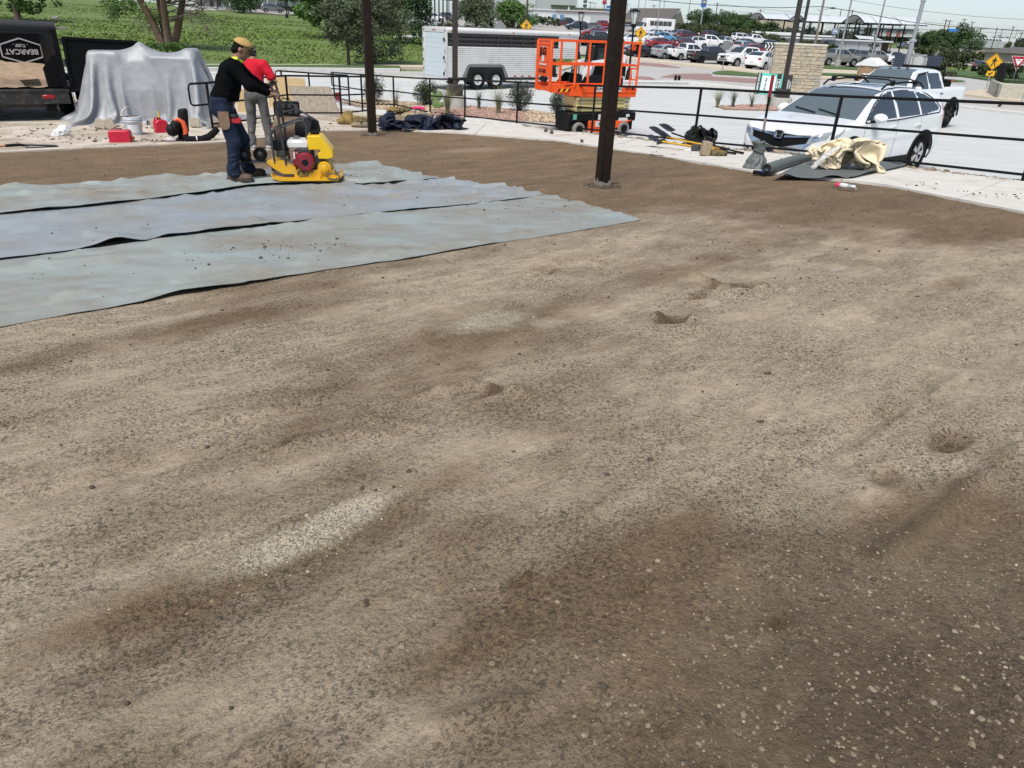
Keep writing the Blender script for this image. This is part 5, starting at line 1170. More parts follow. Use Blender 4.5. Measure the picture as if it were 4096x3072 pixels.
b=MB(); tl,tr_,br,bl=Vector((-80/s_,.3,.84)),Vector((70/s_,.3,.78)),Vector((74/s_,0.05,.0)),Vector((-76/s_,.05,-.05)); nn=Vector((0,-.018,0)); b.add([tl,tr_,br,bl,tl-nn,tr_-nn,br-nn,bl-nn],[(0,1,2,3),(7,6,5,4),(0,4,5,1),(1,5,6,2),(2,6,7,3),(3,7,4,0)]); obj('sheet',b,PLY,t)
c=pP(972,452); o=obj('plywood_offcut',MB().box((0,0,.3),(.22,.02,.62),.002),PLY,loc=c,rot=(R(-14),0,rzc(c))); tag(o,'narrow tan plywood offcut standing between the two workers','plywood')
c=pP(1150,469); t=thing('tool_box','black modular tool box with ribbed lid, left of the plywood','tool box',c,rzc(c))
bb=obj('case',MB().box((0,.18,.20),(.68,.36,.36),.04),DKP,t)
for i in range(4):
    for j in range(2): obj('lid_rib',MB().box((-.24+.16*i,-.005,.14+.14*j),(.11,.02,.10),.01),mat('box_grey',(.03,.03,.032),.6),bb)
obj('handle',MB().tube([(-.12,.18,.38),(-.1,.18,.45),(.1,.18,.45),(.12,.18,.38)],.014,8),DKP,t); obj('red_label',MB().box((-.16,-.012,.07),(.13,.012,.07)),mat('red_tool',(.42,.012,.02)),bb)
c=pP(1118,518); t=thing('tool_box','flat red and black tool box on the pad below the black one','tool box',c,rzc(c)); obj('base',MB().box((0,.1,.05),(.5,.26,.10),.015),mat('red_tool',(.42,.012,.02)),t); obj('lid',MB().box((0,.1,.115),(.5,.27,.05),.012),DKP,t)
c=pG(1190,572); Lq=Loc((1190,572),pG); t=thing('roller_drum','rusty brown lawn roller drum with a black end, behind the compactor','roller',c,rzc(c)-R(28)); 
My=Matrix.Rotation(PI/2,4,'Y'); rr=.255
dm=obj('drum',MB().lathe([(0,-.42),(rr*.8,-.42),(rr,-.38),(rr,.1),(rr*.97,.1),(rr*.8,.1)],36,(0,0,rr),My),mat('rusty_drum',(.17,.115,.07),.7,.2,var=.35,scale=5,dirt=(.07,.045,.03),dscale=4,damt=.5),t)
obj('end_cap',MB().lathe([(rr*.99,.1),(rr*1.02,.12),(rr*1.02,.36),(rr*.9,.42),(rr*.5,.45),(0,.45)],36,(0,0,rr),My),DKP,t); obj('axle_boss',MB().lathe([(.05,.44),(.05,.5),(0,.5)],14,(0,0,rr),My),DKP,t)
obj('yoke',MB().tube([(.5,0,rr),(.52,-.05,rr+.2),(.1,-.1,rr+.42),(-.45,-.05,rr+.25),(-.47,0,rr)],.018,8),GREYM,t)
# ================================================================ CEMENT BAGS
BAGY=mat('cement_bag_yellow',(.36,.22,.04),.75,var=.3,scale=7,dirt=(.03,.032,.025),dscale=3.2,damt=.95,bump=.5)
BAGT=mat('cement_bag_tan',(.34,.265,.15),.8,var=.25,scale=8,dirt=(.045,.045,.04),dscale=3.4,damt=.8,bump=.5)
def cbag(p,rz,label,dim,m,seed,ex=None):
    t=thing('cement_bag',label,'cement bag',p,rz,'bags of cement mix on the pad')
    a,b,h=dim
    pr=[('e',(0,0,h*.5),(a*.5,b*.5,h*.55))]+[((-a*.42,y,h*.42),(a*.42,y,h*.42),h*.36,h*.36) for y in (-b*.33,0,b*.33)]
    if ex: pr+=ex
    h_=1; V,Fq=blob(pr,.018,.07,disp=lambda x,y,z:.05*np.abs(vn(x*6,y*6,z*6,seed))-.015+.02*np.abs(vn(x*14,y*14,z*14,seed+1)),cut=lambda x,y,z:-z)
    V[:,2]*=.78; o=obj('paper_sack',crumple(V,Fq,.10,30),m,t)
    obj('stitched_end',MB().box((a*.5,0,h*.45),(.05,b*.8,.02),.004),mat('sack_dark',(.03,.033,.028),.8),t)
    obj('printed_band',MB().tube([(-a*.05,-b*.47,h*.35),(-a*.05,-b*.40,h*.8),(-a*.05,0,h*1.0)],.025,6,ry=.25),mat('sack_dark',(.03,.033,.028),.8),t)
    return t
def pl(px,z=0): p=pP(*px); return Vector((p.x,p.y,p.z+.02+z))
cbag(pl((1412,500)),.3,'slumped open yellow and black cement bag by the brown steel post',(.75,.5,.26),BAGY,3,[((-.14,0,.2),(-.12,.05,.30),.17,.14)])
cbag(pl((1456,513)),-.1,'flattened tan cement bag in front of the slumped yellow one',(.62,.4,.14),BAGT,5)
cbag(pl((1505,490)),.0,'dusty tan cement bag behind the brown steel post',(.7,.42,.22),BAGT,7)
cbag(pl((1590,492)),-.35,'dusty cement bag lying before the stacked yellow ones',(.95,.45,.22),BAGT,9)
cbag(pl((1595,474)),.05,'yellow and black cement bag at the bottom of the stack by the planting bed',(.75,.45,.18),BAGY,11)
cbag(pl((1595,474),.17),.1,'yellow cement bag lying on top of the stack by the planting bed',(.72,.45,.16),BAGY,13)
cbag(pl((1640,474)),-.2,'yellow cement bag in the middle of the stacked row with pink lid behind',(.7,.45,.2),BAGY,15)
cbag(pl((1670,480)),.06,'full grey-yellow cement bag at the end of the row beside the dark blue tarp',(.92,.48,.25),BAGT,17)
c=pl((1672,470),.24); o=obj('pink_rag',npmesh('rag',*blob([((-.15,0,.02),(.15,.03,.02),.035,.03),((0,.04,.03),(.2,.02,.01),.03,.03)],.012,.03,disp=lambda x,y,z:.012*vn(x*20,y*20,z*20,2))),mat('hot_pink',(.75,.03,.18),.8),loc=c); tag(o,'bright pink rag lying on the cement bags','rag')
# dark blue tarp heap
Lq=Loc((1700,527),pG); NAVY=mat('navy_tarp',(.012,.016,.034),.6,var=.35,scale=5,bump=.2,bscale=25,spec=.25)
tq=thing('tarp','heap of dark blue tarp on the walk beside the cement bags','tarp',Lq.p+Vector((0,0,.02)),Lq.rz)
cloth_obj('sheet',np.array([1,1,.52])*cloth(96,70,4.4,2.8,-.1,.42,.30,[(-.9,-.55,.2,.5,.10),(-.3,.1,.3,.6,.12),(.3,.6,.3,.6,.2)],34,(.46,.36),seed=6,noise=.22,grav=.0012),NAVY,tq)
c=pG(1588,519); c.z+=.03; t=thing('brick','short wooden block under the edge of the dark blue tarp','block',c,rzc(c)); obj('block',MB().box((0,0,.075),(.165,.12,.18),.006),mat('block_wood',(.24,.15,.09),.8,var=.25,scale=9,stretch=(1,1,9)),t); obj('end_grain',MB().box((0,-.061,.075),(.13,.003,.14)),mat('block_grain',(.30,.20,.125),.85),t)
o=obj('wooden_lath',MB().sqtube((-.18,0,.015),(.2,-.02,.02),.045,.02),mat('lath_wood',(.42,.32,.19),.8),loc=pG(1640,527)+Vector((0,0,.03)),rot=(0,0,rzc(c))); tag(o,'thin wooden lath lying before the dark blue tarp','lath')
for u,v_,s_ in ((1764,524,.09),(1843,524,.03),(2183,533,.05),(2205,541,.06),(2328,576,.05)):
    p=pG(u,v_); o=rocks('clod',np.array([(p.x,p.y,p.z+.03+s_*.5)]),np.array([s_]),CLOD,.8,.35); tag(o,{1764:'brown dirt clod by the dark blue tarp',1843:'tiny dirt clod alone on the walk beside the dark blue tarp',2183:'dirt clod at the railing foot',2205:'square dirt clod on the walk before the lift',2328:'dirt clod on the walk beside the steel post'}[u],'clod')
c=pT(1353,408); o=obj('red_cup',MB().lathe([(.09,0),(.1,.26),(.09,.27),(0,.27)],16),mat('red_cup',(.35,.02,.03),.5),loc=c+Vector((0,0,.05))); tag(o,'small red marker standing on the pale kerb behind the railing','marker')
# ================================================================ VEHICLES
GLASS=mat('dark_glass',(.024,.030,.033),.04,var=.0,spec=.9,coat=.6)
GLASSC=mat('windscreen_glass',(.095,.12,.125),.03,var=.0,spec=1.,coat=1.)
TRIM=mat('black_trim',(.007,.007,.0075),.6,var=.15,spec=.15); CHR=mat('chrome',(.62,.62,.62),.12,1.,var=.02); TAIL=mat('tail_lamp',(.28,.008,.014),.15,var=.05,coat=.5)
HEADL=mat('head_lamp',(.40,.42,.42),.08,.25,var=.1,scale=12,coat=1.); TYRE=mat('tyre',(.009,.009,.0095),.9,spec=.1,var=.15,scale=20); RIMS=mat('alloy',(.50,.50,.51),.35,.4,var=.08); RIMB=mat('black_alloy',(.02,.02,.021),.35,.5); LINER=mat('wheel_liner',(.006,.006,.006),.9)
PLATE=mat('number_plate',(.55,.56,.56),.5,var=.12,scale=30)
PAINT={}
def paint(n,c,**k):
    if n not in PAINT: PAINT[n]=mat('paint_'+n,c,k.pop('rough',.28),k.pop('metal',.0),var=.03,scale=2,coat=.8,spec=.5)
    return PAINT[n]
for n,c in dict(white=(.74,.75,.75),silver=(.40,.41,.41),grey=(.12,.125,.13),black=(.008,.008,.009),red=(.24,.008,.014),maroon=(.07,.012,.014),navy=(.012,.018,.035),blue=(.10,.30,.52),tan=(.27,.25,.22),pewter=(.21,.205,.195),ltgrey=(.26,.28,.29)).items(): paint(n,c)
def interp(x,pts): return np.interp(x,[p[0] for p in pts][::-1] if pts[0][0]>pts[-1][0] else [p[0] for p in pts],[p[1] for p in pts][::-1] if pts[0][0]>pts[-1][0] else [p[1] for p in pts])
SPECS=dict(
 sedan=dict(L=4.8,W=.91,top=[(2.40,.38),(2.42,.55),(2.36,.68),(2.2,.76),(1.6,.88),(1.15,.95),(.45,1.34),(.05,1.43),(-.7,1.43),(-1.15,1.34),(-1.75,1.07),(-2.1,1.05),(-2.35,.98),(-2.40,.7),(-2.38,.38)],belt=[(2.4,.72),(1.1,.90),(-1.6,.98),(-2.4,.92)],roof=1.43,wr=.60,bot=.24,wb=(1.42,-1.38),R=.33,ws=(1.15,.12),rw=(-.98,-1.70),
  win=[[(.98,.96),(.25,1.345),(-.22,1.37),(-.26,.98)],[(-.31,.98),(-.28,1.37),(-.72,1.37),(-1.20,1.30),(-1.42,1.10),(-1.38,1.01)]],hl=((2.2,.60),(.45,.80),(.60,.74)),tl=((.45,.82),(.74,.92))),
 suv=dict(L=4.75,W=.94,top=[(2.34,.42),(2.37,.65),(2.32,.86),(2.15,.97),(1.6,1.06),(1.2,1.12),(.55,1.60),(.1,1.70),(-1.3,1.70),(-1.85,1.64),(-2.1,1.50),(-2.28,1.10),(-2.36,.95),(-2.38,.6),(-2.34,.42)],belt=[(2.4,.85),(1.1,1.04),(-2.3,1.10)],roof=1.70,wr=.66,bot=.28,wb=(1.42,-1.40),R=.36,ws=(1.2,.15),rw=(-1.98,-2.24),
  win=[[(1.0,1.12),(.40,1.58),(-.15,1.61),(-.18,1.13)],[(-.24,1.13),(-.22,1.61),(-1.05,1.61),(-1.08,1.14)],[(-1.15,1.15),(-1.13,1.61),(-1.72,1.57),(-1.98,1.20)]],hl=((2.2,.60),(.66,.92),(.80,.90)),tl=((.62,.90),(.95,1.35))),
 coupe_suv=dict(L=4.6,W=.93,top=[(2.28,.42),(2.31,.62),(2.26,.82),(2.1,.93),(1.6,1.02),(1.15,1.09),(.45,1.53),(.0,1.62),(-.9,1.60),(-1.5,1.50),(-1.95,1.28),(-2.15,1.16),(-2.26,.98),(-2.30,.6),(-2.26,.42)],belt=[(2.3,.82),(1.1,1.0),(-2.2,1.10)],roof=1.62,wr=.64,bot=.27,wb=(1.38,-1.36),R=.36,ws=(1.15,.1),rw=(-1.5,-2.08),
  win=[[(.95,1.08),(.32,1.51),(-.18,1.54),(-.21,1.09)],[(-.27,1.09),(-.25,1.54),(-.95,1.52),(-1.45,1.38),(-1.65,1.18)]],hl=((2.15,.60),(.66,.88),(.78,.85)),tl=((.60,.88),(.95,1.05))),
 pickup=dict(L=5.85,W=1.0,top=[(2.86,.50),(2.90,.75),(2.88,1.05),(2.78,1.16),(2.0,1.22),(1.55,1.27),(.88,1.83),(.5,1.90),(-.7,1.90),(-.92,1.85),(-1.03,1.34),(-1.06,1.33),(-2.82,1.33),(-2.90,1.31),(-2.93,.9),(-2.92,.60)],belt=[(2.9,1.02),(1.5,1.20),(-1.0,1.22),(-2.9,1.26)],roof=1.90,wr=.68,bot=.42,wb=(1.85,-1.80),R=.41,ws=(1.55,.55),rw=(-.86,-1.02),bed=(-1.10,-2.82,.86),
  win=[[(1.28,1.27),(.70,1.74),(.12,1.78),(.10,1.28)],[(.03,1.28),(.05,1.78),(-.72,1.77),(-.84,1.30)]],hl=((2.8,.62),(.86,1.04),(.93,.90)),tl=((.78,.96),(.86,1.24))),
 jeep=dict(L=4.0,W=.90,top=[(1.98,.50),(2.0,.75),(1.98,1.02),(1.9,1.10),(1.0,1.16),(.85,1.18),(.62,1.72),(.5,1.80),(-1.4,1.80),(-1.75,1.78),(-1.86,1.3),(-1.9,1.1),(-1.92,.7),(-1.9,.5)],belt=[(2,.98),(.8,1.12),(-1.9,1.16)],roof=1.8,wr=.74,bot=.42,wb=(1.25,-1.2),R=.42,ws=(.88,.56),rw=(-1.74,-1.88),win=[[(.72,1.2),(.52,1.7),(-.2,1.7),(-.2,1.2)],[(-.35,1.2),(-.35,1.7),(-1.6,1.7),(-1.7,1.2)]],hl=((1.9,.5),(.85,1.02),(.72,.9)),tl=((.7,.82),(.8,1.0))),
 crv=dict(L=4.53,W=.91,top=[(2.20,.30),(2.25,.46),(2.25,.62),(2.19,.84),(2.08,.93),(1.75,1.00),(1.36,1.05),(1.18,1.08),(.80,1.30),(.40,1.50),(.05,1.57),(-.5,1.60),(-1.2,1.58),(-1.75,1.50),(-1.98,1.44),(-2.12,1.20),(-2.22,1.0),(-2.27,.75),(-2.24,.50),(-2.18,.36)],belt=[(2.3,.80),(1.1,.99),(0,1.03),(-2.2,1.10)],roof=1.60,wr=.62,bot=.24,wb=(1.31,-1.31),R=.345,ws=(1.22,.14),rw=(-1.95,-2.16),
  win=[[(.93,1.05),(.60,1.27),(.30,1.43),(.02,1.51),(-.10,1.53),(-.12,1.07)],[(-.20,1.07),(-.18,1.53),(-.70,1.53),(-.98,1.50),(-1.0,1.09)],[(-1.06,1.09),(-1.04,1.50),(-1.35,1.45),(-1.62,1.35),(-1.80,1.22),(-1.72,1.16)]],hl=None,tl=None))
def car_mesh(sp,dn=1.):
    top=sp['top']; pts=[Vector((x,0,z)) for x,z in top]
    N=int(74*dn); st=rs(pts,N)
    # keep the profile's own corners
    st=sorted(st+[p for p in pts[1:-1]],key=lambda p:0) if False else st
    n1,n2,n3=int(13*dn),int(10*dn),int(9*dn); L2=sp['L']/2; W=sp['W']; G=[]
    for p in st:
        x,zt=p.x,p.z; e=max(0,(abs(x)-(L2-.55))/.55); w_=W*(1-.17*e**2.2-(.12*e**8)); belt=interp(x,sp['belt'])
        zb=sp['bot']+.10*max(0,(abs(x)-(L2-.5))/.5); zb=min(zb,zt-.06)
        bedr='bed' in sp and sp['bed'][1]<x<sp['bed'][0]
        zs=min(belt,zt-.035); g=min(1,max(0,(zt-.05-zs)/(sp['roof']-belt-.05)))
        wr=w_*.945*(1-g)+g*sp['wr'] if not bedr else w_*.95
        zr=zt-.018-.045*g; row=[]
        for i in range(n1):
            f=i/(n1-1); z=zb+(zs-zb)*f; bul=1-.055*(1-min(1,(z-zb)/.3))**2-.02*max(0,f-.75)/.25; crease=.012*math.exp(-((z-(zb+.62*(belt-zb)))/.05)**2); row.append((x,w_*bul+crease,z))
        y1=row[-1][1]
        for i in range(1,n2+1):
            f=i/n2; row.append((x,y1+(wr-y1)*(f**1.15),zs+(zr-zs)*f))
        if bedr:
            fl=sp['bed'][2]
            for i in range(1,n3+1):
                f=i/n3; row.append((x,[wr-.03,wr-.08,wr-.085][i-1] if i<4 else wr*.85*(1-(i-3)/(n3-3)),[zt,zt,fl][i-1] if i<4 else fl))
        else:
            for i in range(1,n3+1):
                f=i/n3; row.append((x,wr*math.cos(f*PI/2) if f<1 else 0.,zr+(zt-zr)*math.sin(f*PI/2)))
        G.append(row)
    G=np.array(G); n,m=G.shape[:2]
    # arches
    cell=sp['L']/N; ra=sp['R']+.065
    for wx in sp['wb']:
        d=np.hypot(G[:,:n1,0]-wx,G[:,:n1,2]-sp['R']); k=np.abs(d-ra)<cell*.62
        if k.any():
            f=ra/np.maximum(d,1e-6); A=G[:,:n1]; A[...,0]=np.where(k,wx+(A[...,0]-wx)*f,A[...,0]); A[...,2]=np.where(k,sp['R']+(A[...,2]-sp['R'])*f,A[...,2])
    cx=(G[:-1,:-1]+G[1:,1:]+G[1:,:-1]+G[:-1,1:])/4
    cls=np.zeros((n-1,m-1),int)              # 0 body, -1 dropped, 1 windscreen, 2 rear window, 10+i side windows, 5 bed
    jj=np.arange(m-1)[None]*np.ones((n-1,1),int)
    for wx in sp['wb']: cls[(np.hypot(cx[...,0]-wx,cx[...,2]-sp['R'])<ra)&(jj<n1-1)]=-1
    for i,wp in enumerate(sp['win']): cls[inpoly(cx[...,0],cx[...,2],wp)&(jj>=n1-2)&(jj<n1-1+n2)]=10+i
    zt_=np.array([p.z for p in st]); slope=np.abs(np.gradient(zt_))/(np.abs(np.gradient([p.x for p in st]))+1e-6)
    tz=(jj>=n1-1+n2)
    frac=np.clip((cx[...,1])/(np.maximum(G[:-1,n1-1+n2,1],.01)[:,None]),0,1)
    a,b=sp['ws']; cls[tz&(cx[...,0]<a-.02)&(cx[...,0]>b)&(frac<.93)]=1
    a,b=sp['rw']; cls[tz&(cx[...,0]<a)&(cx[...,0]>b)&(frac<.9)&(cx[...,2]>interp(b,sp['belt'])-.02)]=2
    if 'bed' in sp: cls[tz&(cx[...,0]<sp['bed'][0]-.02)&(cx[...,0]>sp['bed'][1]+.02)&(frac<.93)]=5
    GG=np.concatenate([G,G*np.array([1,-1,1])],1).reshape(n,2,m,3)
    def part(c,sides=(0,1),off=0.):
        mb=MB(); idx={}
        for s in sides:
            for i in range(n-1):
                for j in range(m-1):
                    if cls[i,j]!=c: continue
                    q=[(i,j),(i,j+1),(i+1,j+1),(i+1,j)]
                    if s==0: q=q[::-1]
                    f=[]
                    for a_ in q:
                        k=(s,*a_) if a_[1]<m-1 else (0,*a_)
                        if k not in idx: idx[k]=len(mb.v); mb.v.append(tuple(GG[a_[0],s,a_[1]]))
                        f.append(idx[k])
                    mb.f.append(tuple(f)); mb.m.append(0)
        return mb.mesh('p',50) if mb.f else None
    allb=MB()
    for s in (0,1): allb.grid(GG[:,s],s==1)
    bvh=BVHTree.FromPolygons([Vector(v) for v in allb.v],allb.f)
    res=dict(body=part(0),windscreen=part(1),rear_window=part(2),bed_liner=part(5))
    res['side']=[(part(10+i,(0,)),part(10+i,(1,))) for i in range(len(sp['win']))]
    return res,bvh
def quad_on(bvh,c,axis,off=.006,n=8,m=6):
    """a patch moulded to the bodywork: c = four corners in the plane facing `axis`"""
    sgn=1 if axis[0]=='+' else -1; P=np.zeros((n,m,3)); ok=True
    d={'x':Vector((-sgn,0,0)),'y':Vector((0,-sgn,0)),'z':Vector((0,0,-sgn))}[axis[1]]
    last=None
    for i in range(n):
        for j in range(m):
            f,g=i/(n-1),j/(m-1); a=[(c[0][k]*(1-f)+c[1][k]*f)*(1-g)+(c[3][k]*(1-f)+c[2][k]*f)*g for k in (0,1)]
            o={'x':Vector((6*sgn,a[0],a[1])),'y':Vector((a[0],6*sgn,a[1])),'z':Vector((a[0],a[1],6*sgn))}[axis[1]]
            h=bvh.ray_cast(o,d)
            if h[0] is None: h=bvh.find_nearest(o+d*(6-({'x':2.2,'y':.85,'z':1.4}[axis[1]])))
            p=h[0]-d*off; P[i,j]=p
    Q=P+np.array(tuple(d))*.03
    mb=MB().grid(P,(sgn<0)^(axis[1]=='y')); mb.grid(Q,not((sgn<0)^(axis[1]=='y'))); o=n*m
    rim=[i*m for i in range(n)]+[(n-1)*m+j for j in range(1,m)]+[i*m+m-1 for i in range(n-2,-1,-1)]+[j for j in range(m-2,0,-1)]
    for q in range(len(rim)): x,y=rim[q],rim[(q+1)%len(rim)]; mb.f.append((x,x+o,y+o,y)); mb.m.append(0)
    return mb.mesh('patch',50)
def wheel_mesh(R_,w_=.2,spokes=5):
    ty=MB().lathe([(R_*.64,-w_*.5),(R_*.9,-w_*.5),(R_*.985,-w_*.4),(R_,-w_*.2),(R_,w_*.2),(R_*.985,w_*.4),(R_*.9,w_*.5),(R_*.64,w_*.5)],36,(0,0,0),Matrix.Rotation(PI/2,4,'X')).mesh('tyre')
    b=MB().lathe([(R_*.66,-w_*.48),(R_*.62,-w_*.5),(R_*.60,-w_*.2),(R_*.60,w_*.4),(R_*.66,w_*.48)],32,(0,0,0),Matrix.Rotation(PI/2,4,'X'))
    for k in range(spokes):
        a=2*PI*k/spokes
        for da in (-.13,.13):
            c,s=math.cos(a+da),math.sin(a+da); c0,s0=math.cos(a),math.sin(a); b.sqtube((c0*R_*.12,-w_*.40,s0*R_*.12),(c*R_*.62,-w_*.42,s*R_*.62),R_*.10,R_*.10,up=(0,1,0))
    b.lathe([(0,-w_*.5),(R_*.12,-w_*.49),(R_*.2,-w_*.38),(0,-w_*.3)],16,(0,0,0),Matrix.Rotation(PI/2,4,'X')); b.lathe([(0,-.02),(R_*.6,-.02),(R_*.6,0),(0,0)],24,(0,w_*.05,0),Matrix.Rotation(PI/2,4,'X'))
    return ty,b.mesh('rim')
PROTO={}
def proto(kind,dn=1.):
    if (kind,dn) in PROTO: return PROTO[kind,dn]
    sp=SPECS[kind]; parts,bvh=car_mesh(sp,dn); L2=sp['L']/2; ex={}
    if sp['hl']:
        _,(y0,z1),(y1,z0)=sp['hl']; y0=sp['hl'][1][0]; zl,zh=sp['hl'][1][0],sp['hl'][1][1]; yi,yo=sp['hl'][0][1]*.62,sp['W']*.86; zl=sp['hl'][1][0]; zh=sp['hl'][1][1]
        ex['headlight']=[quad_on(bvh,((s*yi,zl+.04),(s*yo,zl+.06),(s*yo,zh),(s*yi,zh-.03)),'+x',.008) for s in (1,-1)]
        ex['grille']=[quad_on(bvh,((-yi*.95,zl-.12),(yi*.95,zl-.12),(yi*.95,zh-.05),(-yi*.95,zh-.05)),'+x',.006)]
        ex['lower_grille']=[quad_on(bvh,((-sp['W']*.62,sp['bot']+.14),(sp['W']*.62,sp['bot']+.14),(sp['W']*.55,zl-.17),(-sp['W']*.55,zl-.17)),'+x',.006)]
        (t0,tz0),(t1,tz1)=sp['tl']; t0=sp['W']*(.62 if kind!='pickup' else .80); t1=sp['W']*.90; tz0,tz1=sp['tl'][0][1],sp['tl'][1][1]
        ex['tail_light']=[quad_on(bvh,((s*t0,tz0),(s*t1,tz0-.02),(s*t1,tz1),(s*t0,tz1)),'-x',.008) for s in (1,-1)]
        zp=.62 if kind!='pickup' else .62; ex['number_plate']=[quad_on(bvh,((-.16,zp),(.16,zp),(.16,zp+.15),(-.16,zp+.15)),'-x',.012,4,3)]
        ex['rear_bumper']=[quad_on(bvh,((-sp['W']*.85,sp['bot']+.12),(sp['W']*.85,sp['bot']+.12),(sp['W']*.85,sp['bot']+.26),(-sp['W']*.85,sp['bot']+.26)),'-x',.02,10,4)]
        hz_=[quad_on(bvh,((x,interp(x,sp['belt'])-.10),(x-.2,interp(x,sp['belt'])-.10),(x-.2,interp(x,sp['belt'])-.075),(x,interp(x,sp['belt'])-.075)),a,.02,4,3) for x in (-.02,-.98 if kind!='pickup' else -.70) for a in ('+y','-y')]
        ex['door_handle']=hz_
        xm=sp['ws'][0]-.42; zm=interp(xm,sp['belt'])+.10
        ex['mirror']=[MB().box((xm,s*(sp['W']+.09),zm),(.14,.2,.15),.04).sqtube((xm,s*(sp['W']-.08),zm-.05),(xm,s*(sp['W']+.06),zm-.03),.05).mesh('m') for s in (1,-1)]
        if kind=='suv': ex['roof_rail']=[MB().tube([(.2,s*.6,1.68),(.0,s*.61,1.74),(-1.5,s*.6,1.74),(-1.75,s*.59,1.66)],.02,6).mesh('r') for s in (1,-1)]
    ub=MB().bx(-L2+.25,L2-.25,-sp['W']*.8,sp['W']*.8,sp['bot']-.04,sp['bot']+.25)
    for wx in sp['wb']:
        for s in (1,-1): ub.lathe([(sp['R']+.06,-.14),(sp['R']+.06,.14),(0,.14)],24,(wx,s*(sp['W']-.20),sp['R']),Matrix.Rotation(s*-PI/2,4,'X'))
    ex['underbody']=[ub.mesh('u')]
    PROTO[kind,dn]=(sp,parts,ex,wheel_mesh(sp['R'],.24 if kind in('pickup','jeep') else .21),bvh); return PROTO[kind,dn]
def car(kind,loc,hd,pm,label,cat='car',group='cars parked in the far lot',rim=None,dn=1.,scale=1.,tilt=True,glass=GLASS,full=True,name=None):
    sp,parts,ex,(ty,rm),bvh=proto(kind,dn)
    t=thing(name or {'sedan':'parked_car','suv':'parked_suv','coupe_suv':'parked_suv','pickup':'pickup_truck','jeep':'parked_jeep','crv':'parked_suv'}[kind],label,cat,loc,0,group)
    t.rotation_euler=(0,0,hd); t.scale=(scale,)*3
    if tilt and loc[1]>60:
        c,s=math.cos(hd),math.sin(hd); gx=(T(loc[0]+c,loc[1]+s)-T(loc[0]-c,loc[1]-s))/2; gy=(T(loc[0]-s,loc[1]+c)-T(loc[0]+s,loc[1]-c))/2
        t.rotation_euler=(math.atan(gy),-math.atan(gx),hd)
    def put(nm,me,m,par=t):
        o=bpy.data.objects.new(nm,me); C.objects.link(o); o.parent=par
        if not me.materials: me.materials.append(None)
        o.material_slots[0].link='OBJECT'; o.material_slots[0].material=m; return o
    bd=put('body',parts['body'],pm)
    for nm in ('windscreen','rear_window'):
        if parts[nm]: put(nm,parts[nm],glass if nm=='windscreen' else GLASS)
    if parts['bed_liner']: put('bed_liner',parts['bed_liner'],TRIM)
    for a,b in parts['side']:
        for me in (a,b):
            if me: put('side_window',me,GLASS)
    mm=dict(headlight=HEADL,grille=TRIM,lower_grille=TRIM,tail_light=TAIL,number_plate=PLATE,rear_bumper=pm if kind!='pickup' else CHR,door_handle=TRIM,mirror=pm,roof_rail=TRIM,underbody=LINER)
    for nm,l_ in ex.items():
        for me in l_: put(nm,me,mm[nm])
    for wx in sp['wb']:
        for s in (1,-1):
            o=put('wheel',ty,TYRE); o.location=(wx,s*(sp['W']-.135),sp['R']); o.rotation_euler=(0,0,0 if s<0 else PI); put('rim',rm,rim or RIMS,o)
    return t
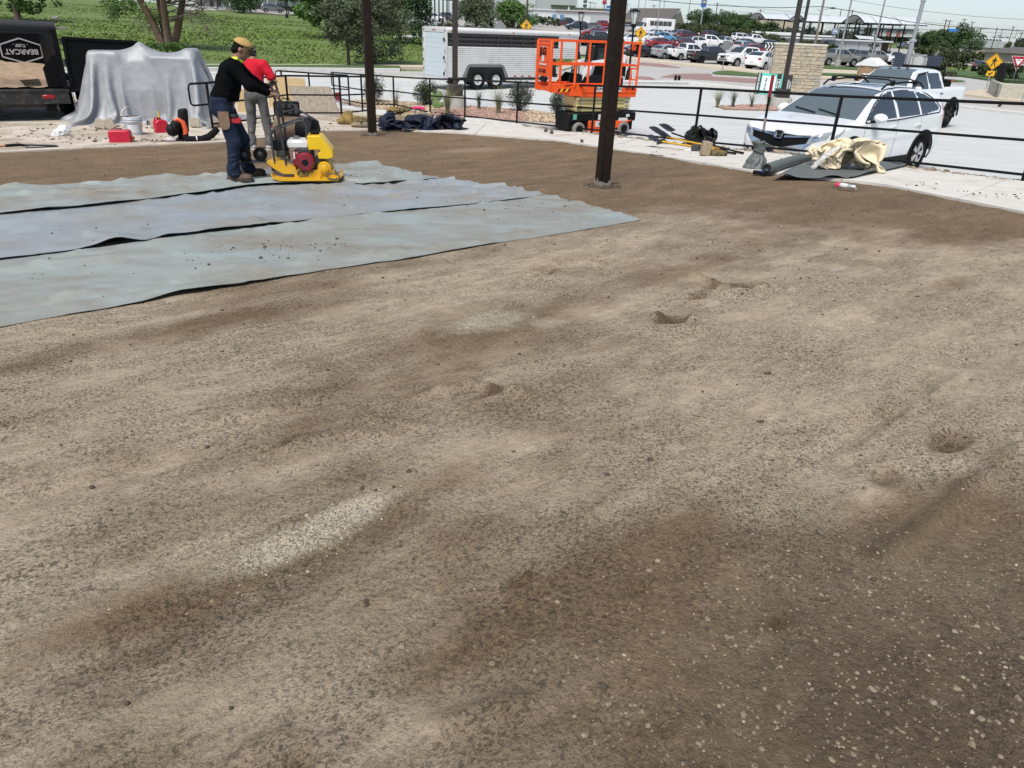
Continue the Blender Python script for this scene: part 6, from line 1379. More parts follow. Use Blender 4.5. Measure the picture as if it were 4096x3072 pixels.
# ---------------------------------------------------------------- the white car at the railing
zz=T(7.0,16.4)+.02
crv=car('crv',(7.0,16.4,zz),R(217.5),PAINT['white'],'white compact SUV with roof bars parked nose-on to the railing','suv',None,dn=2.6,scale=1.085,tilt=False,glass=GLASSC)
sp,parts,ex,_,bv=proto('crv',2.6)
def cp(nm,c,ax,m,off=.006,n=10,mm_=6,par=crv): return obj(nm,quad_on(bv,c,ax,off,n,mm_),m,par)
g_=cp('grille',((-.52,.56),(.52,.56),(.62,.80),(-.62,.80)),'+x',TRIM,.004,14,8)
cp('lower_intake',((-.50,.38),(.50,.38),(.55,.50),(-.55,.50)),'+x',TRIM,.004,12,4)
b=[]
for s in (1,-1):
    obj('chrome_bar',quad_on(bv,((s*.10,.735),(s*.62,.795),(s*.62,.83),(s*.10,.775)),'+x',.022,8,3),CHR,g_)
    obj('chrome_bar',quad_on(bv,((s*.0,.545),(s*.50,.565),(s*.66,.70),(s*.64,.70)),'+x',.02,10,3),CHR,g_)
    h=obj('headlight',quad_on(bv,((s*.56,.66),(s*.84,.78),(s*.865,.92),(s*.60,.80)),'+x',.010,12,6),HEADL,crv)
    obj('headlight_sweep',quad_on(bv,((1.98,.80),(1.60,.95),(1.66,.90),(2.02,.70)),'+y' if s>0 else '-y',.008,10,5),HEADL,h)
    obj('lamp_reflector',quad_on(bv,((s*.63,.72),(s*.76,.76),(s*.77,.84),(s*.65,.80)),'+x',.014,5,4),CHR,h)
    f=obj('fog_lamp',quad_on(bv,((s*.58,.38),(s*.82,.42),(s*.83,.53),(s*.60,.47)),'+x',.010,6,4),TRIM,crv); obj('fog_lens',quad_on(bv,((s*.62,.41),(s*.74,.43),(s*.74,.48),(s*.62,.46)),'+x',.016,4,3),HEADL,f)
    mr=obj('mirror',npmesh('mir',*blob([('e',(.74,s*1.01,1.10),(.085,.13,.085)),((.76,s*.98,1.07),(.80,s*1.06,1.08),.05,.05)],.012,.04)),PAINT['white'],crv); obj('mirror_stalk',MB().sqtube((.78,s*.84,1.02),(.77,s*.97,1.05),.09,.05),TRIM,mr)
    ay='+y' if s>0 else '-y'
    for x in (.10,-.86): obj('door_handle',quad_on(bv,((x,.90),(x-.21,.91),(x-.21,.945),(x,.935)),ay,.025,5,3),PAINT['white'],crv)
    for xa,xb in ((1.02,.98),(-.14,-.16),(-1.02,-1.05)): obj('door_seam',quad_on(bv,((xa,.32),(xa-.008,.32),(xb-.008,1.04),(xb,1.04)),ay,.0015,3,14),TRIM,crv)
    obj('sill_cladding',quad_on(bv,((.92,.25),(-.92,.25),(-.92,.36),(.92,.34)),ay,.010,20,3),TRIM,crv)
    for wx in sp['wb']:
        q=[]
        for i in range(27):
            a=-.25+(PI+.5)*i/26; y0=[]
            for rr_ in (.405,.47):
                x,z=wx+math.cos(a)*rr_,.345+math.sin(a)*rr_; h_=bv.ray_cast(Vector((x,s*4,z)),Vector((0,-s,0))); y=h_[0].y+s*.008 if h_[0] else s*.86; y0.append((x,y,z))
            q.append(y0+[(y0[1][0],y0[1][1]-s*.03,y0[1][2])])
        obj('arch_trim',MB().grid(np.array(q),s<0),TRIM,crv)
    obj('tail_light',quad_on(bv,((s*.60,.98),(s*.88,.90),(s*.80,1.30),(s*.66,1.36)),'-x',.010,6,8),TAIL,crv)
    obj('tail_light_side',quad_on(bv,((-2.0,1.0),(-2.19,.92),(-2.14,1.16),(-2.02,1.28)),ay,.010,6,6),TAIL,crv)
    wn=[(p[0],p[1]) for p in ((.99,1.02),(.60,1.30),(.28,1.46),(0,1.54),(-.5,1.57),(-1.05,1.55),(-1.45,1.45),(-1.72,1.33),(-1.86,1.2),(-1.75,1.12),(-.1,1.035),(.97,1.015))]
    pts=[]
    for x,z in wn:
        h_=bv.ray_cast(Vector((x,s*4,z)),Vector((0,-s,0))); pts.append((x,(h_[0].y if h_[0] else s*.7)+s*.006,z))
    obj('window_trim',MB().tube(pts,.011,6,closed=True),TRIM,crv)
    rl=obj('roof_rail',MB().tube([(.18,s*.60,1.55),(.05,s*.60,1.63),(-.6,s*.595,1.665),(-1.25,s*.58,1.65),(-1.45,s*.57,1.56)],.018,8),TRIM,crv)
for x in (-.15,-1.0):
    cb=obj('cross_bar',MB().tube([(x,-.62,1.66),(x,-.5,1.71),(x,.5,1.71),(x,.62,1.66)],.02,8,ry=.7),TRIM,crv)
    for s in (1,-1): obj('bar_foot',MB().box((x,s*.61,1.655),(.10,.07,.10),.02),TRIM,cb)
obj('sunroof',quad_on(bv,((-.05,-.36),(-.75,-.36),(-.75,.36),(-.05,.36)),'+z',.004,8,8),GLASS,crv)
em=obj('emblem',MB().prism([(-.075,-.06),(.075,-.06),(.088,.055),(.05,.068),(-.05,.068),(-.088,.055)],.02,frame((2.245,0,.775),(0,1,0),(-.2,0,1))),TRIM,crv)
obj('emblem_ring',MB().tube([frame((2.266,0,.775),(0,1,0),(-.2,0,1))@Vector((x,y,0)) for x,y in ((-.07,-.06),(.07,-.06),(.088,.05),(.06,.07),(-.06,.07),(-.088,.05))],.009,6,closed=True),CHR,em)
b=MB(); fM=frame((2.268,0,.775),(0,1,0),(-.2,0,1))
for pa in (((-.045,-.045),(-.058,.05)),((.045,-.045),(.058,.05)),((-.05,0),(.05,0))): b.sqtube(fM@Vector((*pa[0],0)),fM@Vector((*pa[1],0)),.022,.01)
obj('emblem_letter',b,CHR,em)
pb=cp('number_plate',((-.17,.40),(.17,.40),(.17,.53),(-.17,.53)),'+x',mat('plate_navy',(.012,.016,.04),.4),.02,5,3)
obj('plate_crest',MB().lathe([(0,.004),(.035,.004),(.035,0),(0,0)],12,(2.285,0,.455),Matrix.Rotation(PI/2,4,'Y')),mat('crest_gold',(.45,.26,.06),.5),pb)
for s,y0 in ((1,.45),(1,-.05)): obj('wiper',MB().tube([bv.ray_cast(Vector((1.16-.10*k/5,y0-.5*k/5+.0,4)),Vector((0,0,-1)))[0]+Vector((0,0,.02)) for k in range(6)],.011,6),TRIM,crv)
obj('rear_plate_band',quad_on(bv,((-.5,.85),(.5,.85),(.5,.92),(-.5,.92)),'-x',.01,6,3),CHR,crv)
# ---------------------------------------------------------------- the white pickup behind it
zz=T(13.63,28.07)+.02
gm=car('pickup',(13.63,28.07,zz),R(217.5),PAINT['white'],'white crew cab pickup with a black bed box, parked behind the white SUV','pickup',None,rim=RIMB,dn=1.8,scale=1.03,tilt=False,glass=GLASSC)
sp,parts,ex,_,bv=proto('pickup',1.8)
obj('headache_rack',MB().tube([(-1.12,-.78,1.34),(-1.10,-.74,1.92),(-1.10,.74,1.92),(-1.12,.78,1.34)],.045,8).bx(-1.15,-1.07,-.7,.7,1.84,1.96,.02),TRIM,gm)
bxo=obj('bed_tool_box',MB().bx(-1.72,-1.2,-.82,.82,1.02,1.50,.03).bx(-1.74,-1.18,-.92,.92,1.50,1.56,.02),TRIM,gm)
obj('box_label',MB().bx(-1.65,-1.40,.921,.926,1.505,1.555),mat('label_red',(.45,.06,.05),.5),bxo)
for s in (1,-1):
    for wx in sp['wb']:
        q=[]
        for i in range(25):
            a=-.1+(PI+.2)*i/24; q.append([(wx+math.cos(a)*rr_,s*(1.0+o_),.41+math.sin(a)*rr_) for rr_,o_ in ((.48,.015),(.55,.05),(.60,.0))])
        obj('fender_flare',MB().grid(np.array(q),s<0),TRIM,gm)
    obj('window_visor',MB().tube([(1.25,s*.93,1.32),(.75,s*.80,1.74),(.1,s*.765,1.80)],.02,6),TRIM,gm)
    obj('mud_flap',MB().bx(-2.42,-2.38,s*.78-.15,s*.78+.15,.28,.72,.01),TRIM,gm)
for y in (-.3,0,.3): obj('roof_marker_light',MB().box((.62,y,1.905),(.08,.10,.03),.01),mat('amber_dark',(.12,.05,.01),.4),gm)
# ---------------------------------------------------------------- cars of the far lots
FAR=[('sedan',2560,230,26,'black','black sedan in the front row beside the yellow pedestrian sign'),
('coupe_suv',2668,236,34,'ltgrey','light grey hatchback between the black sedan and a white pickup'),
('pickup',2748,241,27,'white','white pickup parked tight beside the black pickup'),
('pickup',2840,257,18,'black','black crew cab pickup in the front row, tail towards the walk'),
('pickup',2975,273,207,'white','white pickup with black grille facing the road, beside the black pickup'),
('coupe_suv',3055,284,42,'white','white crossover parked tail-out beside the stone pillar'),
('sedan',2645,196,18,'red','dark red sedan with chrome trim parked behind the black sedan'),
('sedan',2738,192,48,'maroon','maroon sedan between the dark red sedan and the white cars'),
('coupe_suv',2772,193,193,'white','white crossover behind the white and black pickups'),
('pickup',2828,193,12,'white','white pickup behind the white crossover'),
('suv',2885,190,232,'white','white SUV facing the road behind the sign back'),
('suv',2972,216,46,'silver','silver SUV parked tail-out behind the red SUV'),
('coupe_suv',3022,229,14,'red','bright red SUV behind the white pickup with black grille'),
('pickup',3075,214,16,'black','black pickup half hidden by the chevron sign'),
('jeep',2960,172,20,'white','white off-roader with a hard top near the hedge'),
('pickup',3010,180,18,'white','white pickup with a roof rack near the hedge'),
('sedan',2985,190,30,'grey','grey sedan before the white pickup near the hedge'),
('sedan',2515,178,192,'white','white sedan parked beside the black street lamp'),
('sedan',2595,170,203,'white','white sedan facing the road behind the pedestrian sign'),
('coupe_suv',2650,171,24,'blue','light blue hatchback behind the dark red sedan'),
('sedan',2618,150,200,'white','white sedan in the third row below the bus'),
('sedan',2668,152,205,'white','white sedan with a dark roof below the bus and beside another'),
('suv',2706,157,215,'ltgrey','grey SUV between white sedans and the maroon SUV'),
('suv',2752,163,20,'maroon','dark brown SUV in the third row'),
('suv',2742,137,195,'maroon','dark brown van beyond the dark brown SUV'),
('suv',2812,146,215,'white','white SUV by the hedge beside a white pickup'),
('pickup',2858,148,200,'white','white pickup backed to the hedge'),
('suv',2848,160,25,'black','black SUV before the white pickup at the hedge'),
('sedan',2372,148,192,'red','red sedan behind the scissor lift platform'),
('sedan',2420,140,200,'red','second red sedan half hidden by the brown steel post'),
('sedan',2440,156,195,'white','white sedan just behind the brown steel post'),
('pickup',2408,119,200,'red','red pickup in the far row before the storage units'),
('sedan',2362,120,195,'grey','dark grey sedan before the red pickup'),
('jeep',2352,100,200,'black','black boxy off-roader at the storage units'),
('suv',2305,121,190,'navy','navy SUV beside the blank traffic sign'),
('pickup',2268,103,20,'black','black pickup at the storage units'),
('sedan',2318,97,195,'silver','silver sedan at the storage units'),
('sedan',2212,104,190,'silver','silver-blue sedan by the hedge and storage doors'),
('sedan',2243,106,10,'maroon','maroon car low before the black pickup at the units'),
('pickup',2390,186,15,'black','large black pickup behind the skid steer'),
('sedan',2500,127,200,'silver','silver sedan beside the white bus'),
('sedan',2532,105,200,'white','white sedan at the nose of the white bus'),
('suv',2478,103,195,'white','white SUV between the steel post and the bus'),
('pickup',3340,263,17,'pewter','pewter pickup by the lamp pole with the round concrete foot','pk'),
('jeep',3407,253,200,'grey','grey soft-top off-roader with a shade in its windscreen'),
('pickup',3492,254,20,'pewter','pewter pickup behind the portable toilet'),
('suv',3368,214,15,'silver','silver SUV at the grey wall behind the pewter pickup'),
('sedan',3552,240,215,'white','white sedan beside the portable toilet'),
('pickup',3578,262,240,'white','white pickup facing the road behind the solar panels'),
('suv',3735,272,235,'white','white SUV behind the diamond sign back'),
('suv',3915,291,50,'black','black SUV parked by the trimmed hedge'),
('sedan',3618,196,15,'grey','grey hatchback by the shade canopy'),
('suv',3640,190,20,'white','white SUV near the shade canopy end'),
('sedan',3855,214,15,'silver','silver sedan beside the long grey building'),
('sedan',3890,210,190,'black','black sedan beside the long grey building'),
('sedan',3945,209,15,'white','white sedan before the long grey building'),
('sedan',3995,211,190,'white','white sedan farther along the long grey building'),
('suv',1676,108,22,'silver','silver SUV by the arched canopy on the hill'),
('sedan',1728,112,18,'silver','silver sedan beside the silver SUV on the hill'),
('suv',1735,88,20,'white','white SUV under the arched canopy'),
('pickup',1785,88,215,'grey','grey pickup under the arched canopy'),
('suv',1040,43,20,'black','black SUV beside the low white building on the hill'),
('suv',1092,52,20,'grey','grey SUV among trees on the hill'),
('suv',1140,48,20,'black','black SUV behind the grey one on the hill')]
for r_ in FAR:
    k,u,v,h_,c,lab=r_[:6]; p=pT(u,v-1); p.z+=.03
    rim=RIMB if c=='black' and k!='sedan' else RIMS
    car(k,p,R(h_),PAINT[c],lab,{'sedan':'car','suv':'suv','coupe_suv':'suv','pickup':'pickup','jeep':'jeep'}[k],rim=rim)
# ---------------------------------------------------------------- white bus
p=pT(2610,137); bus=thing('shuttle_bus','white shuttle bus parked before the brown-roofed building','bus',p,R(192)); BW=PAINT['white']
bus.rotation_euler=(0,0,R(200))
obj('coach_body',MB().bx(-4.6,2.2,-1.2,1.2,.55,3.05,.12),BW,bus); obj('cab',MB().prism([(2.15,.5),(4.2,.5),(4.3,1.0),(3.9,1.35),(3.2,1.45),(2.6,2.3),(2.15,2.45)],2.1,frame((0,1.05,0),(1,0,0),(0,0,1))),BW,bus)
obj('windscreen',MB().prism([(3.24,1.47),(2.63,2.28),(2.68,2.30),(3.30,1.48)],1.9,frame((0,.95,0),(1,0,0),(0,0,1))),GLASS,bus)
for s in (1,-1):
    for i in range(5): obj('side_window',MB().bx(1.5-1.05*i-.98,1.5-1.05*i,s*1.203-.01,s*1.203+.01,1.65,2.55,.01),GLASS,bus)
    obj('cab_window',MB().prism([(3.0,1.45),(2.3,1.45),(2.3,2.2),(2.6,2.2)],.02,frame((0,s*1.06+.01,0),(1,0,0),(0,0,1))),GLASS,bus)
    for wx in (3.3,-2.6):
        wl=obj('wheel',MB().lathe([(.25,-.14),(.42,-.13),(.45,0),(.42,.13),(.25,.14)],24,(wx,s*1.08,.45),Matrix.Rotation(PI/2,4,'X')),TYRE,bus); obj('rim',MB().lathe([(0,-.1),(.26,-.12),(.26,.12),(0,.1)],16,(wx,s*1.08,.45),Matrix.Rotation(PI/2,4,'X')),RIMS,wl)
obj('rear_window',MB().bx(-4.62,-4.58,-.5,.5,1.6,2.4,.01),GLASS,bus)
for s in (1,-1): obj('rear_window',MB().bx(-4.62,-4.58,s*.85-.16,s*.85+.16,1.5,2.35,.01),GLASS,bus); obj('tail_light',MB().bx(-4.63,-4.58,s*1.0-.1,s*1.0+.1,.8,1.0,.01),TAIL,bus)
# ================================================================ STOCK TRAILER
TW=mat('trailer_white',(.60,.60,.58),.45,var=.06,scale=2,dirt=(.42,.40,.37),dscale=1.5,damt=.25); TWD=mat('trailer_door',(.52,.58,.60),.4,.1,var=.05)
TDK=mat('trailer_slats_dark',(.022,.021,.021),.5,var=.3); ROOF=mat('trailer_roof',(.40,.38,.36),.6,var=.15,scale=2)
p=Vector((-1.042,35.93,0)); p.z=T(p.x,p.y)+.02
st=thing('stock_trailer','long white ribbed stock trailer with a dark slatted band, behind the railing','trailer',p,R(34.7))
Wd=1.05; x0,x1=-3.5,3.5
obj('chassis',MB().bx(x0+.05,2.0,-.9,.9,.36,.5,.02),TDK,st)
obj('inner_box',MB().bx(x0+.04,x1-.04,-Wd+.06,Wd-.06,1.30,2.36).bx(x0+.04,2.0,-Wd+.06,Wd-.06,.5,1.4),TDK,st)
for s in (1,-1):
    k=0
    for i in range(15):
        z0=.50+i*.08; xe=2.05 if z0<1.3 else x1-.02
        obj('side_rib',MB().bx(x0+.05,xe,s*Wd-.012,s*Wd+.012,z0,z0+.066,.008),TW,st)
    obj('side_backing',MB().bx(x0+.05,2.05,s*(Wd-.03)-.01,s*(Wd-.03)+.01,.48,1.70).bx(2.05,x1-.02,s*(Wd-.03)-.01,s*(Wd-.03)+.01,1.3,1.70),TW,st)
    for z in (1.80,1.98,2.14): obj('dark_slat',MB().bx(x0+.1,2.35,s*Wd-.015,s*Wd+.015,z-.035,z+.035,.004),mat('slat_brown',(.045,.036,.032),.6),st)
    for i in range(9): obj('slat_upright',MB().bx(x0+.55+i*.66,x0+.60+i*.66,s*Wd-.006,s*Wd+.022,1.70,2.22),mat('slat_brown',(.045,.036,.032),.6),st)
    obj('nose_panel',MB().bx(2.36,x1,s*Wd-.014,s*Wd+.014,1.70,2.22,.004),TW,st)
    obj('roof_edge',MB().tube([(x0,s*(Wd-.02),2.30),(x1,s*(Wd-.02),2.30)],.105,12),TW,st)
    for xx in (-3.3,-.2,2.9): obj('marker_lamp',MB().box((xx,s*(Wd+.09),2.28),(.10,.03,.05),.01),mat('amber',(.35,.08,.02),.3),st)
    fd=obj('fender',MB().prism([(-2.75,.48),(-2.5,.95),(-2.35,1.02),(-.75,1.02),(-.6,.95),(-.35,.48)],.03,frame((0,s*Wd+.03 if s>0 else s*Wd,0),(1,0,0),(0,0,1))),mat('fender_grey',(.20,.20,.19),.4,.4),st)
    obj('fender_inside',MB().prism([(-2.62,.30),(-2.4,.90),(-.70,.90),(-.48,.30)],.03,frame((0,s*Wd+.045 if s>0 else s*Wd-.015,0),(1,0,0),(0,0,1))),LINER,fd)
    for wx in (-2.02,-1.08):
        wl=obj('wheel',MB().lathe([(.21,-.11),(.34,-.11),(.385,-.07),(.39,0),(.385,.07),(.34,.11),(.21,.11)],30,(wx,s*(Wd+.02),.39),Matrix.Rotation(PI/2,4,'X')),TYRE,st)
        obj('rim',MB().lathe([(0,-.09),(.06,-.1),(.1,-.05),(.2,-.09),(.215,-.1),(.215,.1),(.2,.09),(.1,.05),(.06,.1),(0,.09)],20,(wx,s*(Wd+.02),.39),Matrix.Rotation(PI/2,4,'X')),mat('white_rim',(.55,.55,.54),.4,.3),wl)
    for i in range(12): obj('reflector_tape',MB().box((-.2+i*.2,s*(Wd+.014),.53),(.16,.006,.05)),mat('tape_red',(.35,.02,.02),.5) if i%2 else WHT,st)
obj('roof',MB().bx(x0,x1,-Wd+.05,Wd-.05,2.30,2.42,.03),ROOF,st)
obj('nose_face',MB().bx(x1-.03,x1+.02,-Wd+.03,Wd-.03,1.30,2.34,.03),TW,st); obj('nose_floor',MB().bx(2.0,x1,-Wd+.03,Wd-.03,1.26,1.32).bx(1.98,2.06,-Wd+.03,Wd-.03,.5,1.32),TW,st)
obj('gooseneck',MB().sqtube((2.9,0,1.3),(3.0,0,.55),.14).bx(2.9,3.1,-.12,.12,.42,.56),TDK,st)
obj('rear_frame',MB().bx(x0-.03,x0+.05,-Wd-.02,-Wd+.16,.42,2.36,.01).bx(x0-.03,x0+.05,Wd-.16,Wd+.02,.42,2.36,.01).bx(x0-.03,x0+.05,-Wd,Wd,2.2,2.38,.02).bx(x0-.03,x0+.05,-Wd,Wd,.34,.48,.01),mat('frame_grey',(.50,.50,.49),.5),st)
rd=obj('rear_door',MB().bx(x0-.02,x0+.03,-Wd+.165,Wd-.165,.49,2.19,.006),TWD,st)
for i in range(8): obj('door_groove',MB().bx(x0-.024,x0-.018,-Wd+.18,Wd-.18,.66+i*.19,.668+i*.19),mat('groove',(.40,.45,.47),.5),rd)
for z in (.62,1.25,1.95): obj('hinge',MB().box((x0-.05,-Wd+.15,z),(.05,.09,.13),.01),GREYM,rd)
for y,z in ((.12,2.29),(0,2.29),(-.12,2.29),(Wd-.12,2.29),(-Wd+.1,2.26)): obj('rear_lamp',MB().box((x0-.04,y,z),(.02,.08,.04),.008),TAIL,st)
for s in (1,-1):
    for z in (.75,1.1,1.5,1.9): obj('rear_lamp',MB().box((x0-.04,s*(Wd-.07),z),(.02,.05,.13),.01),mat('lamp_dull',(.14,.09,.085),.4),st)
# ================================================================ SCISSOR LIFT
ORG=mat('lift_orange',(.78,.085,.006),.42,var=.06,scale=4,dirt=(.45,.10,.03),dscale=8,damt=.08); CREAM=mat('scissor_cream',(.56,.47,.21),.5,var=.08)
LP=Vector((1.8,19.25,0)); LP.z=T(LP.x,LP.y)+.02
lf=thing('scissor_lift','orange scissor lift with cream arms, parked just behind the black railing','lift',LP,R(26))
ch=obj('chassis',MB().bx(-.93,.95,-.33,.33,.12,.36,.01).bx(-.93,1.0,-.38,.38,.34,.54,.02),TRIM,lf)
obj('chassis_panel',MB().bx(-.38,.42,-.385,-.335,.05,.36,.01),ORG,lf); obj('chassis_panel',MB().prism([(.1,.05),(.9,.36),(.1,.36)],.05,XZm(-.335)),ORG,lf)
for x,z,w_,h_,m_ in ((-.05,.44,.13,.13,WHT),(.62,.38,.26,.07,WHT),(.75,.47,.1,.06,WHT),(-.78,.45,.10,.12,mat('tape_green',(.10,.34,.26),.6)),(.08,.46,.12,.05,WHT)): obj('sticker',MB().box((x,-.386,z),(w_,.006,h_)),m_,ch)
pb_=obj('number_panel',MB().box((-.02,-.39,.28),(.32,.008,.13)),WHT,ch); obj('number_lettering',text_mb('855',.1,.001,.002,frame((-.02,-.396,.28),(1,0,0),(0,0,1))),DKP,pb_)
obj('maker_lettering',text_mb('JLG',.09,.001,.004,frame((.55,-.392,.16),(1,0,0),(0,0,1))),WHT,ch)
for x in (-.65,.65):
    for s in (1,-1):
        wl=obj('wheel',MB().lathe([(.10,-.06),(.15,-.06),(.162,-.04),(.162,.04),(.15,.06),(.10,.06)],28,(x,s*.37,.162),Matrix.Rotation(PI/2,4,'X')),mat('lift_tyre',(.20,.19,.17),.85,var=.2),lf); obj('hub',MB().lathe([(0,-.05),(.04,-.07),(.10,-.05),(.10,.05),(.04,.07),(0,.05)],18,(x,s*.37,.162),Matrix.Rotation(PI/2,4,'X')),DKP,wl)
for i in range(4):
    for s in (1,-1):
        z=.56+i*.088; am=obj('scissor_arm',MB().box((.05,s*(.30 if i%2 else .27),z+.04),(1.55,.05,.074),.006),CREAM,lf)
        for x in (-.62,.1,.72): obj('pivot_pin',MB().lathe([(0,.02),(.025,.02),(.03,0),(0,0)],12,(x,s*.33,z+.04),Matrix.Rotation(s*PI/2,4,'X')),STL,am)
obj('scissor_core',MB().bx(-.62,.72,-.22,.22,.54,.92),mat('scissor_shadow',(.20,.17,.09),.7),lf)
obj('cross_tube',MB().tube([(-.7,-.3,.62),(-.7,.3,.62)],.04,10).tube([(-.7,-.3,.80),(-.7,.3,.80)],.04,10).bx(-.74,-.60,-.26,.26,.56,.90,.02),CREAM,lf)
obj('lift_cylinder',MB().tube([(-.4,-.1,.6),(.5,-.1,.85)],.05,10),GREYM,lf)
dk=obj('main_deck',MB().bx(-.66,.93,-.385,.385,.90,1.02,.01).bx(-.66,.93,-.40,-.36,1.0,1.16,.006).bx(-.66,.93,.36,.40,1.0,1.16,.006).bx(-.95,-.6,-.36,.36,.92,1.02,.01),ORG,lf)
ed=obj('extension_deck',MB().bx(-1.48,-.58,-.34,.34,1.02,1.12,.01).bx(-1.48,-.6,-.36,-.33,1.0,1.2,.006).bx(-1.48,-.6,.33,.36,1.0,1.2,.006),ORG,lf)
for i in range(5): obj('hazard_stripe',MB().prism([(-1.30+i*.07,1.02),(-1.25+i*.07,1.02),(-1.20+i*.07,1.09),(-1.25+i*.07,1.09)],.004,XZm(-.358)),mat('hazard_yellow',(.65,.45,.02),.5) if i%2 else DKP,ed)
sg=obj('rental_sign',MB().box((.12,-.404,1.09),(.72,.006,.12)),WHT,dk); obj('rental_lettering',text_mb('SUNSHINE RENTAL',.085,.001,.002,frame((.12,-.409,1.09),(1,0,0),(0,0,1))),DKP,sg)
obj('fleet_lettering',text_mb('1519-88',.085,.001,.003,frame((.72,-.404,1.09),(1,0,0),(0,0,1))),DKP,dk)
zt=2.12
for s in (1,-1):
    y=s*.375
    obj('top_rail',MB().sqtube((-1.48,y,zt),(.93,y,zt),.045),ORG,lf); obj('mid_rail',MB().sqtube((-1.48,y,1.62),(.93,y,1.62),.038),ORG,lf)
    for x in (-.85,-.05,.91) if s<0 else (-.85,-.05,.5,.91): obj('rail_post',MB().sqtube((x,y,1.14),(x,y,zt),.045),ORG,lf)
    obj('brace',MB().sqtube((.0,y,1.62),(.08,y,1.52),.02),ORG,lf)
for x in (-1.48,.92):
    for z in (zt,1.62): obj('end_rail',MB().sqtube((x,-.375,z),(x,.375,z),.042),ORG,lf)
obj('gate_frame',MB().sqtube((.70,-.37,1.55),(.92,-.37,1.55),.035).sqtube((.72,-.37,1.14),(.72,-.37,1.55),.035).sqtube((.72,-.37,1.3),(.9,-.37,1.3),.035),ORG,lf)
ep=obj('end_panel',MB().bx(-1.52,-1.48,-.36,.36,1.66,2.08,.008).bx(-1.52,-1.48,-.34,.34,1.34,1.64,.008).bx(-1.53,-1.47,-.38,-.31,1.02,2.12,.006).bx(-1.53,-1.47,.31,.38,1.02,2.12,.006).bx(-1.52,-1.48,-.3,.3,2.0,2.02),ORG,lf)
fm=lambda y,z:frame((-1.535,y,z),(0,-1,0),(0,0,1))
obj('logo_panel',MB().box((-1.526,.03,1.88),(.004,.34,.16)),mat('lift_orange_dark',(.62,.06,.004),.4),ep); obj('maker_logo',text_mb('JLG',.21,.001,.010,fm(.03,1.88)),DKP,ep); obj('logo_panel_edge',MB().box((-1.528,.03,1.97),(.003,.34,.012)),WHT,ep)
obj('fleet_lettering',text_mb('1519-88',.12,.001,.003,fm(.05,1.45)),DKP,ep); obj('notice',MB().box((-1.53,.02,1.73),(.006,.12,.12)),WHT,ep); obj('document_box',MB().box((-1.5,.0,1.28),(.09,.26,.11),.02),DKP,ep); obj('reflector',MB().box((-1.535,.0,1.6),(.004,.36,.03)),WHT,ep)
obj('control_box',MB().box((.86,-.30,1.98),(.12,.14,.22),.02),DKP,lf); obj('control_cover',MB().box((.80,-.30,2.02),(.10,.12,.14),.02),ORG,lf)
obj('cable',MB().tube([(-.85,-.36,1.6),(-.95,-.34,1.4),(-1.0,-.3,1.2),(-.9,-.36,1.18),(-1.1,-.36,1.15)],.012,6),DKP,lf); obj('strap',MB().bx(.18,.21,-.40,-.385,1.78,2.14),DKP,lf)
# ================================================================ SKID STEER
q=pT(2385,347); SKW=mat('loader_white',(.66,.67,.67),.35,var=.04,coat=.4)
sk=thing('track_loader','white and black compact track loader with its bucket down, behind the lift','loader',q,R(200))
for s in (1,-1):
    tk_=obj('track',MB().prism([(-1.05,.12),(-.85,.02),(.75,.02),(1.0,.15),(1.02,.32),(.55,.56),(-.75,.62),(-1.05,.45)],.34,frame((0,s*.62+.17,0),(1,0,0),(0,0,1))),RUB,sk)
    for i in range(12): obj('track_lug',MB().box((-.8+i*.14,s*.62,.02),(.05,.36,.03)),RUB,tk_)
    obj('lift_arm',MB().prism([(-1.15,1.25),(-.95,1.42),(.6,1.20),(1.15,.72),(1.28,.32),(1.12,.30),(.95,.62),(.5,.98),(-.9,1.15)],.12,frame((0,s*.66+.06,0),(1,0,0),(0,0,1))),SKW,sk)
    obj('side_cover',MB().prism([(-1.2,.55),(.5,.55),(.35,1.0),(-.8,1.12),(-1.2,1.1)],.04,frame((0,s*.50+.02,0),(1,0,0),(0,0,1))),TRIM,sk)
    cw=obj('cab_side',MB().prism([(-.62,1.0),(.55,.9),(.45,1.9),(-.45,1.98),(-.62,1.9)],.05,frame((0,s*.46+.025,0),(1,0,0),(0,0,1))),TRIM,sk); obj('cab_window',MB().prism([(-.35,1.25),(.32,1.2),(.28,1.75),(-.3,1.80)],.02,frame((0,s*.49+.01,0),(1,0,0),(0,0,1))),GLASS,cw)
obj('cab_roof',MB().bx(-.6,.5,-.48,.48,1.93,2.02,.03),TRIM,sk); obj('main_body',MB().bx(-1.25,.5,-.46,.46,.4,1.1,.04),SKW,sk); obj('engine_hood',MB().bx(-1.3,-.55,-.45,.45,1.05,1.5,.05),SKW,sk); obj('rear_door',MB().bx(-1.34,-1.28,-.42,.42,.5,1.3,.02),TRIM,sk); obj('front_screen',MB().bx(.45,.5,-.42,.42,1.0,1.88,.01),GLASS,sk)
bk=obj('bucket',MB().prism([(1.2,.05),(1.95,.02),(1.95,.05),(1.35,.12),(1.25,.5),(1.35,.62),(1.2,.58)],1.75,frame((0,.875,0),(1,0,0),(0,0,1))).prism([(1.2,.05),(1.95,.02),(1.35,.62),(1.2,.58)],.03,frame((0,.89,0),(1,0,0),(0,0,1))).prism([(1.2,.05),(1.95,.02),(1.35,.62),(1.2,.58)],.03,frame((0,-.86,0),(1,0,0),(0,0,1))),TRIM,sk)
for y in (-.3,.3): obj('bucket_guard',MB().tube([(1.2,y-.14,.6),(1.2,y-.13,.95),(1.2,y,1.0),(1.2,y+.13,.95),(1.2,y+.14,.6)],.03,6),TRIM,bk)
